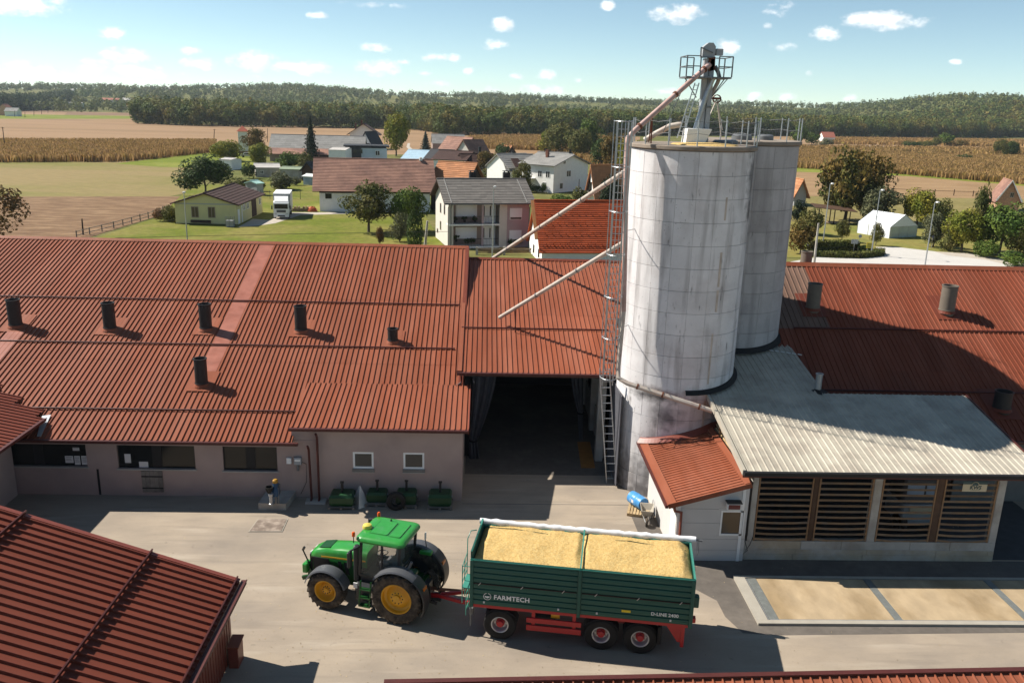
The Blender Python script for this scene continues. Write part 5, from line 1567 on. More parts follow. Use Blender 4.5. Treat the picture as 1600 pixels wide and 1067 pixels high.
mb.v = top + bot + [(x * .93, y * .9, z - .005) for x, y, z in top] + [(x * .93, y * .93, z + .025) for x, y, z in bot]
mb.f = [(0, 1, 5, 4), (1, 2, 6, 5), (2, 3, 7, 6), (3, 0, 4, 7), (4, 5, 6, 7), (9, 8, 12, 13), (10, 9, 13, 14), (11, 10, 14, 15), (8, 11, 15, 12), (15, 14, 13, 12), (0, 8, 9, 1), (1, 9, 10, 2), (2, 10, 11, 3), (3, 11, 8, 0)]
fix_normals(mb.build('tray', MT['curb'], w))
for s in (-1, 1):
    MB().path([(.62, .05 * s, .2), (.3, .16 * s, .33), (-.35, .24 * s, .4), (-.95, .28 * s, .58)], .018, 7).build('handle', MT['galv_dark'], w, smooth=50)
    MB().path([(-.05, .2 * s, .36), (-.2, .24 * s, .02), (-.4, .24 * s, .02), (-.4, .24 * s, .41)], .016, 6).build('leg', MT['galv_dark'], w, smooth=50)
MB().lathe([(.05, -.05), (.18, -.05), (.2, -.02), (.2, .02), (.18, .05), (.05, .05)], 18, (.62, 0, .2), 'y').build('wheel', MT['rubber'], w, smooth=40)
MB().box(-.2, .2, -.12, .12, .37, .40).build('grain_rest', MT['slab'], w)
b = at(996, 752)
bk = thing('sack', 'pale sack and bucket standing at the silo foot', 'bucket', (b.x, b.y, 0))
MB().lathe([(0, 0), (.2, 0), (.27, .25), (.25, .55), (.17, .66), (0, .66)], 14).build('body', MT['wood_grey'], bk, smooth=60)
MB().lathe([(0, .66), (.1, .66), (.13, .8), (.08, .95), (0, .97)], 10).build('knotted_top', MT['paper'], bk, smooth=60)
b = at(1004, 756)
bk = thing('clay_pot', 'small orange clay pot at the silo foot', 'pot', (b.x + .1, b.y + .1, 0))
MB().lathe([(0, 0), (.11, 0), (.16, .3), (.18, .3), (.18, .36), (.14, .36), (.12, .1), (0, .08)], 16).build('body', MT['tile_orange'], bk, smooth=40)

# pump on its concrete base, drain plate
p0, p1, p2, p3 = at(404, 796), at(447, 797), at(463, 776), at(417, 776)
cs_ = thing('pump_base', 'low concrete base slab in front of the barn wall', 'plinth', ((p0 + p2) / 2))
fix_normals(MB().prism([(p.x, p.y, 0) for p in (p0, p1, p2, p3)], (0, 0, .32)).build('slab', MT['concrete'], cs_, world=True))
pm = at(424, 788, .32)
PS = .8
t = thing('feed_pump', 'blue machine with yellow motor and a grey pipe standing on the concrete slab', 'machine', (pm.x + .1, pm.y, .32))
MB().lathe([(.12, 0), (.14, .03), (.14, .1), (.11, .12), (.11, .6), (.15, .62), (.15, .75), (.12, .78), (.0, .78)], 16, (-.12, -.05, 0)).build('pipe_stub', MT['galv'], t, smooth=40)
MB().lathe([(.1, .78), (.22, 1.0), (.24, 1.2), (.21, 1.2), (.19, 1.0)], 18, (-.2, -.05, 0)).build('hopper', MT['black'], t, smooth=40)
MB().lathe([(0, .5), (.2, .5), (.23, .6), (.23, .95), (.16, 1.05), (.16, 1.35), (0, 1.35)], 16, (.12, .2, 0)).build('pump_body', M('dull_blue_paint', (.018, .06, .13), .5), t, smooth=40)
MB().lathe([(0, 1.35), (.15, 1.35), (.16, 1.38), (.16, 1.52), (.1, 1.58), (0, 1.58)], 16, (.12, .2, 0)).build('motor', M('dull_yellow_paint', (.38, .20, .02), .5), t, smooth=40)
MB().cbox(-.1, .34, .34, .5, .55, 1.2, .03).bar((.3, .1, 0), (.3, .1, 1.1), .05).build('drive_guard', MT['galv_dark'], t)
MB().bar((.12, .2, 0), (.12, .2, .5), .12).build('stand', MT['galv_dark'], t)
t.scale = (.74, .74, .74)
q = [at(x, y) for x, y in ((388, 831), (441, 831), (450, 811), (403, 811))]
dp = thing('pit_cover', 'rusty steel pit cover set flush in the yard', 'cover', (q[0] + q[2]) / 2)
fix_normals(MB().prism([(p.x, p.y, .002) for p in q], (0, 0, .02)).build('frame', MT['curb'], dp, world=True))
c = (q[0] + q[2]) / 2
fix_normals(MB().prism([(c.x + (p.x - c.x) * .94, c.y + (p.y - c.y) * .94, .022) for p in q], (0, 0, .012)).build('plate', M('rusty_plate', (.19, .145, .115), .8, .3, 3, col2=(.27, .22, .18), c2scale=3), dp, world=True))

# green tractor weights on pallets along the annex wall
spots = [(533, 797, 1.5, 'dark green weight box with a short post, nearest the barn downpipes', 1.08, .8, .68), (588, 792, 1.5, 'low dark green weight box beside the grey metal cone', .92, .65, .6),
         (634, 795, 1.5, 'dark green weight box behind the leaning black tyre', .92, .7, .7), (687, 797, 1.5, 'dark green weight box at the passage end of the annex wall', 1.05, .8, .7)]
for (x, y, h, lab, W_, D_, H_) in spots:
    p = at(x, y); c = V((p.x, p.y + .45, 0))
    pallet('pallet', 'grey pallet under the ' + lab, c, 0, MT['wood_grey'], w=W_ + .1, d=.95)
    b = thing('weight_box', lab, 'weight', c + V((0, 0, .148)))
    hw_, hd = W_ / 2, D_ / 2
    mb = MB(); ring = lambda s, z: [(-hw_ * s, -hd * s, z), (hw_ * s, -hd * s, z), (hw_ * s, hd * s, z), (-hw_ * s, hd * s, z)]
    for s, z in ((.86, 0), (1.0, H_ * .2), (1.0, H_ * .62), (.86, H_ * .78), (.84, H_ * .8)): mb.v += ring(s, z)
    mb.f = [(3, 2, 1, 0), (16, 17, 18, 19)] + [(4 * i + k, 4 * i + (k + 1) % 4, 4 * i + 4 + (k + 1) % 4, 4 * i + 4 + k) for i in range(4) for k in range(4)]
    mb.build('weight_body', MT['box_green'], b)
    MB().box(-.05, .05, -.05, .05, H_ * .8 + .002, H_ * .8 + .45).box(-.08, .08, -.04, .04, H_ * .8 + .45, H_ * .8 + .52).build('hook_post', MT['black'], b)
    MB().box(-hw_ * .9, hw_ * .9, -hd - .02, -hd - .002, H_ * .56, H_ * .62).build('edge_bar', MT['box_green'], b)
    for s in (-1, 1): MB().tube((s * (hw_ + .04), 0, H_ * .5), (s * hw_, 0, H_ * .5), .05, 8).build('lift_pin', MT['galv'], b)
p = at(561, 794)
co = thing('metal_cone', 'grey sheet metal cone standing between two green weights', 'funnel', (p.x, p.y + .35, 0))
MB().lathe([(.45, 0), (.03, .95), (0, .96)], 4).build('cone', MT['galv'], co)
p = at(618, 800)
ty = thing('spare_tyre', 'black tyre leaning among the green weights', 'tyre', (p.x, p.y + .25, .43), 0)
MB().lathe([(.24, -.12), (.36, -.14), (.43, -.1), (.44, 0), (.43, .1), (.36, .14), (.24, .12), (.22, 0), (.24, -.12)], 26, ax='y').build('tread', MT['rubber_road'], ty, smooth=50)

# weighbridge
wbx = thing('weighbridge', 'weighbridge with pale concrete slabs, steel cross plates and a raised pale curb', 'weighbridge', (18, 28, 0))
c0, c1 = V((10.18, 29.62, 0)), V((10.43, 26.4, 0))
yb, yt = 26.42, 29.66
cz0 = .10
MB().box(10.2, 27.2, yb, yb + .22, .004, cz0).build('curb', MT['curb'], wbx, world=True)
MB().box(10.2, 27.2, yt - .14, yt, .004, cz0).build('curb', MT['curb'], wbx, world=True)
MB().box(10.2, 10.62, yb + .224, yt - .144, .004, cz0).build('curb', MT['curb'], wbx, world=True)
plates = [(10.72, 11.05)]
for (xt, yt_, xb_, yb_) in ((1357, 905, 1396, 968), (1540, 905, 1598, 966)):
    a, b = at(xt, yt_), at(xb_, yb_); m = (a.x + b.x) / 2; plates.append((m - .14, m + .14))
plates.append((24.6, 24.95))
MB().box(10.624, 10.70, yb + .224, yt - .144, .004, .06).build('gap_strip', MT['galv'], wbx, world=True)
for (a, b) in plates: MB().box(a, b, yb + .26, yt - .18, .004, .085).build('steel_plate', MT['steel_plate'], wbx, world=True)
for (a, b) in zip(plates[:-1], plates[1:]):
    MB().cbox(a[1] + .02, b[0] - .02, yb + .27, yt - .2, .004, .08, .01).build('deck_slab', MT['slab'], wbx, world=True)
MB().box(10.72, 27, yb + .226, yb + .262, .004, .095).build('edge_rail', MT['galv'], wbx, world=True)


# ------------------------------------------------------------------ tractor
tq = V((2.64, -.85, 0)).normalized(); nq = V((-tq.y, tq.x, 0))
tp_ = V((-5.57, 27.22, 0)) + tq * 2.86 + nq * 1.22
tr = thing('tractor', 'green tractor with yellow wheels hitched in front of the grain trailer', 'tractor', (tp_.x, tp_.y, 0), atan2(-tq.y, -tq.x))


def lug_tyre(R, w, rim, n, h=.05):
    mb = MB()
    hw = w / 2; r0 = R - h
    mb.lathe([(rim, -hw * .72), (rim + .02, -hw * .82), (r0 * .5 + rim * .5, -hw), (r0 - .06, -hw * .95), (r0, -hw * .78), (r0 + .008, 0), (r0, hw * .78), (r0 - .06, hw * .95), (r0 * .5 + rim * .5, hw), (rim + .02, hw * .82), (rim, hw * .72)], 40, ax='y')
    for s in (-1, 1):
        for k in range(n):
            a0 = 2 * pi * (k + (.5 if s > 0 else 0)) / n; da = 2 * pi / n * .9
            A = []
            for (u, yy, rr) in ((0, .02, 1.0), (.55, .55, .995), (1.0, .97, .955)):
                A.append((a0 + da * u, s * hw * yy, R * rr))
            wd = .045 * (R / .98) / R * 1.0
            for (p, q) in zip(A[:-1], A[1:]):
                vs = []
                for (a, y, r) in (p, q):
                    for (da_, rr) in ((-wd * 1.25, r0 - .03 if y * s < hw * .9 else r0 - .1), (-wd * .8, r), (wd * .8, r), (wd * 1.25, r0 - .03 if y * s < hw * .9 else r0 - .1)):
                        vs.append((rr * cos(-(a + da_)), y, rr * sin(-(a + da_))))
                mb.add(vs, [(0, 1, 5, 4), (1, 2, 6, 5), (2, 3, 7, 6), (0, 3, 2, 1), (4, 5, 6, 7)])
    return mb


def tractor_wheel(x, y, R, w, rim, n, disc_in, hub):
    s = 1 if y > 0 else -1
    t = lug_tyre(R, w, rim, n).build('wheel', MT['rubber'], tr, smooth=35); fix_normals(t)
    t.location = (x, y, R)
    hw = w / 2
    prof = [(rim - .01, -hw * .75), (rim + .015, hw * .74), (rim - .01, hw * .80), (rim - .035, hw * .76), (rim - .06, hw * .35), (rim - .10, disc_in + .03), (rim - .14, disc_in), (hub + .05, disc_in + .05), (hub, disc_in + .09), (hub - .03, disc_in + .1), (0, disc_in + .1)]
    r = MB().lathe([(a, b * s) for a, b in prof], 36, ax='y').build('rim', MT['jd_yellow'], t, smooth=35); fix_normals(r)
    mb = MB(); nb = 10
    for k in range(nb):
        a = 2 * pi * k / nb; c = (hub * .78 * cos(a), 0, hub * .78 * sin(a))
        mb.tube((c[0], (disc_in + .09) * s, c[2]), (c[0], (disc_in + .125) * s, c[2]), .02, 6)
    mb.build('wheel_bolt', MT['plastic'], t)
    MB().lathe([(a, b * s) for a, b in ((hub * .5, disc_in + .1), (hub * .48, disc_in + .16), (0, disc_in + .17))], 20, ax='y').build('hub_cap', MT['jd_yellow'], t, smooth=35)
    return t


for s in (1, -1):
    tractor_wheel(0, .93 * s, .99, .66, .575, 22, .06, .27)
    tractor_wheel(2.80, .94 * s, .74, .54, .42, 19, -.02, .18)
# chassis and axles
mb = MB().box(-.5, 3.0, -.28, .28, .62, 1.15).box(-.65, .3, -.4, .4, .55, 1.25).tube((0, -.75, .99), (0, .75, .99), .2, 14).tube((2.8, -.75, .74), (2.8, .75, .74), .13, 12)
mb.build('chassis', MT['jd_dark'], tr)
mb = MB().box(2.95, 3.75, -.2, .2, .55, .95)
mb.build('front_frame', MT['plastic'], tr)
# hood
xs_ = [(1.45, .46, 2.14), (1.9, .46, 2.13), (2.5, .45, 2.09), (3.1, .43, 2.01), (3.5, .40, 1.92), (3.72, .36, 1.80), (3.80, .32, 1.66)]


def hood_loft(zlo, inset=0.0, xs=xs_, topdrop=0.0):
    mb = MB()
    for (x, w_, t_) in xs:
        w_ -= inset; t_ -= topdrop
        pts = [(-w_, zlo), (-w_, t_ - .20), (-w_ * .95, t_ - .10), (-w_ * .82, t_ - .03), (-w_ * .45, t_), (w_ * .45, t_), (w_ * .82, t_ - .03), (w_ * .95, t_ - .10), (w_, t_ - .20), (w_, zlo)]
        mb.v += [(x, y, z) for y, z in pts]
    n = 10
    mb.f = [(i * n + k, i * n + k + 1, (i + 1) * n + k + 1, (i + 1) * n + k) for i in range(len(xs) - 1) for k in range(n - 1)]
    m = len(xs) - 1
    mb.f += [tuple(range(n)), tuple(m * n + k for k in range(n - 1, -1, -1))]
    return mb


fix_normals(hood_loft(1.55).build('hood', MT['jd_green'], tr, smooth=40))
fix_normals(hood_loft(1.0, .03, xs_[:-1], .25).build('engine_side', MT['jd_dark'], tr, smooth=40))
for s in (-1, 1):
    MB().prism([(1.5, s * .465, 1.78), (3.3, s * .435, 1.66), (3.3, s * .435, 1.71), (1.5, s * .465, 1.84)], (0, s * .012, 0)).build('side_stripe', MT['jd_yellow'], tr)
    for x in (2.15, 2.4): MB().prism([(x, s * .44, 1.15), (x + .13, s * .44, 1.15), (x + .22, s * .44, 1.62), (x + .09, s * .44, 1.62)], (0, s * .025, 0)).build('side_vent', MT['black'], tr)
    fix_normals(MB().prism([(2.85, s * .42, 1.1), (3.6, s * .40, 1.05), (3.66, s * .385, 1.60), (3.0, s * .43, 1.64)], (0, s * .035, 0)).build('side_grille', MT['black'], tr))
MB().prism([(3.81, -.30, 1.0), (3.81, .30, 1.0), (3.83, .30, 1.6), (3.83, -.30, 1.6)], (.02, 0, 0)).box(3.7, 3.81, -.33, .33, .98, 1.55).build('front_grille', MT['black'], tr)
MB().prism([(3.0, -.3, 2.03), (3.0, .3, 2.03), (3.45, .27, 1.945), (3.45, -.27, 1.945)], (0, 0, .012)).build('hood_screen', MT['jd_dark'], tr)
for y in (-.2, .2): MB().cbox(3.79, 3.84, y - .1, y + .1, 1.62, 1.70, .01).build('headlight', MT['paper'], tr)
# front hitch with green arms
mb = MB()
for s in (-1, 1): mb.bar((3.7, .3 * s, .75), (4.15, .36 * s, .6), .1, .14).bar((3.75, .34 * s, .8), (3.95, .36 * s, 1.3), .1, .12)
mb.box(3.72, 3.9, -.4, .4, .7, .95)
mb.build('front_hitch', MT['jd_dark'], tr)
MB().bar((3.9, .3, 1.25), (4.1, .34, 1.75), .04).bar((4.1, .34, 1.75), (4.02, .36, 1.9), .07).build('hose_bracket', MT['plastic'], tr)
MB().cbox(3.85, 4.05, .15, .55, .95, 1.30, .03).build('front_bumper', MT['jd_green'], tr)


def fender(cx, cy, cz_, R, w, a0, a1, mat, name, lip=.05):
    mb = MB(); n = 14; y0, y1 = cy - w / 2, cy + w / 2
    for k in range(n + 1):
        a = radians(a0 + (a1 - a0) * k / n)
        for (r, y) in ((R - lip, y0), (R, y0 + .03), (R + .012, cy), (R, y1 - .03), (R - lip, y1)):
            mb.v.append((cx + r * cos(a), y, cz_ + r * sin(a)))
    mb.f = [(5 * k + j, 5 * k + j + 1, 5 * k + 6 + j, 5 * k + 5 + j) for k in range(n) for j in range(4)]
    o = mb.build(name, mat, tr, smooth=50); fix_normals(o)
    return o


for s in (1, -1):
    fender(2.80, .94 * s, .74, .84, .52, 15, 165, MT['plastic_grey'], 'front_fender')
    fender(0, 1.0 * s, .99, 1.10, .52, 38, 128, MT['plastic_grey'], 'rear_fender')
    fender(0, 1.0 * s, .99, 1.105, .55, 128, 205, MT['plastic'], 'rear_fender_flap')
    mb = MB(); n = 12
    for k in range(n + 1):
        a = radians(30 + 150 * k / n); mb.v += [(1.05 * cos(a), s * .70, .99 + 1.05 * sin(a)), (.2 * cos(a), s * .62, 1.1 + .2 * sin(a))]
    mb.f = [(2 * k, 2 * k + 2, 2 * k + 3, 2 * k + 1) for k in range(n)]
    mb.build('fender_side', MT['plastic'], tr)
    MB().cbox(-.62, -.15, s * .72 - .12, s * .72 + .12, 1.86, 1.98, .03).build('fender_top', MT['jd_green'] if s < 0 else MT['jd_dark'], tr)
    MB().box(-1.02, -.96, s * .95 - .13, s * .95 + .13, 1.42, 1.55).build('tail_light', MT['amber'], tr)
# cab
CZ0, CZ1 = 1.42, 2.80
corner = {'fl': ((1.62, .70), (1.50, .76)), 'bl': ((.12, .72), (.02, .74)), 'ml': ((.72, .78), (.68, .80))}
glassm = glass('cab_glass', (.16, .18, .16), .05, .8, .30)
post = MB()
for s in (1, -1):
    for k in corner:
        (a, b), (c, d) = corner[k]
        post.bar((a, b * s, CZ0), (c, d * s, CZ1), .085 if k != 'ml' else .07)
    post.bar((1.62, .70 * s, CZ0), (.12, .72 * s, CZ0), .08).bar((1.5, .76 * s, CZ1), (.02, .74 * s, CZ1), .07)
post.bar((1.62, -.7, CZ0), (1.62, .7, CZ0), .08).bar((.12, -.72, CZ0 + .3), (.12, .72, CZ0 + .3), .06)
post.build('cab_frame', MT['plastic'], tr)
for s in (1, -1):
    (a, b), (c, d) = corner['fl']; (e_, f_), (g, h) = corner['ml']; (i_, j_), (k_, l_) = corner['bl']
    MB().add([(a, b * s, CZ0), (e_, f_ * s, CZ0), (g, h * s, CZ1), (c, d * s, CZ1)], [(0, 1, 2, 3)]).build('door_glass', glassm, tr)
    MB().add([(e_, f_ * s, CZ0), (i_, j_ * s, CZ0 + .3), (k_, l_ * s, CZ1), (g, h * s, CZ1)], [(0, 1, 2, 3)]).build('side_glass', glassm, tr)
    MB().bar((.80, .79 * s, 1.75), (.80, .80 * s, 2.0), .03).build('door_handle', MT['plastic'], tr)
MB().add([(1.62, -.7, CZ0), (1.62, .7, CZ0), (1.5, .76, CZ1), (1.5, -.76, CZ1)], [(0, 1, 2, 3)]).build('windscreen', glassm, tr)
MB().add([(.12, -.72, CZ0 + .3), (.12, .72, CZ0 + .3), (.02, .74, CZ1), (.02, -.74, CZ1)], [(0, 1, 2, 3)]).build('rear_glass', glassm, tr)
MB().box(.1, 1.6, -.68, .68, 1.0, 1.40).build('cab_floor', MT['plastic'], tr)
MB().cbox(.35, .85, -.27, .27, 1.42, 1.85, .06).cbox(.25, .40, -.26, .26, 1.85, 2.45, .06).build('seat', M('grey_seat_fabric', (.18, .18, .19), .8), tr)
MB().bar((1.25, 0, 1.45), (1.05, 0, 2.0), .1).lathe([(.19, 0), (.21, .02), (.19, .04), (.17, .02), (.19, 0)], 20, (1.03, 0, 2.0)).build('steering_wheel', MT['plastic'], tr)
MB().cbox(.55, .95, .30, .50, 1.42, 1.95, .05).build('armrest', MT['plastic_grey'], tr)


def rr_ring(x0, x1, y, c, z, ins):
    a0, a1, b = x0 + ins, x1 - ins, y - ins
    out = []
    for (cx_, cy_, s) in ((a1 - c, b - c, 0), (a0 + c, b - c, 1), (a0 + c, -b + c, 2), (a1 - c, -b + c, 3)):
        for k in range(5):
            a = pi / 2 * s + pi / 2 * k / 4; out.append((cx_ + c * cos(a), cy_ + c * sin(a), z))
    return out


mb = MB(); lev = [(2.78, .10), (2.80, .03), (2.86, .0), (2.93, .015), (2.985, .07), (3.01, .15), (3.015, .3)]
for z, ins in lev: mb.v += rr_ring(-.16, 1.72, .90, .22, z, ins)
n = 20
mb.f = [(i * n + k, i * n + (k + 1) % n, (i + 1) * n + (k + 1) % n, (i + 1) * n + k) for i in range(len(lev) - 1) for k in range(n)] + [tuple(range(n - 1, -1, -1)), tuple((len(lev) - 1) * n + k for k in range(n))]
fix_normals(mb.build('cab_roof', MT['jd_green'], tr, smooth=35))
for (x0, x1, y0, y1) in ((.62, 1.3, -.5, .48), (.12, .56, -.52, .5)):
    mb = MB(); mb.v = rr_ring(x0, x1, (y1 - y0) / 2, .06, 3.016, 0) + rr_ring(x0, x1, (y1 - y0) / 2, .05, 3.04, .015)
    mb.v = [(x, y + (y0 + y1) / 2, z) for x, y, z in mb.v]
    mb.f = [(k, (k + 1) % n, n + (k + 1) % n, n + k) for k in range(n)] + [tuple(range(n, 2 * n))]
    fix_normals(mb.build('roof_panel', MT['jd_green'], tr, smooth=35))
    mb = MB(); mb.v = rr_ring(x0 - .02, x1 + .02, (y1 - y0) / 2 + .02, .06, 3.0175, 0)
    mb.v = [(x, y + (y0 + y1) / 2, z) for x, y, z in mb.v]; mb.f = [tuple(range(n))]
    mb.build('roof_seam', MT['jd_dark'], tr)
for (x, y) in ((1.76, .84), (1.55, -.84)):
    v = MB().bar((x, y, 2.72), (x, y, 2.98), .025).build('beacon', MT['plastic'], tr)
    MB().lathe([(0, 0), (.055, 0), (.06, .02), (.06, .14), (.04, .17), (0, .17)], 14, (x, y, 2.98)).build('beacon_lens', M('orange_lens', (.7, .10, .01), .3), v, smooth=40)
MB().lathe([(0, 3.0), (.17, 3.0), (.18, 3.05), (.15, 3.13), (.07, 3.17), (0, 3.175)], 20, (1.55, .15, 0)).build('receiver_dome', MT['yellow_dome'], tr, smooth=40)
MB().tube((.95, -.6, 3.01), (.92, -.6, 3.22), .012, 5).lathe([(.05, 3.01), (.02, 3.07)], 8, (.95, -.6, 0)).build('aerial', MT['plastic'], tr)
for s in (1, -1):
    v = MB().bar((1.52, .76 * s, 2.62), (1.72, 1.22 * s, 2.60), .05).build('mirror_arm', MT['plastic'], tr)
    MB().cbox(1.68, 1.80, 1.22 * s - .12, 1.22 * s + .12, 2.0, 2.58, .03).build('mirror', MT['plastic'] if s > 0 else MT['jd_green'], v)
MB().cbox(1.66, 1.86, .50, .74, 1.15, 2.52, .05).build('intake_stack', MT['plastic'], tr)
MB().tube((1.78, -.62, 1.2), (1.80, -.62, 2.95), .085, 12).build('exhaust_stack', MT['plastic'], tr, smooth=40)
# steps and tank
MB().cbox(.85, 1.75, .45, .92, .48, 1.15, .08).build('fuel_tank', MT['plastic'], tr)
for k, z in enumerate((.42, .72, 1.02)):
    MB().box(1.05, 1.45, .98 - .04 * k, 1.18 - .05 * k, z, z + .04).build('step', MT['jd_dark'], tr)
mb = MB()
for x in (1.05, 1.45): mb.bar((x, 1.16, .42), (x, .98, 1.35), .05)
mb.build('step_frame', MT['jd_dark'], tr)
MB().box(1.6, 1.75, .93, .97, 1.0, 1.2).build('warning_plate', MT['paper'], tr)
# rear linkage
mb = MB()
for s in (-1, 1): mb.bar((-.45, .35 * s, .75), (-1.25, .42 * s, .62), .07, .1).bar((-.45, .3 * s, 1.35), (-.95, .4 * s, 1.25), .06).bar((-.95, .4 * s, 1.25), (-1.0, .42 * s, .68), .05)
mb.box(-.85, -.45, -.18, .18, .5, 1.2).bar((-.6, 0, .52), (-1.25, 0, .52), .12, .08)
mb.build('rear_linkage', MT['plastic'], tr)
mb = MB()
for k in range(5): mb.path([(-.55, -.2 + .1 * k, 1.35), (-.8, -.25 + .1 * k, 1.55 + .04 * k), (-1.1, -.2 + .09 * k, 1.2), (-1.25, -.1 + .06 * k, .85)], .018, 5)
mb.build('hydraulic_hose', MT['black'], tr)
MB().path([(-.1, .8, 1.9), (-.35, .82, 2.1), (-.45, .82, 2.35)], .05, 8).build('rear_grab_tube', MT['galv_dark'], tr, smooth=50)
v = MB().bar((-.35, -.86, 1.98), (-.3, -.86, 2.35), .025).build('rear_marker', MT['plastic'], tr)
MB().box(-.31, -.29, -.93, -.79, 2.35, 2.62).build('marker_plate', MT['paper'], v)

# ------------------------------------------------------------------ grain trailer
td = V((4.82, -.79, 0)).normalized(); tn = V((-td.y, td.x, 0))
to = V((.81, 25.47, 0)) + tn * 1.2
tl = thing('grain_trailer', 'dark teal three axle tipping trailer on a red chassis, heaped with maize', 'trailer', (to.x, to.y, 0), atan2(-td.y, -td.x))
TG, TR = MT['trailer_green'], MT['trailer_red']
BX0, BX1, BY, TZ0, TZ1 = -6.44, 1.02, 1.235, 1.34, 3.0
XM = -2.68
rows = 8; rh = (TZ1 - TZ0) / rows
pm = {}
for key, (a, b) in {'f': (XM + .08, BX1 - .06), 'r': (BX0 + .06, XM - .08)}.items():
    L_ = b - a
    pm[key] = (MB().prism([(0, 0, .012), (0, .035, .03), (0, .04, rh * .5), (0, .035, rh - .03), (0, 0, rh - .012), (0, -.02, rh - .012), (0, -.02, .012)], (L_, 0, 0)), a)
    fix = pm[key][0].mesh('side_plank', TG)
    import bmesh as _b
    bm = _b.new(); bm.from_mesh(fix); _b.ops.recalc_face_normals(bm, faces=bm.faces); bm.to_mesh(fix); bm.free()
    for r in range(rows):
        o = link('side_plank', fix, tl); o.location = (a, BY - .03, TZ0 + r * rh)
        o = link('side_plank', fix, tl); o.matrix_basis = Matrix.Translation((a + L_, -BY + .03, TZ0 + r * rh)) @ Matrix.Rotation(pi, 4, 'Z')
for s in (1, -1):
    MB().box(BX0 + .05, BX1 - .05, s * BY - .05 if s > 0 else -BY + .03, s * BY - .03 if s > 0 else -BY + .05, TZ0, TZ1).build('inner_skin', MT['trailer_green'], tl)
    for x in (BX0 + .03, XM, BX1 - .03):
        MB().cbox(x - .06, x + .06, s * BY - .05, s * BY + .05, TZ0 - .08, TZ1 + .04, .012).build('stanchion', TG, tl)
    MB().bar((BX0, s * (BY - .01), TZ1 + .02), (BX1, s * (BY - .01), TZ1 + .02), .07, .05).build('top_rail', TG, tl)
    MB().tube((BX0, s * (BY + .03), TZ1 + .10), (BX1, s * (BY + .03), TZ1 + .10), .014, 6).build('tarp_rod', TG, tl)
    MB().bar((BX0 + .1, s * (BY + .02), TZ0 + rh * 4), (XM - .1, s * (BY + .02), TZ0 + rh * 4), .03, .035).bar((XM + .1, s * (BY + .02), TZ0 + rh * 4), (BX1 - .1, s * (BY + .02), TZ0 + rh * 4), .03, .035).build('hinge_bar', MT['black'], tl)
    for x in (.75, -.7, -2.1, -3.2, -4.6, -6.0):
        MB().bar((x, s * (BY + .035), TZ0 + rh * 4 - .05), (x - .08, s * (BY + .035), TZ0 + rh * 4 + .05), .03, .02).build('latch', MT['galv'], tl)
    for x in (.55, -2.0, -3.3, -5.75): MB().box(x - .03, x + .03, s * (BY + .022) - .012, s * (BY + .022) + .012, TZ0 + .1, TZ0 + .17).build('reflector_plate', MT['paper'], tl)
# end walls
for x, nm in ((BX1, 'front_wall'), (BX0, 'tail_gate')):
    MB().box(x - .03, x + .03, -BY + .06, BY - .06, TZ0, TZ1 + (.32 if x > 0 else .05)).build(nm, MT['trailer_green'] if x < 0 else MT['trailer_green'], tl)
    MB().bar((x, BY - .02, TZ1 + .03), (x, -BY + .1, TZ1 + .34 if x > 0 else TZ1 + .1), .06, .06).build('end_rail', MT['trailer_teal'], tl)
for s in (-1, 1):
    MB().cbox(BX0 - .22, BX0 - .04, s * .9 - .12, s * .9 + .12, 1.9, 2.3, .03).build('gate_bracket', TG, tl)
    MB().box(BX0 - .14, BX0 - .04, s * 1.08 - .1, s * 1.08 + .1, 1.42, 1.58).build('tail_lamp', MT['red_lens'], tl)
MB().box(BX0 + .04, BX1 - .04, -BY + .06, BY - .06, TZ0 - .02, TZ0 + .05).build('body_floor', TG, tl)
MB().bar((XM, BY - .02, TZ1 + .06), (XM, -BY + .02, TZ1 + .22), .05, .06).build('cross_beam', MT['trailer_teal'], tl)
MB().box(XM - .03, XM + .03, -BY + .06, BY - .06, TZ0 + .1, TZ1 - .1).build('partition', MT['rust'], tl)
# rolled tarpaulin along the far side
mb = MB(); n = 40; pts = []; rs_ = []
for k in range(n + 1):
    u = k / n; pts.append((BX1 + .12 + (BX0 - .2 - BX1 - .12) * u, -BY - .04 + .012 * sin(k * 1.9), TZ1 + .20 - .03 * sin(pi * u) + .01 * sin(k * 2.7))); rs_.append(.105 + .014 * sin(k * 2.3) + .008 * sin(k * 5.1))
mb.path(pts, .09, 12, True, rs_)
mb.build('tarp_roll', MT['tarp_white'], tl, smooth=60)
MB().bar((BX1 + .05, -BY + .06, TZ1 + .10), (BX0 - .05, -BY + .06, TZ1 + .09), .05, .06).build('tarp_beam', MT['trailer_teal'], tl)
MB().bar((BX0 - .2, -BY - .04, TZ1 + .18), (BX0 - .42, -BY - .04, TZ1 + .16), .05).path([(BX0 - .3, -BY - .04, TZ1 + .16), (BX0 - .33, -BY - .06, TZ1 - .3), (BX0 - .28, -BY - .06, TZ1 - .45), (BX0 - .25, -BY - .04, TZ1 + .1)], .01, 4).build('tarp_crank', MT['galv_dark'], tl)
mb = MB()
for dz, rr in ((.05, .5), (.0, 1.2)):
    mb.path([(BX1 - .1, -BY + .25, TZ1 + .12), (BX1 - 1.2, -BY + .30, TZ1 + .17), (XM, -BY + .42, TZ1 + .05), (XM - 1.6, -BY + .38, TZ1 + .14), (BX0 + .15, -BY + .5, TZ1 + .02)], .012, 5)
mb.build('tarp_rope', MT['trailer_green'], tl)
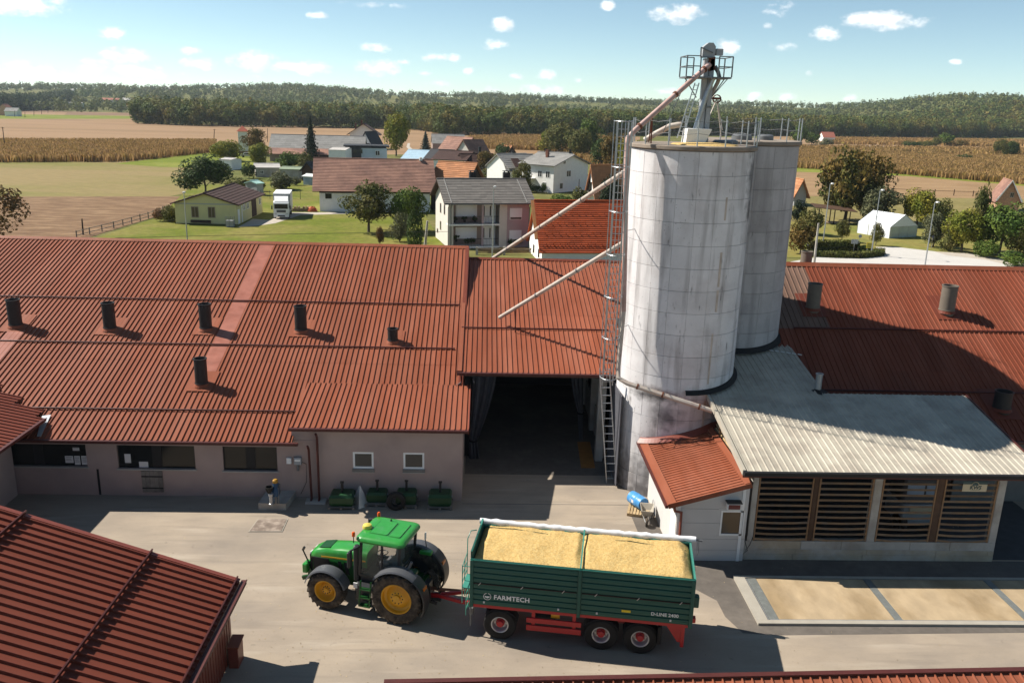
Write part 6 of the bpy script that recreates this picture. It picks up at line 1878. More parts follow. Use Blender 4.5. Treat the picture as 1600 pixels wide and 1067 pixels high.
# chassis
mb = MB()
for s in (-1, 1): mb.box(BX0 + .2, BX1 - .1, s * .45 - .06, s * .45 + .06, 1.02, 1.30)
for x in (.6, -.4, -1.5, -2.6, -3.9, -5.2, -6.1): mb.box(x - .05, x + .05, -1.1, 1.1, 1.16, 1.31)
mb.box(BX0 + .1, BX1 - .05, 1.08, 1.19, 1.22, 1.325).box(BX0 + .1, BX1 - .05, -1.19, -1.08, 1.22, 1.325)
mb.build('chassis_frame', TR, tl)
MB().lathe([(.35, 0), (.5, 0), (.5, .1), (.35, .1)], 24, (0, 0, .92)).box(-.45, .5, -.42, .42, .72, .92).box(-.12, .12, -.8, .8, .52, .68).build('dolly_frame', TR, tl)
for x in (-3.48, -4.81): MB().box(x - .1, x + .1, -.8, .8, .5, .66).box(x - .5, x + .5, .40, .50, .7, .8).box(x - .5, x + .5, -.50, -.40, .7, .8).build('axle', TR, tl)
for s in (-1, 1): MB().bar((-4.15, s * .6, .8), (-4.15, s * .6, 1.2), .3, .12).build('spring_hanger', TR, tl)
mb = MB()
for s in (-1, 1): mb.bar((.5, s * .42, .82), (1.5, s * .32, .80), .1, .12).bar((1.5, s * .32, .80), (2.35, s * .05, .78), .1, .12)
mb.bar((.95, -.38, .82), (.95, .38, .82), .08, .1).bar((2.3, 0, .78), (3.15, 0, .70), .12, .13)
mb.build('drawbar', TR, tl)
MB().lathe([(.03, -.03), (.09, -.03), (.09, .03), (.03, .03), (.03, -.03)], 14, (3.2, 0, .7)).build('tow_eye', MT['galv_dark'], tl)
mb = MB()
for k in range(4): mb.path([(1.0, -.2 + .12 * k, 1.2), (1.6, -.2 + .1 * k, .95 + .05 * k), (2.4, -.1 + .06 * k, 1.0), (3.3, -.1 + .06 * k, 1.05)], .015, 5)
mb.build('brake_hose', MT['rust'], tl)
MB().box(.98, 1.1, .3, 1.0, .75, 1.0).bar((1.05, 1.0, .35), (1.05, 1.0, 1.2), .05).build('valve_block', MT['galv_dark'], tl)
# side guard
for s in (1, -1):
    for (z0, z1) in ((.50, .70), (.80, .98)): MB().cbox(-2.80, -.92, s * 1.14 - .025, s * 1.14 + .025, z0, z1, .008).build('side_guard', TR, tl)
    mb = MB()
    for x in (-1.15, -2.55): mb.box(x - .06, x + .06, s * 1.10 - .02, s * 1.10 + .02, .50, 1.2)
    mb.build('guard_bracket', TR, tl)
    # rear hanger
    MB().prism([(-5.55, s * .98, 1.28), (-6.2, s * .98, 1.28), (-6.2, s * .98, .55), (-6.05, s * .98, .55)], (0, s * .06, 0)).build('rear_hanger', TR, tl)
    MB().box(-6.27, -6.15, s * .98 - .07, s * .98 + .09, .38, 1.2).build('rear_lamp_post', TR, tl)
    for x0, x1 in ((-5.5, -5.38),): MB().box(x0, x1, s * 1.0 - .22, s * 1.0 + .22, .5, 1.15).build('mud_flap', MT['rubber_road'], tl)
MB().bar((-6.21, -1.0, .5), (-6.21, 1.0, .5), .1, .12).build('bumper_bar', TR, tl)
MB().box(-1.9, -1.2, .5, .95, .72, 1.05).build('tool_box', MT['plastic'], tl)
MB().prism([(-2.05, 1.0, .98), (-1.75, 1.0, .98), (-1.75, 1.0, 1.18), (-2.05, 1.0, 1.18)], (0, .04, 0)).build('wheel_chock', MT['jd_yellow'], tl)


def road_wheel(x, s):
    R, w, rim = .575, .42, .295
    hw = w / 2
    t = MB().lathe([(rim, -hw * .8), (rim + .03, -hw * .92), (R * .8, -hw), (R - .04, -hw * .93), (R, -hw * .75), (R - .012, -hw * .42), (R, -hw * .40), (R - .012, -.02), (R, .0), (R - .012, .02), (R, hw * .40), (R - .012, hw * .42), (R, hw * .75), (R - .04, hw * .93), (R * .8, hw), (rim + .03, hw * .92), (rim, hw * .8)], 44, ax='y').build('wheel', MT['rubber_road'], tl, smooth=30)
    t.location = (x, s * .965, R)
    r = MB().lathe([(a, b * s) for a, b in ((rim, -hw * .8), (rim + .02, hw * .84), (rim, hw * .88), (rim - .025, hw * .82), (rim - .04, .02), (rim - .06, -.03), (.16, -.045), (.15, -.04), (0, -.04))], 32, ax='y').build('rim', MT['rim_silver'], t, smooth=35); fix_normals(r)
    h = MB().lathe([(a, b * s) for a, b in ((.155, -.05), (.15, .05), (.125, .07), (.12, .14), (.10, .16), (0, .165))], 24, ax='y').build('hub', TR, t, smooth=35); fix_normals(h)
    mb = MB()
    for k in range(10):
        a = 2 * pi * k / 10; c = (.20 * cos(a), .20 * sin(a)); mb.tube((c[0], -.045 * s, c[1]), (c[0], .0, c[1]), .018, 6)
    mb.build('wheel_nut', MT['galv'], t)


for x in (0, -3.48, -4.81):
    for s in (1, -1): road_wheel(x, s)
for s in (1, -1):
    for x in (0, -3.48, -4.81):
        mb = MB(); n = 10
        for k in range(n + 1):
            a = radians(25 + 130 * k / n)
            if x > -.1: a = radians(40 + 120 * k / n)
            mb.v += [(x + .66 * cos(a), s * .76, .575 + .62 * sin(a)), (x + .66 * cos(a), s * 1.17, .575 + .62 * sin(a)), (x + .65 * cos(a), s * 1.18, .555 + .62 * sin(a))]
        mb.f = [(3 * k + j, 3 * k + j + 1, 3 * k + 4 + j, 3 * k + 3 + j) for k in range(n) for j in range(2)]
        mb.build('mudguard', MT['rubber_road'], tl)
# front platform with railings
MB().box(1.06, 1.34, .25, 1.15, 1.86, 1.90).build('platform', MT['trailer_teal'], tl)
mb = MB()
for (x, y) in ((1.33, 1.15), (1.33, .7), (1.33, .25)): mb.tube((x, y, 1.3), (x, y, 2.75), .018, 6)
for z in (2.1, 2.4, 2.72): mb.tube((1.33, .25, z), (1.33, 1.15, z), .015, 6)
mb.path([(1.33, .25, 2.2), (1.33, .2, 3.25), (1.25, .0, 3.45), (1.06, -.1, 3.45)], .018, 6).path([(1.06, 1.15, 2.72), (1.33, 1.15, 2.72)], .015, 6)
mb.build('platform_railing', MT['trailer_teal'], tl, smooth=50)
mb = MB()
for z in (1.0, 1.3, 1.6): mb.tube((1.2, .6, z), (1.2, 1.1, z), .018, 6)
for y in (.6, 1.1): mb.tube((1.2, y, .8), (1.2, y, 1.88), .018, 6)
mb.build('platform_ladder', MT['trailer_teal'], tl)
# lettering and stickers on the near side
face = lambda x, z: Matrix.Translation((x, BY + .0145, z)) @ Matrix.Rotation(pi, 4, 'Z') @ Matrix.Rotation(pi / 2, 4, 'X')
text('lettering', 'FARMTECH', .235, MT['lettering'], tl, face(-.40, TZ0 + rh * 1.38), bold=.006, space=1.06)
text('lettering', 'D-LINE 2400', .17, MT['lettering'], tl, face(-5.55, TZ0 + rh * 1.3), bold=.003, space=1.0)
mb = MB(); n = 28; ec = (.44, TZ0 + rh * 1.75)
yy = BY + .018
for k in range(n):
    a0, a1 = 2 * pi * k / n, 2 * pi * (k + 1) / n
    if 1.35 < (a0 + a1) / 2 < 1.8: continue
    q = [(ec[0] + r * cos(a), yy, ec[1] + r * sin(a)) for r, a in ((.115, a0), (.135, a0), (.135, a1), (.115, a1))]
    mb.add(q, [(0, 1, 2, 3)])
for (dx, dz, rot, L_) in ((0, -.01, 0, .085), (-.042, 0, .75, .08), (.042, 0, -.75, .08)):
    q = []
    for k in range(8):
        a = 2 * pi * k / 8; u, v_ = .028 * cos(a), L_ * .5 * sin(a) + .012
        q.append((ec[0] + dx + u * cos(rot) - v_ * sin(rot), yy, ec[1] + dz - .02 + u * sin(rot) + v_ * cos(rot)))
    mb.add(q, [tuple(range(8))])
mb.bar((ec[0], yy, ec[1] - .09), (ec[0], yy, ec[1] - .02), .012, .002)
mb.build('emblem', MT['lettering'], tl)
MB().box(-4.42, -4.12, BY + .012, BY + .02, TZ0 + rh * 1.35, TZ0 + rh * 1.75).build('type_plate', MT['sticker_yellow'], tl)
MB().box(BX0 + .14, BX0 + .36, BY + .012, BY + .02, TZ0 + rh * .2, TZ0 + rh * .6).build('rating_plate', TG, tl)

# the load of maize
rng = np.random.default_rng(5)
mb = MB(); nx, ny = 150, 48
gx0, gx1, gy0, gy1 = BX0 + .06, BX1 - .06, -BY + .05, BY - .05
for i in range(nx + 1):
    for j in range(ny + 1):
        u, v_ = i / nx, j / ny
        x, y = gx0 + (gx1 - gx0) * u, gy0 + (gy1 - gy0) * v_
        bay = min(abs(x - gx0), abs(x - gx1), abs(x - XM) + .10)
        edge = min(1, (bay / (.28 + .12 * mnoise.noise(V((y * 1.7, x * .3, 5)))))) ** .8
        across = (1 - v_)                    # far side high, near side low
        ridge = .52 + .07 * mnoise.noise(V((x * .8, 3.0, 1))) + .03 * mnoise.noise(V((x * 2.6, 1.0, 1)))
        if across > ridge: h = .17 + .02 * (across - ridge)
        else: h = .19 - (ridge - across) * .33
        h += .06 * mnoise.noise(V((x * .7, y * .8, 2))) + .025 * mnoise.noise(V((x * 2.1, y * 1.9, 4))) + .006 * mnoise.noise(V((x * 6, y * 6, 7)))
        h = h * edge + (-.03) * (1 - edge) * (1 if v_ < .9 else .4)
        h -= .10 * max(0, (v_ - .93) / .07)
        mb.v.append((x, y, TZ1 - .05 + h + rng.normal(0, .005)))
mb.f = [(i * (ny + 1) + j, (i + 1) * (ny + 1) + j, (i + 1) * (ny + 1) + j + 1, i * (ny + 1) + j + 1) for i in range(nx) for j in range(ny)]
me = mb.mesh('maize_load', MT['grain']); me.shade_smooth()
o = link('maize_load', me)
o.matrix_world = tl.matrix_basis
tag(o, 'golden maize grain heaped in the trailer', kind='stuff')

# straw, chaff and grit lying about the yard
rng = np.random.default_rng(77)
n = 1500
cx_ = np.concatenate([rng.normal(-1, 6, n // 2), rng.uniform(-14, 22, n - n // 2)]); cy_ = np.concatenate([rng.normal(25, 4, n // 2), rng.uniform(15, 39, n - n // 2)])
a = rng.uniform(0, pi, n); L_ = rng.uniform(.008, .035, n); w_l = rng.uniform(.004, .010, n)
dx, dy = np.stack([np.cos(a) * L_, np.sin(a) * L_, 0 * a], 1), np.stack([-np.sin(a) * w_l, np.cos(a) * w_l, 0 * a], 1)
c = np.stack([cx_, cy_, rng.uniform(.012, .02, n)], 1)
tag(link('straw_litter', np_quads('straw_litter', np.stack([c - dx - dy, c + dx - dy, c + dx + dy + [0, 0, .008], c - dx + dy], 1), M('straw', (.34, .26, .14), .9, .3, 5, island=.6))), 'scattered straw and chaff on the yard', kind='stuff')


# ------------------------------------------------------------------ village
def zt(P, x, y): return atY(x, y, P.y).z


def tile_rows(mb, E0, E1, R0, R1, nrow, seg=1.4, lift=.05, th=.05):
    """a roof slope as overlapping rows of tile courses"""
    E0, E1, R0, R1 = map(V, (E0, E1, R0, R1))
    nrm = (E1 - E0).cross(R0 - E0).normalized()
    if nrm.z < 0: nrm = -nrm
    ns = max(1, int((E1 - E0).length / seg))
    for k in range(nrow):
        u0, u1 = k / nrow, (k + 1) / nrow
        a, b, c, d = E0.lerp(R0, u0), E1.lerp(R1, u0), E1.lerp(R1, u1), E0.lerp(R0, u1)
        off = random.random()
        cuts = [0] + sorted(min(max((j + off + random.uniform(-.2, .2)) / ns, .01), .99) for j in range(ns)) + [1]
        for s0, s1 in zip(cuts[:-1], cuts[1:]):
            if s1 - s0 < .004: continue
            p, q, r, s = a.lerp(b, s0), a.lerp(b, s1), d.lerp(c, s1), d.lerp(c, s0)
            j = random.uniform(0, .006)
            mb.add([p + nrm * (th + lift + j), q + nrm * (th + lift + j), r + nrm * (th + j), s + nrm * (th + j), p + nrm * th * .5, q + nrm * th * .5],
                   [(0, 1, 2, 3), (4, 5, 1, 0)])
    return mb


def slope_slab(mb, E0, E1, R0, R1, th=.12):
    E0, E1, R0, R1 = map(V, (E0, E1, R0, R1))
    nrm = (E1 - E0).cross(R0 - E0).normalized()
    if nrm.z < 0: nrm = -nrm
    return mb.prism([E0 - nrm * th, E1 - nrm * th, R1 - nrm * th, R0 - nrm * th], nrm * th)


def win(parent, face, u, z, w_, h_, W, D, fm, gm, depth=.05, shut=0.0):
    """window > pane on face f(ront), b(ack), l(eft) or r(ight)"""
    def mk(u0, u1, z0, z1, a, b):
        if face == 'f': return (u0, u1, -b, -a, z0, z1)
        if face == 'b': return (u0, u1, D + a, D + b, z0, z1)
        if face == 'l': return (-b, -a, u0, u1, z0, z1)
        return (W + a, W + b, u0, u1, z0, z1)
    t = min(.09, w_ * .12); mb = MB()
    for q in ((u, u + w_, z, z + t), (u, u + w_, z + h_ - t, z + h_), (u, u + t, z + t, z + h_ - t), (u + w_ - t, u + w_, z + t, z + h_ - t), (u + w_ / 2 - t / 2, u + w_ / 2 + t / 2, z + t, z + h_ - t)):
        mb.box(*mk(*q, .003, depth))
    o = mb.build('window', fm, parent)
    MB().box(*mk(u + t, u + w_ - t, z + t, z + h_ - t, .003, depth * .4)).build('pane', gm, o)
    if shut: MB().box(*mk(u + t * .5, u + w_ - t * .5, z + h_ * (1 - shut), z + h_ - t * .4, depth + .003, depth + .03)).build('shutter', MT['shutter'], o)
    return o


def house(name, label, cat, FL, FR, depth, wh, rh, ridge='x', ov=.5, wall=None, roof=None, wins=(), rows=0, group=None, chim=(), th=.14, ridge_u=.5, fm=None, gm=None, trim=None):
    FL, FR = V(FL), V(FR); W = (FR - FL).length
    t = thing(name, label, cat, (FL.x, FL.y, 0), atan2(FR.y - FL.y, FR.x - FL.x), group)
    wall = wall or MT['plaster']; roof = roof or MT['tile_brown']; D = depth; fm = fm or MT['white']; gm = gm or MT['glass']
    mb = MB().box(0, W, 0, D, -.3, wh)
    if ridge == 'x':
        y = D * ridge_u
        mb.prism([(0, 0, wh), (0, D, wh), (0, y, wh + rh)], (W, 0, 0))
    else:
        x = W * ridge_u
        mb.prism([(0, 0, wh), (W, 0, wh), (x, 0, wh + rh)], (0, D, 0))
    fix_normals(mb.build('wall', wall, t))
    rb_ = MB(); tl_ = MB(); lift = th + .02
    if ridge == 'x':
        y = D * ridge_u; s0 = rh / y; s1 = rh / (D - y)
        S = [((-ov, -ov, wh - ov * s0 + lift), (W + ov, -ov, wh - ov * s0 + lift), (-ov, y, wh + rh + lift), (W + ov, y, wh + rh + lift)),
             ((W + ov, D + ov, wh - ov * s1 + lift), (-ov, D + ov, wh - ov * s1 + lift), (W + ov, y, wh + rh + lift), (-ov, y, wh + rh + lift))]
    else:
        x = W * ridge_u; s0 = rh / x; s1 = rh / (W - x)
        S = [((-ov, D + ov, wh - ov * s0 + lift), (-ov, -ov, wh - ov * s0 + lift), (x, D + ov, wh + rh + lift), (x, -ov, wh + rh + lift)),
             ((W + ov, -ov, wh - ov * s1 + lift), (W + ov, D + ov, wh - ov * s1 + lift), (x, -ov, wh + rh + lift), (x, D + ov, wh + rh + lift))]
    for s in S: slope_slab(rb_, *s, th=th)
    ro = fix_normals(rb_.build('roof', trim or roof, t))
    for s in S:
        mb = MB()
        if rows: tile_rows(mb, *s, nrow=rows, th=.012)
        else: tile_rows(mb, *s, nrow=max(3, int((V(s[2]) - V(s[0])).length / .9)), seg=2.0, lift=.02, th=.01)
        mb.build('tile_courses', roof, ro)
    p, q = (V((-ov, D * ridge_u, wh + rh + lift + .04)), V((W + ov, D * ridge_u, wh + rh + lift + .04))) if ridge == 'x' else (V((W * ridge_u, -ov, wh + rh + lift + .04)), V((W * ridge_u, D + ov, wh + rh + lift + .04)))
    MB().tube(p, q, .12, 8).build('ridge_tiles', roof, ro)
    for (cx_, cy_, ch, cw, cm) in chim:
        MB().cbox(cx_ - cw, cx_ + cw, cy_ - cw, cy_ + cw, wh, ch, .02).box(cx_ - cw - .05, cx_ + cw + .05, cy_ - cw - .05, cy_ + cw + .05, ch + .002, ch + .12).build('chimney', cm, ro)
    for w in wins: win(t, *w[:5], W, D, w[5] if len(w) > 5 and w[5] else fm, w[6] if len(w) > 6 and w[6] else gm, shut=w[7] if len(w) > 7 else 0)
    return t, W


GD, GL = MT['glass_dark'], MT['glass']
# yellow house with dark roof
FL, FR = at(275, 350), at(371, 352)
t, W = house('yellow_house', 'small pale yellow house with dark brown roof on the lawn', 'house', FL, FR, 15.5, 3.0, 1.45, 'y', .5, MT['yellow_wall'], MT['roof_brown'],
             [('f', 2.35, 1.0, 1.05, 1.6, MT['brown_band'], MT['glass_brown']), ('f', 4.75, 1.0, 1.05, 1.6, MT['brown_band'], MT['glass_brown']),
              ('r', 3.6, 1.7, 1.2, .9), ('r', 5.7, 1.7, 1.2, .9), ('r', 13.2, 1.5, 1.2, 1.1)], rows=8, chim=())
MB().box(0, W, -.03, -.003, 2.92, 3.08).build('gable_band', MT['sign_grey'], t)
MB().box(W + .004, W + .06, 8.6, 11.4, .1, 2.7).build('barn_door', MT['timber'], t)
MB().box(W + .004, W + .05, .5, 1.5, .1, 2.2).build('side_door', MT['white'], t)
MB().box(W + .004, W + .05, 2.6, 3.0, .1, 2.6).build('downpipe', MT['white'], t)
MB().box(2.2, 5.1, -.22, -.02, .25, .65).build('planter_box', MT['timber'], t)
MB().box(-.1, W + .1, -.12, -.003, -.2, .12).build('footing', MT['black'], t)
pa = at(362, 354)
sh = thing('wire_cage', 'small grey wire cage standing at the corner of the yellow house', 'cage', (pa.x - .5, pa.y - 1.2, 0))
mb = MB()
for x in (0, .55, 1.1): mb.bar((x, 0, 0), (x, 0, 1.5), .04).bar((x, .8, 0), (x, .8, 1.5), .04)
for z in (.1, .5, .9, 1.3, 1.5): mb.bar((0, 0, z), (1.1, 0, z), .03).bar((0, 0, z), (0, .8, z), .03).bar((1.1, 0, z), (1.1, .8, z), .03)
mb.build('cage_bars', MT['galv_dark'], sh)
MB().box(.05, 1.05, .05, .75, .08, 1.0).build('tank', MT['grey_paint'], sh)

# lorry
P = at(437, 343)
lo = thing('lorry', 'white lorry with a grey box body parked beside the yellow house', 'lorry', (P.x + .25, P.y + .2, 0), radians(-90 + 9))
LW = 1.22
mb = MB().prism([(.0, -LW + .06, .95), (.0, -LW + .06, 2.45), (.12, -LW + .06, 2.6), (.35, -LW + .06, 2.72), (1.75, -LW + .06, 2.72), (1.75, -LW + .06, .55), (.1, -LW + .06, .55)], (0, 2 * LW - .12, 0))
mb.v = [(-x, y, z) for x, y, z in mb.v]
cab = fix_normals(mb.build('cab', MT['white'], lo))
MB().prism([(.012, -1.02, 1.62), (.012, 1.02, 1.62), (.012, 1.0, 2.35), (.012, -1.0, 2.35)], (-.03, 0, 0)).build('windscreen', GD, cab)
for s in (1, -1):
    MB().box(-1.45, -.4, s * (LW - .06) - .01, s * (LW - .06) + .012, 1.65, 2.35).build('side_window', GD, cab)
    MB().cbox(-.02, .18, s * 1.38 - .1, s * 1.38 + .1, 1.55, 2.15, .03).build('mirror', MT['plastic'], cab)
    MB().box(.002, .03, s * .82 - .18, s * .82 + .18, .78, .98).build('headlight', MT['paper'], cab)
MB().box(.002, .02, -.7, .7, 1.05, 1.45).build('grille', MT['plastic_grey'], cab)
MB().cbox(-.25, .08, -1.15, 1.15, .35, .72, .03).build('bumper', MT['white'], lo)
MB().box(.085, .1, -.55, .55, .42, .62).build('air_intake', MT['black'], lo)
fix_normals(MB().prism([(-.25, -1.0, 2.74), (-1.7, -1.1, 2.74), (-1.7, -1.1, 3.4), (-1.2, -1.05, 3.35)], (0, 2.1, 0)).build('wind_deflector', MT['white'], lo))
MB().cbox(-8.3, -1.9, -1.27, 1.27, .95, 3.75, .04).build('cargo_box', MT['sign_grey'], lo)
MB().box(-8.3, -1.9, -1.27, 1.27, 3.753, 3.79).build('box_roof', MT['white'], lo)
MB().box(-8.2, -.5, -.45, .45, .55, .93).build('chassis', MT['black'], lo)
for x in (-1.15, -6.3):
    for s in (1, -1): MB().lathe([(0, -.14), (.44, -.14), (.48, -.1), (.48, .1), (.44, .14), (0, .14)], 20, (x, s * 1.05, .48), 'y').build('wheel', MT['rubber_road'], lo, smooth=40)

# long brown tiled barn
FL, FR = at(500, 331), at(672, 332)
P = (FL + FR) / 2
we = zt(FL, 490, 293)
t, W = house('brown_barn', 'long white walled barn with a faded brown tiled roof', 'barn', FL, FR, 12.5, 4.1, 4.2, 'x', 1.1, MT['plaster'], MT['tile_brown'],
             [('f', .95, 2.2, 1.05, .85, MT['black'], GD)], rows=22, trim=MT['timber'])
MB().box(-.02, W + .02, -.06, -.004, 3.15, 4.05).build('timber_band', MT['timber'], t)
MB().box(W - 1.4, W - .9, 5.6, 6.2, 8.35, 8.9).build('vent_box', MT['plaster'], t)
# the far end has brighter orange tiles over a plank gable
FL2 = at(672, 332); d = (FR - FL).normalized(); n_ = V((-d.y, d.x, 0))
t, W2 = house('orange_barn_end', 'orange tiled end of the long barn with a timber gable', 'barn', FL2 + d * .5 + n_ * 4.2, FL2 + d * 6.2 + n_ * .8, 8.0, 4.8, 3.2, 'x', .5, MT['timber'], MT['tile_orange'], rows=12)

# mauve two storey house
FL, FR = at(701, 388), at(825, 386)
W = (FR - FL).length
ph = thing('mauve_house', 'two storey mauve house with a grey tiled roof and two balconies', 'house', (FL.x, FL.y, 0), atan2(FR.y - FL.y, FR.x - FL.x))
H1, D1, xr = 6.0, 9.5, 6.75
mb = MB().box(xr, W, 0, D1, 0, H1).box(0, xr, 1.35, D1, 0, H1)
mb.prism([(0.0, 1.35, H1), (0, D1, H1), (0, D1 / 2, H1 + 2.25)], (.3, 0, 0)).prism([(W - .3, 0, H1), (W - .3, D1, H1), (W - .3, D1 / 2, H1 + 2.25)], (.3, 0, 0))
fix_normals(mb.build('wall', MT['brown_band'], ph))
MB().box(xr + 1.0, W + .01, -.02, .0 - .003, 0, H1 - .25).build('mauve_front', MT['pink_wall'], ph)
MB().box(-.02, -.003, 1.35, D1, 0, H1).prism([(-.02, .0, H1), (-.02, D1, H1), (-.02, D1 / 2, H1 + 2.2)], (.017, 0, 0)).build('cream_side', MT['cream_wall'], ph)
MB().box(-.03, .3, 0, 1.349, 0, H1).build('cream_pier', MT['cream_wall'], ph)
MB().box(xr - .05, xr + .98, -.035, -.003, 0, H1 - .2).box(0, W, -.06, -.036, H1 - .35, H1).build('white_frame', MT['cream_wall'], ph)
for z in (.15, 3.05): MB().box(-.05, xr, -.15, 1.349, z - .15, z + .05).build('balcony_slab', MT['plaster'], ph)
for x in (.35, 4.35): MB().box(x, x + .25, .0, .25, .2, H1 - .1).build('column', MT['pink_wall'] if x > 1 else MT['cream_wall'], ph)
for z in (.2, 3.1):
    mb = MB()
    for k in range(30): mb.bar((.65 + k * .2, .08, z), (.65 + k * .2, .08, z + .95), .02)
    mb.bar((.4, .08, z + .97), (xr - .1, .08, z + .97), .05).bar((.4, .08, z + .1), (xr - .1, .08, z + .1), .03)
    mb.build('balcony_railing', MT['black'], ph)
    o = MB().box(1.15, 4.0, 1.28, 1.345, z + .75, z + 2.35).build('window', MT['white'], ph)
    MB().box(1.25, 3.9, 1.25, 1.277, z + .85, z + 2.3).build('shutter', MT['shutter'], o)
    o = MB().box(4.7, 6.5, 1.26, 1.345, z + .0, z + 2.45).build('door', MT['white'], ph)
    for x in (4.85, 5.7): MB().box(x, x + .16, 1.235, 1.258, z + .9, z + 2.2).build('pane', GD, o)
    MB().box(6.1, 6.25, 1.235, 1.258, z + .3, z + 2.2).build('pane', GD, o)
    win_z = z + .55
    o = MB().box(xr + 1.35, xr + 3.0, -.08, -.022, win_z, win_z + 1.5).build('window', MT['white'], ph)
    MB().box(xr + 1.42, xr + 2.93, -.1, -.082, win_z + .35, win_z + 1.45).build('shutter', MT['shutter'], o)
    MB().box(xr + 1.42, xr + 2.93, -.095, -.082, win_z + .06, win_z + .3).build('pane', GL, o)
for (y, z, h) in ((2.4, 4.0, 1.3), (5.2, 3.9, 1.3), (5.2, 1.6, 1.2), (7.5, .9, .6)):
    o = MB().box(-.07, -.022, y, y + .8, z, z + h).build('window', MT['brown_band'], ph); MB().box(-.085, -.072, y + .08, y + .72, z + .08, z + h - .08).build('pane', GL, o)
ov = .75; sl_ = 2.25 / (D1 / 2); lf = .2
S = [((-ov, -ov, H1 - ov * sl_ + lf), (W + ov, -ov, H1 - ov * sl_ + lf), (-ov, D1 / 2, H1 + 2.25 + lf), (W + ov, D1 / 2, H1 + 2.25 + lf)),
     ((W + ov, D1 + ov, H1 - ov * sl_ + lf), (-ov, D1 + ov, H1 - ov * sl_ + lf), (W + ov, D1 / 2, H1 + 2.25 + lf), (-ov, D1 / 2, H1 + 2.25 + lf))]
mb = MB()
for s in S: slope_slab(mb, *s, th=.16)
ro = fix_normals(mb.build('roof', MT['timber'], ph))
for s in S: tile_rows(MB(), *s, nrow=15, seg=.9, th=.012).build('tile_courses', MT['tile_grey'], ro)
for x in (-ov + .9, W + ov - 1.3): MB().prism([(x, -ov, H1 - ov * sl_ + lf + .07), (x + .12, -ov, H1 - ov * sl_ + lf + .07), (x + .12, D1 / 2, H1 + 2.25 + lf + .07), (x, D1 / 2, H1 + 2.25 + lf + .07)], (0, 0, .03)).build('lightning_strip', MT['tile_lgrey'], ro)
MB().tube((-ov, D1 / 2, H1 + 2.25 + lf + .05), (W + ov, D1 / 2, H1 + 2.25 + lf + .05), .12, 8).build('ridge_tiles', MT['tile_grey'], ro)
for x in (4.3, 9.0): MB().cbox(x - .45, x + .45, 5.3, 6.0, H1, H1 + 3.3, .02).box(x - .5, x + .5, 5.25, 6.05, H1 + 3.45, H1 + 3.52).box(x - .3, x - .25, 5.4, 5.9, H1 + 3.3, H1 + 3.45).box(x + .25, x + .3, 5.4, 5.9, H1 + 3.3, H1 + 3.45).build('chimney', MT['black'], ro)
MB().bar((-ov, -ov - .07, H1 - ov * sl_ + .1), (W + ov, -ov - .07, H1 - ov * sl_ + .1), .12, .12).build('gutter', MT['galv_dark'], ph)
mb = MB()
for x in (-.1, .28): mb.path([(x, -ov, H1 - .3), (x, -.08, H1 - .8), (x, -.08, .2)], .05, 8)
mb.path([(W + .05, -ov, H1 - .3), (W + .05, -.08, H1 - .8), (W + .05, -.08, .2)], .05, 8)
mb.build('downpipe', MT['galv_dark'], ph)
cg = LEAF('balcony_plants', (.025, .05, .012), (.05, .06, .012))
for (x, y, z, r) in ((.9, .6, 3.75, .33), (2.2, .6, 3.8, .35), (3.6, .6, 3.8, .4), (1.1, .5, 1.3, .5), (3.1, -.02, .95, .55), (2.4, .0, .85, .5), (xr + 1.6, -.25, .75, .5), (xr + 2.6, -.25, .75, .5)):
    rng = np.random.default_rng(int(x * 100 + z * 10))
    pp, nn = crown_points(rng, 160, r, r * .7, r * .75, 5, .5, .3)
    o = link('potted_plant', np_quads('foliage', leaf_quads(rng, pp, nn, .11), cg), ph); o.location = (x, y, z)
    if z > 1.2: o2 = MB().lathe([(0, -.55), (.12, -.55), (.17, -.2), (0, -.2)], 10).build('pot', MT['black'], o)

# red orange roofed house in front of the silos
FL, FR = at(846, 412), at(985, 412)
t, W = house('orange_house', 'white house with a steep bright red orange tiled roof beside the silo', 'house', FL, FR, 9.0, 1.6, 5.2, 'x', .35, MT['plaster'], MT['tile_red'],
             [('l', 1.5, .4, .8, 1.0, MT['timber'], GD), ('l', 5.0, .4, .8, 1.0, MT['timber'], GD), ('l', 4.0, 3.2, 1.0, 1.1, MT['timber'], GD)], rows=26)
fx = MB()
for j in range(4):
    for k in range(13):
        u = .12 + j * .2; y = 4.5 * u - .25 * (1 - u); z = 1.6 + 5.2 * (y / 4.5) + .3
        fx.box(.5 + k * .85, .62 + k * .85, y - .05, y, z, z + .09)
for k in range(24): fx.box(.1 + k * .45, .22 + k * .45, .12, .16, 2.05, 2.16)
fx.build('snow_hooks', MT['tile_red'], t)
fix_normals(MB().prism([(-.75, .9, 2.75), (-.36, .9, 2.75), (-.36, 4.5, 6.9), (-.75, 4.5, 6.9)], (0, .0, .10)).build('gable_roof_edge', MT['soffit'], t))

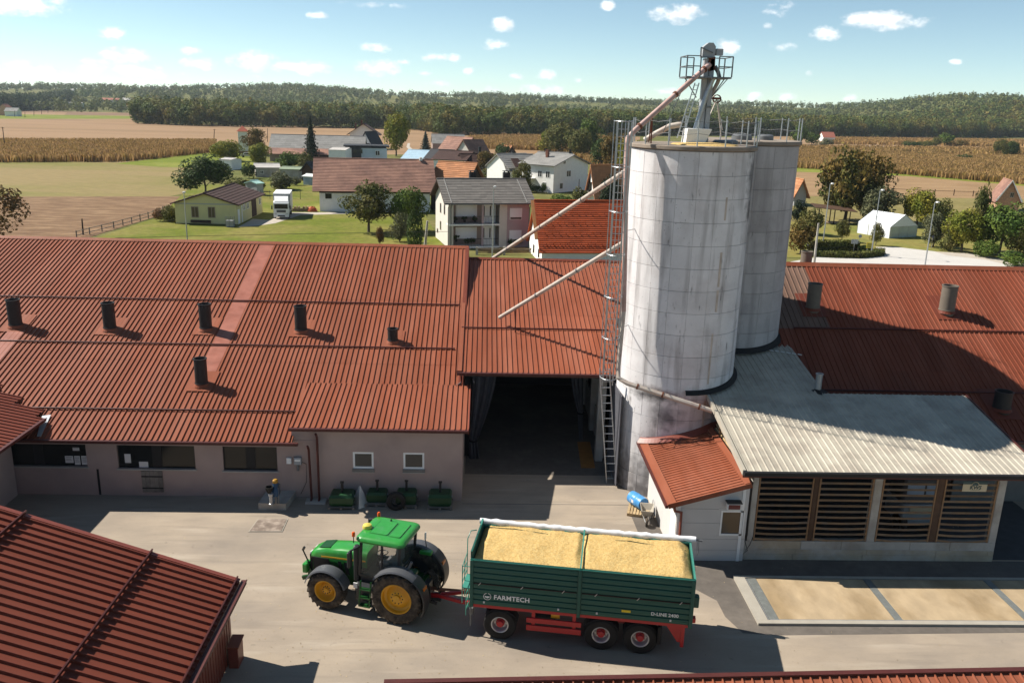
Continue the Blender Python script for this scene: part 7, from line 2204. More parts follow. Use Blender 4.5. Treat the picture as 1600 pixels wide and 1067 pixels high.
# white house with grey roof, right of centre
FL, FR = at(836, 299), at(864, 302)
t, W = house('white_house', 'white two storey house with a pale grey gabled roof behind the orange roof', 'house', at(864, 302), at(917, 297), 9.0, 5.9, 2.0, 'y', .7, MT['plaster'], MT['tile_lgrey'],
             [('f', 4.7, 3.3, 1.6, 1.4), ('f', 3.3, 6.1, .9, .7, None, GD), ('f', 2.4, .8, 1.0, 1.2, MT['curb']), ('l', 1.0, 3.2, 1.2, 1.4), ('l', 3.2, 3.2, 1.2, 1.4), ('l', 6.6, 3.2, 1.0, 1.8, None, GD), ('l', 2.0, .2, 1.0, 2.0), ('l', 6.0, .5, 1.2, 1.4)], rows=10,
             chim=((4.0, 5.0, 8.8, .3, MT['rust']), (5.6, 6.5, 8.4, .25, MT['brown_band'])))
MB().box(-1.4, -.02, 5.0, 9.0, 2.75, 2.9).build('balcony_slab', MT['plaster'], t)
mb = MB().bar((-1.35, 5, 3.8), (-1.35, 9, 3.8), .06)
for k in range(9): mb.bar((-1.35, 5 + k * .5, 2.9), (-1.35, 5 + k * .5, 3.8), .03)
mb.build('balcony_railing', MT['galv_dark'], t)
# grey roofed white house and its blue balcony wing
t, W = house('grey_house', 'white gabled house with a grey slate roof left of the white house', 'house', at(776, 291), at(792, 296), 7.0, 4.2, 3.2, 'y', .4, MT['plaster'], MT['tile_lgrey'],
             [('f', 1.0, 1.0, .8, 1.2)], rows=8, chim=((2.2, 3.0, 8.0, .25, MT['black']),))
t, W = house('grey_wing', 'grey roofed house wing with a pale blue balcony', 'house', at(794, 296), at(836, 294), 8.0, 4.8, 2.6, 'x', .4, MT['plaster'], MT['tile_lgrey'],
             [('f', 2.4, 3.0, 1.6, 1.3, None, GD), ('f', 1.0, .6, 1.2, 1.2)], rows=8)
MB().box(1.6, 5.0, -1.0, -.02, 2.55, 3.3).build('blue_balcony', M('pale_blue_paint', (.36, .48, .60), .6), t)
fix_normals(MB().prism([(1.2, -.9, 4.9), (5.4, -.9, 4.9), (5.0, 1.6, 6.6), (1.8, 1.6, 6.6)], (0, 0, .14)).build('dormer_roof', MT['roof_brown'], t))
t, W = house('grey_wing', 'long low grey roof between the grey house and the white house', 'house', at(838, 272), at(890, 274), 7, 3.6, 2.2, 'x', .3, MT['plaster'], MT['tile_lgrey'], rows=5, chim=((2, 3.4, 6.8, .3, MT['black']), (9, 3.4, 6.8, .3, MT['black'])))
# orange house with dark gable at the silo
t, W = house('orange_gable_house', 'orange tiled house with a dark triangular glazed gable', 'house', at(915, 313), at(930, 316), 9.5, 1.4, 5.6, 'y', .4, MT['plaster'], MT['tile_orange'],
             [('f', .5, 2.2, 1.6, 1.6, MT['timber'], GD)], rows=16)
mb = MB(); mb.prism([(.3, -.05, 1.6), (2.0, -.05, 1.6), (1.15, -.05, 6.2)], (0, .045, 0)); fix_normals(mb.build('gable_glazing', GD, t))
MB().box(-.6, 2.8, -1.2, -.06, 1.2, 1.35).box(-.6, 2.8, -1.2, -1.15, 1.35, 2.1).build('balcony', MT['wood_grey'], t)
# houses along the far lane
t, W = house('lane_house', 'white house with a dark brown roof and tall chimney beside the autumn tree', 'house', at(712, 274), at(727, 277), 9, 3.6, 2.0, 'y', .5, MT['plaster'], MT['roof_brown'], [('f', .6, 1.0, .9, 1.5), ('f', 2.0, 1.0, .9, 1.5)], chim=((2.0, 6.0, 7.4, .3, MT['black']),))
t, W = house('lane_house', 'white flank of the dark roofed house with a low gable', 'house', at(727, 277), at(748, 272), 9, 4.2, 1.9, 'y', .4, MT['plaster'], MT['roof_brown'])
t, W = house('farm_house', 'brick red tiled farmhouse with cream walls near the field edge', 'house', at(684, 252), at(722, 255), 10, 3.4, 4.4, 'x', .4, MT['cream_wall'], MT['tile_brown'], [('f', 2, .8, 1, 1.2, MT['black'], GD)], rows=8)
t, W = house('farm_house', 'red tiled cross gable with cream wall joined to the brick red farmhouse', 'house', at(712, 254), at(736, 256), 9, 3.2, 4.0, 'y', .4, MT['cream_wall'], MT['tile_brown'], [('f', 2.4, 1, 1, 1.1, MT['black'], GD)], rows=8)
t, W = house('grey_barn', 'plain grey roofed barn at the edge of the tan field', 'barn', at(676, 236), at(726, 237), 9, 3.0, 3.4, 'x', .3, MT['brown_band'], MT['tile_lgrey'])
t, W = house('blue_roof_house', 'house with a pale blue sheet roof beside the dark roof', 'house', at(628, 262), at(664, 264), 10, 2.4, 2.4, 'x', .5, MT['plaster'], MT['roof_blue'])
t, W = house('dark_roof_house', 'low house with a charcoal roof and grey gable', 'house', at(664, 264), at(698, 266), 9, 3.0, 2.3, 'x', .4, MT['sign_grey'], MT['roof_black'])
t, W = house('small_shed', 'tiny orange roofed shed in the hedge by the maize', 'shed', at(782, 246), at(793, 247), 4, 1.8, 2.4, 'x', .2, MT['timber'], MT['tile_orange'])
# flat roofed modern house
FL, FR = at(540, 258), at(605, 259)
W = (FR - FL).length
t = thing('modern_house', 'pale blue house with a flat dark overhanging roof', 'house', (FL.x, FL.y, 0), atan2(FR.y - FL.y, FR.x - FL.x))
MB().box(0, W * .38, 0, 9, 0, 5.4).build('dark_wing', MT['roof_black'], t)
MB().box(W * .38 + .01, W, .4, 9, 0, 5.0).build('wall', M('ice_blue_render', (.48, .56, .62), .8, .05), t)
MB().box(-.5, W + .7, -.6, 9.5, 5.42, 5.75).build('roof', MT['roof_black'], t)
for (x, z) in ((W * .55, .8), (W * .72, 2.9)): win(t, 'f', x, z, 1.3, 1.4, W, 9, MT['white'], GD, depth=-.35 + .4)
for x in (.8, 2.4, 4.0): MB().box(x, x + 1.0, -.03, -.003, 3.4, 4.6).build('window_band', GL, t)
t, W = house('dark_gable_house', 'white house with a dark steep gable behind the flat roofed house', 'house', at(560, 250), at(584, 251), 9, 4.2, 4.6, 'y', .7, MT['plaster'], MT['roof_black'], [('f', 2.2, 3.6, 1.8, 1.8, MT['black'], GD)])
t, W = house('far_white_house', 'far white house with a brown low gable and chimneys', 'house', at(547, 233), at(590, 234), 10, 6.2, 3.6, 'y', 1.2, MT['plaster'], MT['roof_brown'], [('f', 4, 2.2, 1.6, 1.6), ('f', 7, 2.2, 1.6, 1.6)], chim=((4.6, 3, 11.2, .35, MT['rust']), (2, 5, 10, .3, MT['rust'])))
t, W = house('white_outbuilding', 'plain white box outbuilding beside the dark fir', 'shed', at(514, 259), at(540, 260), 8, 4.4, .5, 'x', .1, MT['plaster'], MT['roof_pale'])
t, W = house('long_stable', 'long stable with a pale grey roof far behind the village', 'barn', at(422, 252), at(568, 255), 14, 3.2, 4.4, 'x', .5, MT['brown_band'], MT['tile_lgrey'])
MB().box(3, 12, -.05, -.003, .2, 2.4).box(15, 21, -.05, -.003, .2, 2.4).build('stable_opening', MT['black'], t)
fix_normals(MB().prism([(-.5, -3.0, 2.3), (W + .5, -3.0, 2.3), (W + .5, .8, 3.9), (-.5, .8, 3.9)], (0, 0, .1)).build('lean_to_roof', MT['tile_brown'], t))
# water tower with red cap
P = at(381, 240)
t = thing('transformer_tower', 'slim white tower with a red pyramid roof behind the autumn tree', 'tower', (P.x, P.y, 0), radians(12))
MB().box(-1.5, 1.5, -1.5, 1.5, 0, 7.4).build('shaft', MT['plaster'], t)
MB().box(-1.65, 1.65, -1.65, 1.65, 0, .9).build('plinth', MT['tile_brown'], t)
ro = fix_normals(MB().add([(-2, -2, 7.4), (2, -2, 7.4), (2, 2, 7.4), (-2, 2, 7.4), (0, 0, 9.3)], [(0, 1, 4), (1, 2, 4), (2, 3, 4), (3, 0, 4), (3, 2, 1, 0)]).build('roof', M('tower_red_tiles', (.42, .11, .06), .8), t))
MB().box(-.35, .35, -1.55, -1.503, 5.3, 6.0).build('window', GD, t)
# sheds and huts in the gardens
t, W = house('white_shed', 'white flat garden shed beside the round dark tree', 'shed', at(344, 265), at(362, 266), 4.5, 2.5, .25, 'x', .15, MT['plaster'], MT['roof_pale'])
t, W = house('long_shed', 'long low shed with a pale fibre roof behind the truck', 'shed', at(400, 277), at(437, 277), 5, 2.2, .7, 'x', .3, MT['concrete'], MT['roof_pale'], [('f', 1.0, .8, .8, .8, MT['white'], GL)])
t, W = house('green_hut', 'moss green flat roofed hut behind the grey bush', 'shed', at(438, 279), at(468, 280), 4.5, 2.1, .4, 'x', .2, MT['concrete'], M('moss_green_roof', (.24, .29, .2), .8))
t, W = house('dark_hut', 'dark timber hut with a peaked roof left of the long barn', 'shed', at(472, 283), at(490, 284), 4, 2.6, 1.6, 'y', .4, MT['timber'], MT['roof_black'])
t, W = house('blue_hut', 'small pale blue hut with a white roof in front of the dark hut', 'shed', at(474, 289), at(489, 290), 3, 1.8, .3, 'x', .25, M('blue_grey_boards', (.32, .40, .48), .7), MT['white'])
t, W = house('garden_car_port', 'turquoise roofed lean-to behind the yellow house', 'shed', at(402, 306), at(412, 305), 3, 2.2, .4, 'x', .2, MT['sign_grey'], M('turquoise_roof', (.35, .55, .5), .6))
# right hand side: cottage, greenhouse, wood store, red cottage
t, W = house('brick_cottage', 'rough brick cottage with a dark tiled roof at the right edge', 'house', at(1556, 331), at(1590, 333), 9, 2.6, 3.5, 'y', .5, MT['brick_wall'], MT['tile_brown'], [('f', 2.0, 3.0, .7, 1.0, MT['concrete'], GD)], rows=14)
W0 = W
MB().prism([(-.5, -.56, 2.3), (-.5 + .25, -.56, 2.15), (W0 / 2, -.56, 6.2), (W0 / 2, -.56, 6.5)], (0, .06, 0)).prism([(W0 + .5, -.56, 2.3), (W0 + .25, -.56, 2.15), (W0 / 2, -.56, 6.2), (W0 / 2, -.56, 6.5)], (0, .06, 0)).build('barge_board', MT['plaster'], t)
t, W = house('small_cottage', 'little grey cottage with a worn orange roof behind the silos', 'house', at(1240, 322), at(1258, 322), 7, 2.6, 2.6, 'y', .6, MT['sign_grey'], MT['tile_orange'], rows=6)
t, W = house('red_roof_house', 'far red roofed house in front of the wood', 'house', at(1286, 221), at(1304, 221.5), 10, 3, 3.5, 'x', .4, MT['plaster'], M('far_red_tiles', (.30, .10, .065), .8))
P0, P1 = at(1389, 373), at(1431, 370.5)
W = (P1 - P0).length
t = thing('greenhouse', 'white film greenhouse tunnel with a green glazed end', 'greenhouse', (P0.x, P0.y, 0), atan2(P1.y - P0.y, P1.x - P0.x))
prof = [(0, 0), (0, 1.75), (W * .5, 3.5), (W, 1.75), (W, 0)]
for (a, b), mt in (((0, 1), MT['poly']), ((1, 2), MT['poly']), ((2, 3), MT['poly']), ((3, 4), MT['poly_green'])):
    (x0, z0), (x1, z1) = prof[a], prof[b]
    fix_normals(MB().prism([(x0, 0, z0), (x1, 0, z1), (x1, 6.2, z1), (x0, 6.2, z0)], (.0, 0, .04) if a in (1, 2) else (.04, 0, 0)).build('film_panel', mt, t))
for k in range(3):
    MB().box(W * k / 3 + .03, W * (k + 1) / 3 - .03, -.03, 0, .75, 1.7).build('end_pane', MT['poly_green'], t)
    MB().box(W * k / 3 + .03, W * (k + 1) / 3 - .03, -.03, 0, .05, .7).build('end_pane', MT['poly_green'], t)
MB().prism([(.1, -.03, 1.8), (W - .1, -.03, 1.8), (W * .5, -.03, 3.4)], (0, .03, 0)).build('gable_film', MT['poly'], t)
mb = MB().bar((0, -.04, 1.75), (W, -.04, 1.75), .07).bar((0, -.04, .72), (W, -.04, .72), .06)
for y in (0, 2.05, 4.1, 6.2): mb.bar((0, y, 1.78), (W * .5, y, 3.56), .06).bar((W * .5, y, 3.56), (W, y, 1.78), .06).bar((0, y, 0), (0, y, 1.75), .06)
for k in range(4): mb.bar((W * k / 3, -.03, 0), (W * k / 3, -.03, 1.75), .06)
mb.build('frame', MT['galv'], t)
P = at(1296, 350)
t = thing('wood_store', 'open timber wood store with a thin sloping roof under the big tree', 'shed', (P.x - 2, P.y, 0), radians(-6))
for x in (0, 2.6, 5.2): MB().bar((x, 0, 0), (x, 0, 2.6 - x * .08), .14).bar((x, 2.5, 0), (x, 2.5, 2.9 - x * .08), .14).build('post', MT['timber'], t)
fix_normals(MB().prism([(-.8, -.6, 2.72), (6.2, -.6, 2.2), (6.2, 3.2, 2.5), (-.8, 3.2, 3.05)], (0, 0, .1)).build('roof', MT['wood_dark'], t))
for k in range(5): MB().tube((1.2 + k * .12, .2 + .3 * k, .15 + .02 * k), (4.6, .2 + .3 * k, .15 + .02 * k), .13, 8).build('log', MT['log'], t)
# logs and orange tarpaulin by the brown barn
for (x, y, n_) in ((462, 331, 5), (476, 331, 5)):
    P = at(x, y)
    t = thing('log_pile', 'cut log pile beside the lorry' if x < 470 else 'cut log pile against the brown barn corner', 'log pile', (P.x, P.y, 0))
    for k in range(n_):
        for j in range(3 if k % 2 else 2): MB().tube((k * .3 - .5, 0, .16 + .28 * j), (k * .3 - .45, 1.0, .16 + .28 * j), .15, 8).build('log', MT['log'], t)
P = at(488, 331)
t = thing('covered_heap', 'orange tarpaulin covered heap at the barn corner', 'heap', (P.x, P.y, 0))
rng = np.random.default_rng(2)
mb = MB().lathe([(1.0, 0), (.95, .5), (.7, 1.0), (.3, 1.35), (0, 1.4)], 12)
mb.v = [(x * .9 + rng.normal(0, .08), y * .6 + rng.normal(0, .06), z * .62 + rng.normal(0, .06)) for x, y, z in mb.v]
mb.build('tarpaulin', MT['hay'], t, smooth=60)
P = at(386, 246)
t = thing('parked_car', 'small silver car parked under the yellow green tree', 'car', (P.x, P.y, 0), radians(20))
mb = MB(); pr = [(-2, .35), (-2, .8), (-1.3, .95), (-.8, 1.45), (.8, 1.45), (1.4, .95), (2, .8), (2, .35)]
fix_normals(mb.prism([(x, -.85, z) for x, z in pr], (0, 1.7, 0)).build('body', MT['galv'], t))
for x in (-1.2, 1.2):
    for s in (-1, 1): MB().lathe([(0, -.1), (.33, -.1), (.33, .1), (0, .1)], 14, (x, s * .8, .33), 'y').build('wheel', MT['rubber_road'], t)
fix_normals(MB().prism([(-1.0, -.87, 1.0), (1.15, -.87, 1.0), (.75, -.87, 1.38), (-.75, -.87, 1.38)], (0, .012, 0)).build('side_window', GD, t))

# houses on the far plain and hills, small
def far_house(x, y, w_, wh, rh, wall, roof, label, dep=9, ridge='x'):
    # step along the sight line to where it meets the rising land
    d = ray(x, y); tt = 300.0 / d.y
    for k in range(4000):
        p = CAM + d * tt
        if p.z <= float(hill(np.array(p.x), np.array(p.y))) or p.y > 3500: break
        tt += 1.5 / d.y
    z = float(hill(np.array(p.x), np.array(p.y))); W_ = w_ / ppm(p)
    t, _ = house('hill_house', label, 'house', (p.x - W_ / 2, p.y, 0), (p.x + W_ / 2, p.y + W_ * .1, 0), dep, wh, rh, ridge, .4, wall, roof)
    t.location.z = z
    return t


WR, RD = MT['plaster'], M('distant_red_tiles', (.36, .13, .09), .85)
far_house(6, 181, 18, 5, 4, MT['brick_wall'], RD, 'far red roofed house at the left edge of the plain', ridge='y')
far_house(17, 182, 18, 4, 2.5, WR, MT['tile_lgrey'], 'far white house with a grey roof at the left edge of the plain')
far_house(112, 168, 28, 5, 1.2, M('pale_green_hall', (.36, .46, .42), .7), MT['roof_pale'], 'far low pale green hall before the hills', 14)
far_house(172, 166, 30, 8, 2.5, WR, RD, 'far white hall with a dark band of windows and reddish roof', 16)
far_house(200, 165, 18, 7, 3, MT['sign_grey'], MT['roof_pale'], 'far grey hall beside the corner of the wood', 14)
for (x, y, w_, wall, roof, lab) in ((102, 147, 10, WR, MT['roof_black'], 'small white hill house with a dark roof on the left hillside'), (111, 146, 8, WR, MT['roof_pale'], 'small white gabled hill house next to the dark roofed one'), (131, 145, 10, MT['cream_wall'], MT['roof_pale'], 'cream hill house on the left hillside meadow'),
        (198, 144, 10, MT['brown_band'], RD, 'brown hill house above the white hall'), (260, 142, 14, MT['poly_green'], MT['roof_pale'], 'greenish hill building on the skyline'), (270, 141, 10, MT['cream_wall'], RD, 'red roofed hill house right of the greenish building'),
        (300, 139, 14, WR, RD, 'hill house with a red roof in the middle of the left skyline'), (473, 137, 10, WR, RD, 'red roofed hill house right of the grove on the skyline'), (492, 139, 10, MT['cream_wall'], RD, 'lone red hill house on the green slope'),
        (802, 148, 14, MT['brick_wall'], RD, 'red hill house on the central skyline'), (1062, 155, 12, MT['cream_wall'], RD, 'cream hill house behind the conveyor pipe'), (1152, 157, 12, MT['cream_wall'], RD, 'cream hill house right of the elevator'),
        (1284, 157, 12, MT['brick_wall'], RD, 'hill house left of the church'), (1302, 158, 12, MT['brick_wall'], RD, 'church nave on the hill')):
    far_house(x, y, w_ * .8, 5, 3, wall, roof, lab)
t = far_house(1307, 157.5, 3.4, 18, 6, MT['brown_band'], MT['roof_black'], 'slim church tower on the far hill', 4, 'y')
t['category'] = 'church'


# poles, lamps, fences, signs
def lamp_post(x, yb, yt, label, arm=1):
    P = at(x, yb); h = zt(P, x, yt)
    t = thing('street_lamp', label, 'street lamp', (P.x, P.y, 0), 0, 'street lamps behind the farm')
    MB().tube((0, 0, 0), (0, 0, h), .09, 10, .05).build('pole', MT['galv'], t, smooth=50)
    MB().bar((0, 0, h), (.12 * arm, -.2, h + .04), .05).build('arm', MT['galv'], t)
    MB().cbox(-.14 + .15 * arm, .14 + .15 * arm, -.62, -.12, h - .02, h + .14, .03).build('lamp_head', MT['paper'], t)


lamp_post(293, 378, 301, 'grey street lamp in front of the yellow house')
lamp_post(769, 406, 292, 'grey street lamp in front of the mauve house')
lamp_post(1284, 394, 287, 'grey street lamp in front of the big dark tree')
lamp_post(1361, 400, 297, 'grey street lamp left of the greenhouse')
lamp_post(1445, 416, 316, 'grey street lamp on the road right of the greenhouse')


def pole(x, yb, xt, yt, r, label, mat, cross=False, name='utility_pole'):
    P = at(x, yb); q = atY(xt, yt, P.y)
    t = thing(name, label, 'pole', (P.x, P.y, 0))
    MB().tube(P, q, r, 9, r * .7).build('shaft', mat, t, smooth=50, world=True)
    if cross: MB().bar(q + V((-.6, 0, -.3)), q + V((.6, 0, -.3)), .1).build('cross_arm', mat, t, world=True)
    return t


pole(1272, 412, 1279, 349, .16, 'thick pale concrete post behind the right barn ridge', MT['concrete'])
pole(1262, 393, 1264, 357, .06, 'thin white post in front of the round bush', MT['white'])
pole(664, 386, 668, 345, .2, 'stout concrete post left of the mauve house', MT['concrete'])
pole(8, 234, 4, 199, .16, 'leaning wooden utility pole standing in the maize', MT['timber'], True)
pole(130, 367, 128, 342, .12, 'short weathered post at the ploughed field', MT['timber'])
pole(334, 222, 335, 202, .18, 'wooden utility pole in the tan field', MT['timber'], True)
pole(418, 222, 418, 201, .15, 'thin utility pole behind the autumn tree', MT['timber'])
pole(746, 212, 746, 196, .2, 'utility pole at the edge of the wood', MT['timber'])
pole(1498, 247, 1499, 229, .12, 'thin pole beside the bushes in the maize', MT['timber'])
pole(878, 300, 881, 266, .08, 'thin wire pole at the corner of the white house', MT['timber'])
pole(904, 313, 905, 280, .1, 'wooden pole right of the white house', MT['timber'])
for k, (x, y, h) in enumerate(((23, 183, 10), (39, 184, 8), (53, 181, 10), (65, 179, 9), (75, 177, 8), (84, 175, 12))):
    pole(x, y, x, y - h, .2, ('far field pole nearest the left edge', 'far field pole with a short shaft', 'tall dark far field pole', 'far field pole on the green strip', 'far field pole by the brown field', 'tall pylon like pole before the dark wood')[k], MT['timber'], True)


def fence(name, label, pts, h, step, mat, rails=2, post=.1, wires=False, board=0.0):
    P = [at(*p) for p in pts]
    t = thing(name, label, 'fence', P[0])
    pm = MB().box(-post / 2, post / 2, -post / 2, post / 2, 0, h).mesh('post', mat)
    mb = MB()
    for a, b in zip(P[:-1], P[1:]):
        n = max(1, int((b - a).length / step))
        for k in range(n):
            o = link('post', pm, t); c = a.lerp(b, k / n) - P[0]; o.location = c; o.scale = (1, 1, random.uniform(.9, 1.08))
        for r in range(rails):
            z = h * (r + .7) / rails
            mb.bar(a + V((0, 0, z)), b + V((0, 0, z)), .04 if not wires else .02, .08 if not wires else .02)
    mb.build('rail', mat, t, world=True)
    return t, P


fence('paddock_fence', 'weathered timber fence along the ploughed field', [(120, 372), (178, 357), (232, 342), (262, 330)], 1.0, 2.4, MT['wood_grey'], 2, .11)
fence('paddock_fence', 'long thin rail fence along the straw field on the right', [(1395, 302), (1460, 305), (1520, 307), (1562, 309)], 1.5, 4.0, MT['timber'], 1, .15)
t, P = fence('mesh_fence', 'dark green mesh fence behind the lorry', [(408, 311), (450, 312), (489, 312)], 1.7, 1.6, M('green_fence', (.03, .06, .045), .6), 6, .07, True)
t, P = fence('lattice_fence', 'brown lattice garden fence in front of the mauve house', [(745, 398), (830, 398)], 1.0, 2.5, MT['concrete'], 1, .3)
a, b = P[0], P[1]; n = 46; mb = MB()
for k in range(n):
    c, d = a.lerp(b, k / n), a.lerp(b, (k + 1.6) / n if k < n - 1 else 1)
    mb.bar(c + V((0, -.03, .15)), d + V((0, -.03, .85)), .025, .05).bar(d + V((0, .0, .15)), c + V((0, .0, .85)), .025, .05)
mb.build('lattice', MT['wood'], t, world=True)
fence('wire_fence', 'thin roadside railing at the far right bend', [(1535, 400), (1600, 402), (1650, 406)], .9, 2.0, MT['galv_dark'], 2, .07)
fence('post_row', 'short row of wooden posts beside the white garden shed', [(363, 263), (375, 264)], 2.0, .9, MT['timber'], 1, .12)


def road_sign(x, yb, yt, w_, h_, mat, label, rnd=False, twin=False):
    P = at(x, yb); top = zt(P, x, yt); s = 1 / ppm(P)
    t = thing('road_sign', label, 'sign', (P.x, P.y, 0))
    W_, H_ = w_ * s, h_ * s
    for dx in ((-W_ * .3, W_ * .3) if twin else (0,)): MB().tube((dx, 0, 0), (dx, 0, top - H_ * .5), .04, 8).build('post', MT['galv'], t)
    if rnd: fix_normals(MB().lathe([(0, -.02), (W_ / 2, -.02), (W_ / 2, .0), (0, 0)], 20, (0, -.05, top - H_ / 2), 'y').build('sign_face', mat, t))
    else: MB().cbox(-W_ / 2, W_ / 2, -.08, -.045, top - H_, top, .01).build('sign_face', mat, t)
    return t, W_, H_, top


t, W_, H_, top = road_sign(1333, 396, 374, 11, 7, MT['sign_grey'], 'grey rectangular road sign in front of the hedge')
mb = MB()
for k in range(3): mb.add([(-W_ * .3 + k * W_ * .22, -.083, top - H_ * .9), (-W_ * .2 + k * W_ * .22, -.083, top - H_ * .9), (-W_ * .02 + k * W_ * .22, -.083, top - H_ * .15), (-W_ * .12 + k * W_ * .22, -.083, top - H_ * .15)], [(0, 1, 2, 3)])
mb.build('stripe', MT['paper'], t)
road_sign(1341, 390, 366, 5.5, 6, MT['sign_grey'], 'round grey road sign behind the rectangular one', True)
t, W_, H_, top = road_sign(1357, 398, 379, 11, 9, MT['sign_yellow'], 'yellow double post direction sign on the traffic island', False, True)
MB().box(-W_ * .35, W_ * .35, -.085, -.081, top - H_ * .35, top - H_ * .25).box(-W_ * .35, W_ * .25, -.085, -.081, top - H_ * .7, top - H_ * .6).build('print', MT['ink'], t)
road_sign(1455, 388, 368, 4, 4, M('blue_grey_sign', (.16, .16, .24), .6), 'small dark round sign under the roadside trees', True)


# ------------------------------------------------------------------ trees, bushes, hedges
LM = dict(
    dark=LEAF('dark_walnut_leaves', (.030, .055, .014), (.05, .072, .016), .5),
    olive=LEAF('olive_leaves', (.075, .086, .022), (.12, .105, .03), .4),
    green=LEAF('green_leaves', (.055, .098, .018), (.10, .13, .02), .4),
    yellow=LEAF('yellow_green_leaves', (.13, .15, .02), (.21, .18, .022), .35),
    autumn=LEAF('autumn_brown_leaves', (.14, .085, .022), (.085, .072, .018), .4),
    grey=LEAF('grey_green_leaves', (.095, .105, .055), (.13, .125, .06), .5),
    fir=LEAF('fir_needles', (.012, .022, .010), (.025, .035, .014), .6, .35, .05),
    blue=LEAF('blue_spruce_needles', (.022, .042, .036), (.04, .06, .045), .6, .35, .05),
    hedge=LEAF('hedge_leaves', (.11, .105, .026), (.07, .085, .02), .5),
    red=LEAF('reddish_leaves', (.15, .075, .028), (.09, .065, .022), .6),
    big=LEAF('mixed_chestnut_leaves', (.065, .072, .016), (.16, .105, .026), .22, .5, .2, .45, .6),
)
PROTO = {}


def crown_proto(kind, seed):
    key = (kind, seed)
    if key in PROTO: return PROTO[key]
    rng = np.random.default_rng(100 + seed)
    if kind == 'round':
        pp, nn = crown_points(rng, 6000, 1, 1, 1, 18, .44, .18, .1); q = leaf_quads(rng, pp, nn, .062, .55)
    elif kind == 'open':
        pp, nn = crown_points(rng, 5000, 1, 1, 1, 24, .37, .25, .15); q = leaf_quads(rng, pp, nn, .060, .7)
    elif kind == 'sparse':
        pp, nn = crown_points(rng, 2300, 1, 1, 1, 26, .27, .35, .1); q = leaf_quads(rng, pp, nn, .042, .8)
    elif kind == 'bush':
        pp, nn = crown_points(rng, 2400, 1, 1, 1, 12, .47, .2, .15); q = leaf_quads(rng, pp, nn, .085, .7)
    elif kind == 'column':
        z = rng.uniform(-1, 1, 2600); a = rng.uniform(0, 2 * pi, 2600); r = (1 - np.abs(z) ** 3.2 * .75) * rng.uniform(.8, 1.05, 2600)
        pp = np.stack([r * np.cos(a), r * np.sin(a), z], 1); nn = np.stack([np.cos(a), np.sin(a), .3 * np.ones_like(a)], 1); q = leaf_quads(rng, pp, nn, .075, .5)
    elif kind == 'fir':
        n = 5200; z = 1 - 2 * rng.random(n) ** .62 * 1.0; z = np.clip(z, -1, 1); a = rng.uniform(0, 2 * pi, n)
        lv = (1 - z) / 2; saw = (lv * 13) % 1; br = .55 + .45 * saw
        lim = 1 + .30 * np.sin(a * 5 + np.floor(lv * 13) * 2.1)
        rr = lv ** .85 * br * lim * rng.uniform(.35, 1.05, n)
        pp = np.stack([rr * np.cos(a), rr * np.sin(a), z - rr * .12], 1); nn = np.stack([np.cos(a) * .6, np.sin(a) * .6, .7 * np.ones(n)], 1); q = leaf_quads(rng, pp, unit(nn), .055, .55)
    PROTO[key] = np_quads('crown', q, None) if False else None
    me = np_quads('crown', q, LM['green']); PROTO[key] = me
    return me


def trunk_proto(seed):
    key = ('trunk', seed)
    if key in PROTO: return PROTO[key]
    rg = random.Random(seed)
    mb = MB().path([(0, 0, 0), (.03, .01, .25), (.0, .03, .55), (.05, .0, .85)], .1, 8, True, [.055, .042, .032, .010])
    for k in range(6):
        a = k * 1.1 + rg.random(); z = .28 + .08 * k
        mb.path([(0, 0, z), (.18 * cos(a), .18 * sin(a), z + .16), (.34 * cos(a + .2), .34 * sin(a + .2), z + .28)], .02, 6, True, [.024, .014, .005])
    PROTO[key] = mb.mesh('trunk', MT['trunk'], 50)
    return PROTO[key]


def plant(name, label, x, yb, wpx, ytop, kind='round', lm='green', cb=.25, seed=0, cat='tree', dx=0, group=None, deep=1.0):
    P = at(x, yb); m = ppm(P); W_ = wpx / m; H_ = max(zt(P, x, ytop), .4)
    t = thing(name, label, cat, (P.x, P.y, 0), random.uniform(0, 6.28) if kind != 'bush' else 0, group)
    cb -= .05 if cb < .11 else .0
    hc = H_ * (1 - cb)
    q_ = min(W_, H_)
    tr_ = link('trunk', trunk_proto(seed % 3), t); tr_.scale = (q_ * .55, q_ * .55, H_ * (.72 if kind != 'bush' else .5))
    c = link('crown', crown_proto(kind, seed), t)
    c.location = (dx, 0, H_ * cb + hc / 2); c.scale = (W_ / 2 / .98, W_ / 2 / .98 * deep, hc / 2)
    c.material_slots[0].link = 'OBJECT'; c.material_slots[0].material = LM[lm]
    return t


T = plant
T('walnut_tree', 'big round dark green tree behind the yellow house', 321, 306, 76, 244, 'round', 'dark', .10, 1)
T('garden_tree', 'yellow green round tree left of the white tower', 352, 252, 50, 216, 'round', 'yellow', .08, 2)
T('garden_tree', 'rust brown autumn tree beside the white tower', 398, 243, 40, 200, 'open', 'autumn', .15, 3)
T('garden_tree', 'mustard green tree standing over the silver car', 408, 262, 38, 224, 'round', 'yellow', .12, 4)
T('fir_tree', 'tall dark fir rising above the village roofs', 487, 254, 33, 182, 'fir', 'fir', .02, 5)
T('garden_tree', 'small bright green tree in front of the long stable', 452, 246, 26, 221, 'round', 'green', .15, 1)
T('garden_bush', 'broad light green shrub left of the dark hut', 450, 266, 36, 238, 'bush', 'green', .05, 6, 'bush')
T('garden_bush', 'dense green shrub under the dark fir', 476, 268, 34, 236, 'bush', 'olive', .05, 7, 'bush')
T('garden_bush', 'yellowish shrub at the white outbuilding', 508, 250, 16, 234, 'bush', 'yellow', .05, 6, 'bush')
T('garden_bush', 'dark round clipped shrub before the long shed', 389, 279, 23, 255, 'bush', 'dark', .03, 8, 'bush')
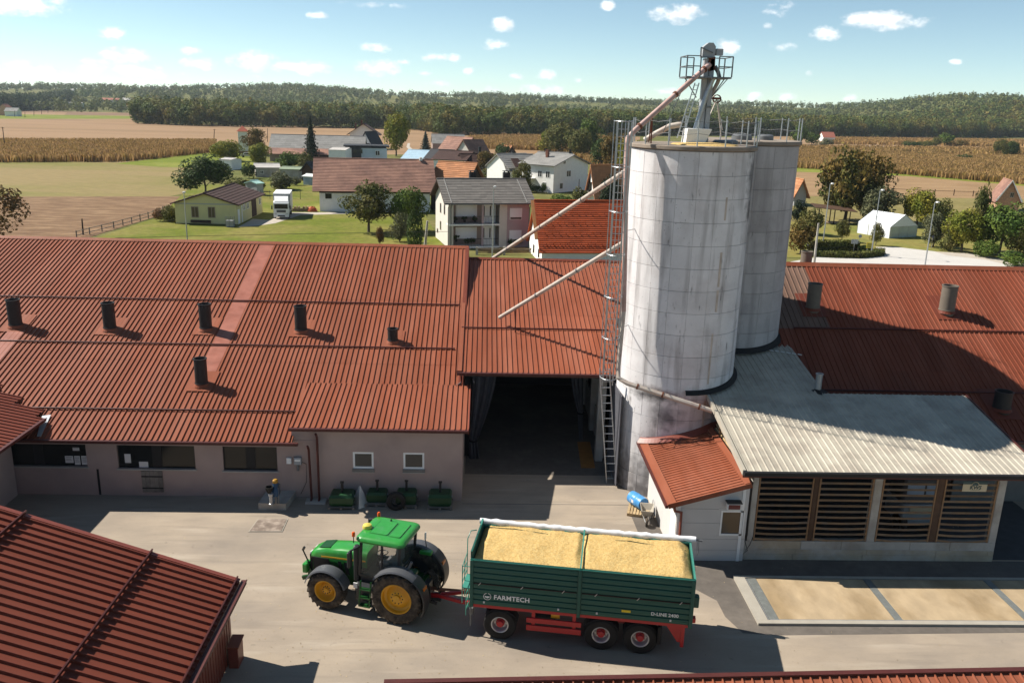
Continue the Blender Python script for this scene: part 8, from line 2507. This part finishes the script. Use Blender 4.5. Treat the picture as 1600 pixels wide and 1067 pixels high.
T('garden_bush', 'dark green shrub at the foot of the white tower', 362, 250, 18, 235, 'bush', 'dark', .03, 6, 'bush')
T('garden_bush', 'grey green spreading bush behind the mesh fence', 437, 296, 46, 265, 'bush', 'grey', .03, 7, 'bush')
T('garden_bush', 'pale round bush near the blue hut', 462, 290, 18, 277, 'bush', 'grey', .03, 6, 'bush')
T('vine_bank', 'low tangled vine bank with autumn tints behind the yellow house', 375, 300, 52, 279, 'bush', 'hedge', .02, 8, 'bush', deep=.4)
T('vine_bank', 'dark end of the vine bank above the mesh fence', 402, 299, 28, 277, 'bush', 'olive', .02, 7, 'bush', deep=.6)
T('lawn_tree', 'dark olive spreading tree with a clear trunk on the lawn', 576, 363, 84, 284, 'open', 'olive', .18, 3)
T('lawn_tree', 'green dense tree right of the spreading lawn tree', 635, 362, 60, 287, 'round', 'green', .12, 2)
T('lawn_bush', 'silvery bush beside the dark column tree', 624, 378, 28, 334, 'bush', 'grey', .03, 6, 'bush')
T('column_tree', 'dark narrow column shaped conifer at the mauve house', 648, 392, 24, 328, 'column', 'dark', .02, 9)
T('lawn_sapling', 'thin reddish sapling on the lawn edge', 594, 384, 13, 352, 'open', 'red', .1, 4)
T('tall_tree', 'tall yellow green tree rising behind the brown barn', 619, 244, 46, 177, 'round', 'yellow', .06, 1)
T('spruce_tree', 'small blue green spruce by the pale lane', 665, 240, 24, 205, 'fir', 'blue', .02, 5)
T('garden_tree', 'orange brown autumn tree in front of the brown roofed lane house', 757, 276, 38, 234, 'open', 'autumn', .15, 4)
T('garden_bush', 'dark bush at the edge of the maize behind the lane house', 784, 246, 34, 223, 'bush', 'dark', .03, 7, 'bush')
T('garden_bush', 'yellowish green shrub under the autumn tree', 762, 282, 30, 264, 'bush', 'olive', .03, 6, 'bush')
T('garden_tree', 'mixed green tree beside the grey wing', 815, 300, 36, 253, 'open', 'olive', .12, 3)
T('garden_bush', 'low dark shrub before the white house door', 834, 301, 22, 289, 'bush', 'dark', .02, 8, 'bush')
T('garden_bush', 'round green shrub at the white house wall', 848, 301, 10, 287, 'bush', 'green', .02, 6, 'bush')
T('garden_bush', 'leafy green shrub row behind the orange roof', 874, 322, 44, 301, 'bush', 'green', .02, 7, 'bush')
T('garden_bush', 'olive shrub left of the pole by the orange gable house', 905, 322, 26, 294, 'bush', 'olive', .02, 8, 'bush')
T('yew_tree', 'dark dense evergreen right of the orange gable house', 949, 345, 40, 268, 'round', 'fir', .04, 2)
for k, (x, yb, w_, yt_, lm, kd, lab) in enumerate(((872, 240, 58, 193, 'olive', 'round', 'large olive tree at the head of the field trees'), (906, 246, 46, 197, 'olive', 'round', 'rounded tree second in the row of field trees'), (922, 238, 40, 188, 'green', 'round', 'taller bright green tree in the row of field trees'),
        (938, 262, 36, 218, 'dark', 'bush', 'darker bushy tree in the row of field trees'), (960, 268, 48, 206, 'autumn', 'open', 'brownish autumn tree left of the silo ladder'), (985, 276, 44, 212, 'yellow', 'round', 'yellow green tree partly behind the silo ladder'), (852, 236, 30, 205, 'yellow', 'bush', 'low yellowish bush at the left end of the field trees'))):
    T('field_tree', lab, x, yb, w_, yt_, kd, lm, .04, 1 + k % 4, 'tree')
T('chestnut_tree', 'huge dark brownish green tree right of the silos', 1320, 344, 92, 214, 'open', 'big', .04, 2)
T('chestnut_tree', 'lower spreading flank of brown green branches beside the huge tree', 1352, 344, 76, 240, 'open', 'big', .06, 3)
T('garden_tree', 'grey green tree between the huge tree and the greenhouse', 1374, 352, 70, 288, 'open', 'grey', .08, 4)
T('garden_tree', 'yellow green tree behind the greenhouse', 1432, 356, 56, 296, 'round', 'yellow', .05, 1)
T('garden_tree', 'dark rounded tree right behind the greenhouse', 1464, 358, 40, 304, 'round', 'olive', .05, 2)
T('roadside_tree', 'grey leafless looking tree on the road bend', 1458, 386, 44, 333, 'open', 'grey', .1, 3)
T('roadside_tree', 'bright yellow green tree in the middle of the roadside thicket', 1502, 394, 62, 322, 'open', 'yellow', .12, 4)
T('roadside_tree', 'slim top heavy tree rising over the roadside thicket', 1526, 392, 34, 288, 'open', 'olive', .1, 3)
T('roadside_tree', 'broad green tree right of the thicket', 1560, 398, 78, 318, 'round', 'green', .06, 1)
T('roadside_tree', 'dark green tree at the right edge of the road', 1592, 402, 56, 330, 'round', 'olive', .06, 2)
T('roadside_bush', 'low bush between the greenhouse and the road trees', 1482, 392, 34, 366, 'bush', 'olive', .02, 6, 'bush')
T('roadside_bush', 'green bush at the foot of the broad roadside tree', 1536, 402, 40, 372, 'bush', 'green', .02, 7, 'bush')
T('roadside_bush', 'trailing green bush at the barn ridge by the road', 1585, 418, 48, 394, 'bush', 'green', .02, 8, 'bush')
T('garden_bush', 'brownish round bush beside the thin white post', 1250, 396, 46, 348, 'bush', 'autumn', .02, 8, 'bush')
T('garden_bush', 'olive bush under the small cottage', 1262, 366, 44, 322, 'bush', 'olive', .02, 7, 'bush')
T('garden_bush', 'dark shrub at the cottage wall behind the silo', 1246, 346, 26, 314, 'bush', 'fir', .02, 6, 'bush')
T('young_tree', 'young thin fruit tree on the lawn left of the road sign', 1315, 378, 24, 342, 'open', 'olive', .15, 4)
T('young_tree', 'young fruit tree close to the greenhouse side', 1368, 384, 22, 348, 'open', 'olive', .12, 3)
T('field_bush', 'dark rounded field tree at the right edge of the maize', 1562, 244, 22, 217, 'round', 'olive', .02, 1, 'tree')
T('field_bush', 'second rounded field tree at the right edge of the maize', 1581, 244, 24, 218, 'round', 'dark', .02, 2, 'tree')
for (x, yb, w_, yt_, lm, lab) in ((1424, 231, 30, 221, 'dark', 'low dark bush at the left end of the field hedge'), (1444, 230, 24, 219, 'olive', 'olive bush inside the field hedge'), (1461, 229, 18, 215, 'olive', 'taller pale bush in the field hedge'), (1478, 228, 26, 209, 'green', 'tallest green bush of the field hedge'), (1500, 229, 24, 219, 'autumn', 'brown bush at the right end of the field hedge'),
        (1437, 246, 18, 239, 'dark', 'small dark bush alone in the maize'), (1504, 252, 26, 240, 'dark', 'dark green bush by the pole in the maize'), (1268, 226, 26, 208, 'green', 'green tree beside the far red roofed house'), (1248, 226, 26, 194, 'green', 'bright green tree at the silo edge before the wood'), (1290, 229, 24, 217, 'grey', 'grey bush before the far red roofed house')):
    T('field_bush', lab, x, yb, w_, yt_, 'bush', lm, .02, 6 + (x % 3), 'bush')
T('edge_tree', 'reddish brown tree leaning into the left edge of the picture', -14, 405, 140, 266, 'sparse', 'red', .12, 4)
T('field_edge_bush', 'brownish bush at the left wall of the yellow house', 266, 346, 32, 318, 'bush', 'hedge', .02, 7, 'bush')
T('field_edge_bush', 'small reddish bush at the fence corner', 250, 346, 20, 326, 'bush', 'red', .02, 8, 'bush')


def hedge(name, label, pts, w_, h_, lm, n, seed, size=.16):
    rng = np.random.default_rng(seed)
    P = [at(*p) for p in pts]; Ls = [(b - a).length for a, b in zip(P[:-1], P[1:])]
    out = []
    for a, b, L_ in zip(P[:-1], P[1:], Ls):
        m = int(n * L_ / sum(Ls)); d = np.array((b - a).normalized()); s = np.array((-d[1], d[0], 0))
        u = rng.random(m)[:, None]; v = rng.uniform(-1, 1, m); z = rng.random(m)
        side = rng.random(m) < .6
        v = np.where(side, np.sign(v), v); z = np.where(side, z, 1.0)
        p = np.array(a) + (np.array(b) - np.array(a)) * u + s * (v * w_ / 2)[:, None] + np.array([0, 0, 1]) * (z * h_)[:, None] + rng.normal(0, .06, (m, 3))
        nn = unit(s * np.where(side, np.sign(v), 0)[:, None] + np.array([0, 0, 1.0]) * np.where(side, .3, 1.0)[:, None])
        out.append(leaf_quads(rng, p, nn, size, .5))
    t = thing(name, label, 'hedge', (P[0].x, P[0].y, 0))
    link('foliage', np_quads('foliage', np.concatenate(out), LM[lm]), t, world=True)
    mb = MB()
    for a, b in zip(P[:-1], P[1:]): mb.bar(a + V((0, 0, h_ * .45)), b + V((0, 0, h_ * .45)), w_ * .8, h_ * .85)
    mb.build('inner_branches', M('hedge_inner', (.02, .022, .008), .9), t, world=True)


hedge('clipped_hedge', 'tall clipped olive hedge behind the road sign', [(1268, 394), (1300, 394), (1338, 394)], 1.4, 1.5, 'hedge', 2600, 31)
hedge('clipped_hedge', 'low clipped hedge curving round the traffic island', [(1258, 400), (1300, 402), (1340, 403), (1372, 400), (1374, 396)], 1.2, .7, 'hedge', 2600, 32, .13)
hedge('clipped_hedge', 'short dark hedge right of the road sign', [(1338, 396), (1358, 395)], 1.0, .9, 'dark', 700, 33, .13)
# overhead wire crossing the lawn
mb = MB()
pts = [at(180, 372, 4.5), at(440, 366, 4.2), at(700, 362, 4.5)]
mb.path(pts, .02, 4)
tag(mb.build('overhead_wire', MT['black']), 'single thin overhead wire crossing the lawn', 'wire')

# ------------------------------------------------------------------ the air: a closed box of even haze round the whole scene
me = MB().box(-3600, 3600, -3600, 3600, -1.5, 130).mesh('haze', None)
hm_ = bpy.data.materials.new('pale_haze'); hm_.use_nodes = True
nt = hm_.node_tree; nt.nodes.clear()
ou = nt.nodes.new('ShaderNodeOutputMaterial'); pv = nt.nodes.new('ShaderNodeVolumePrincipled')
pv.inputs['Color'].default_value = (.80, .90, 1.0, 1)
pv.inputs['Density'].default_value = .000075
pv.inputs['Anisotropy'].default_value = .2
nt.links.new(pv.outputs[0], ou.inputs['Volume'])
me.materials.append(hm_)
tag(link('haze', me), 'thin pale haze over the plain and hills', kind='stuff')
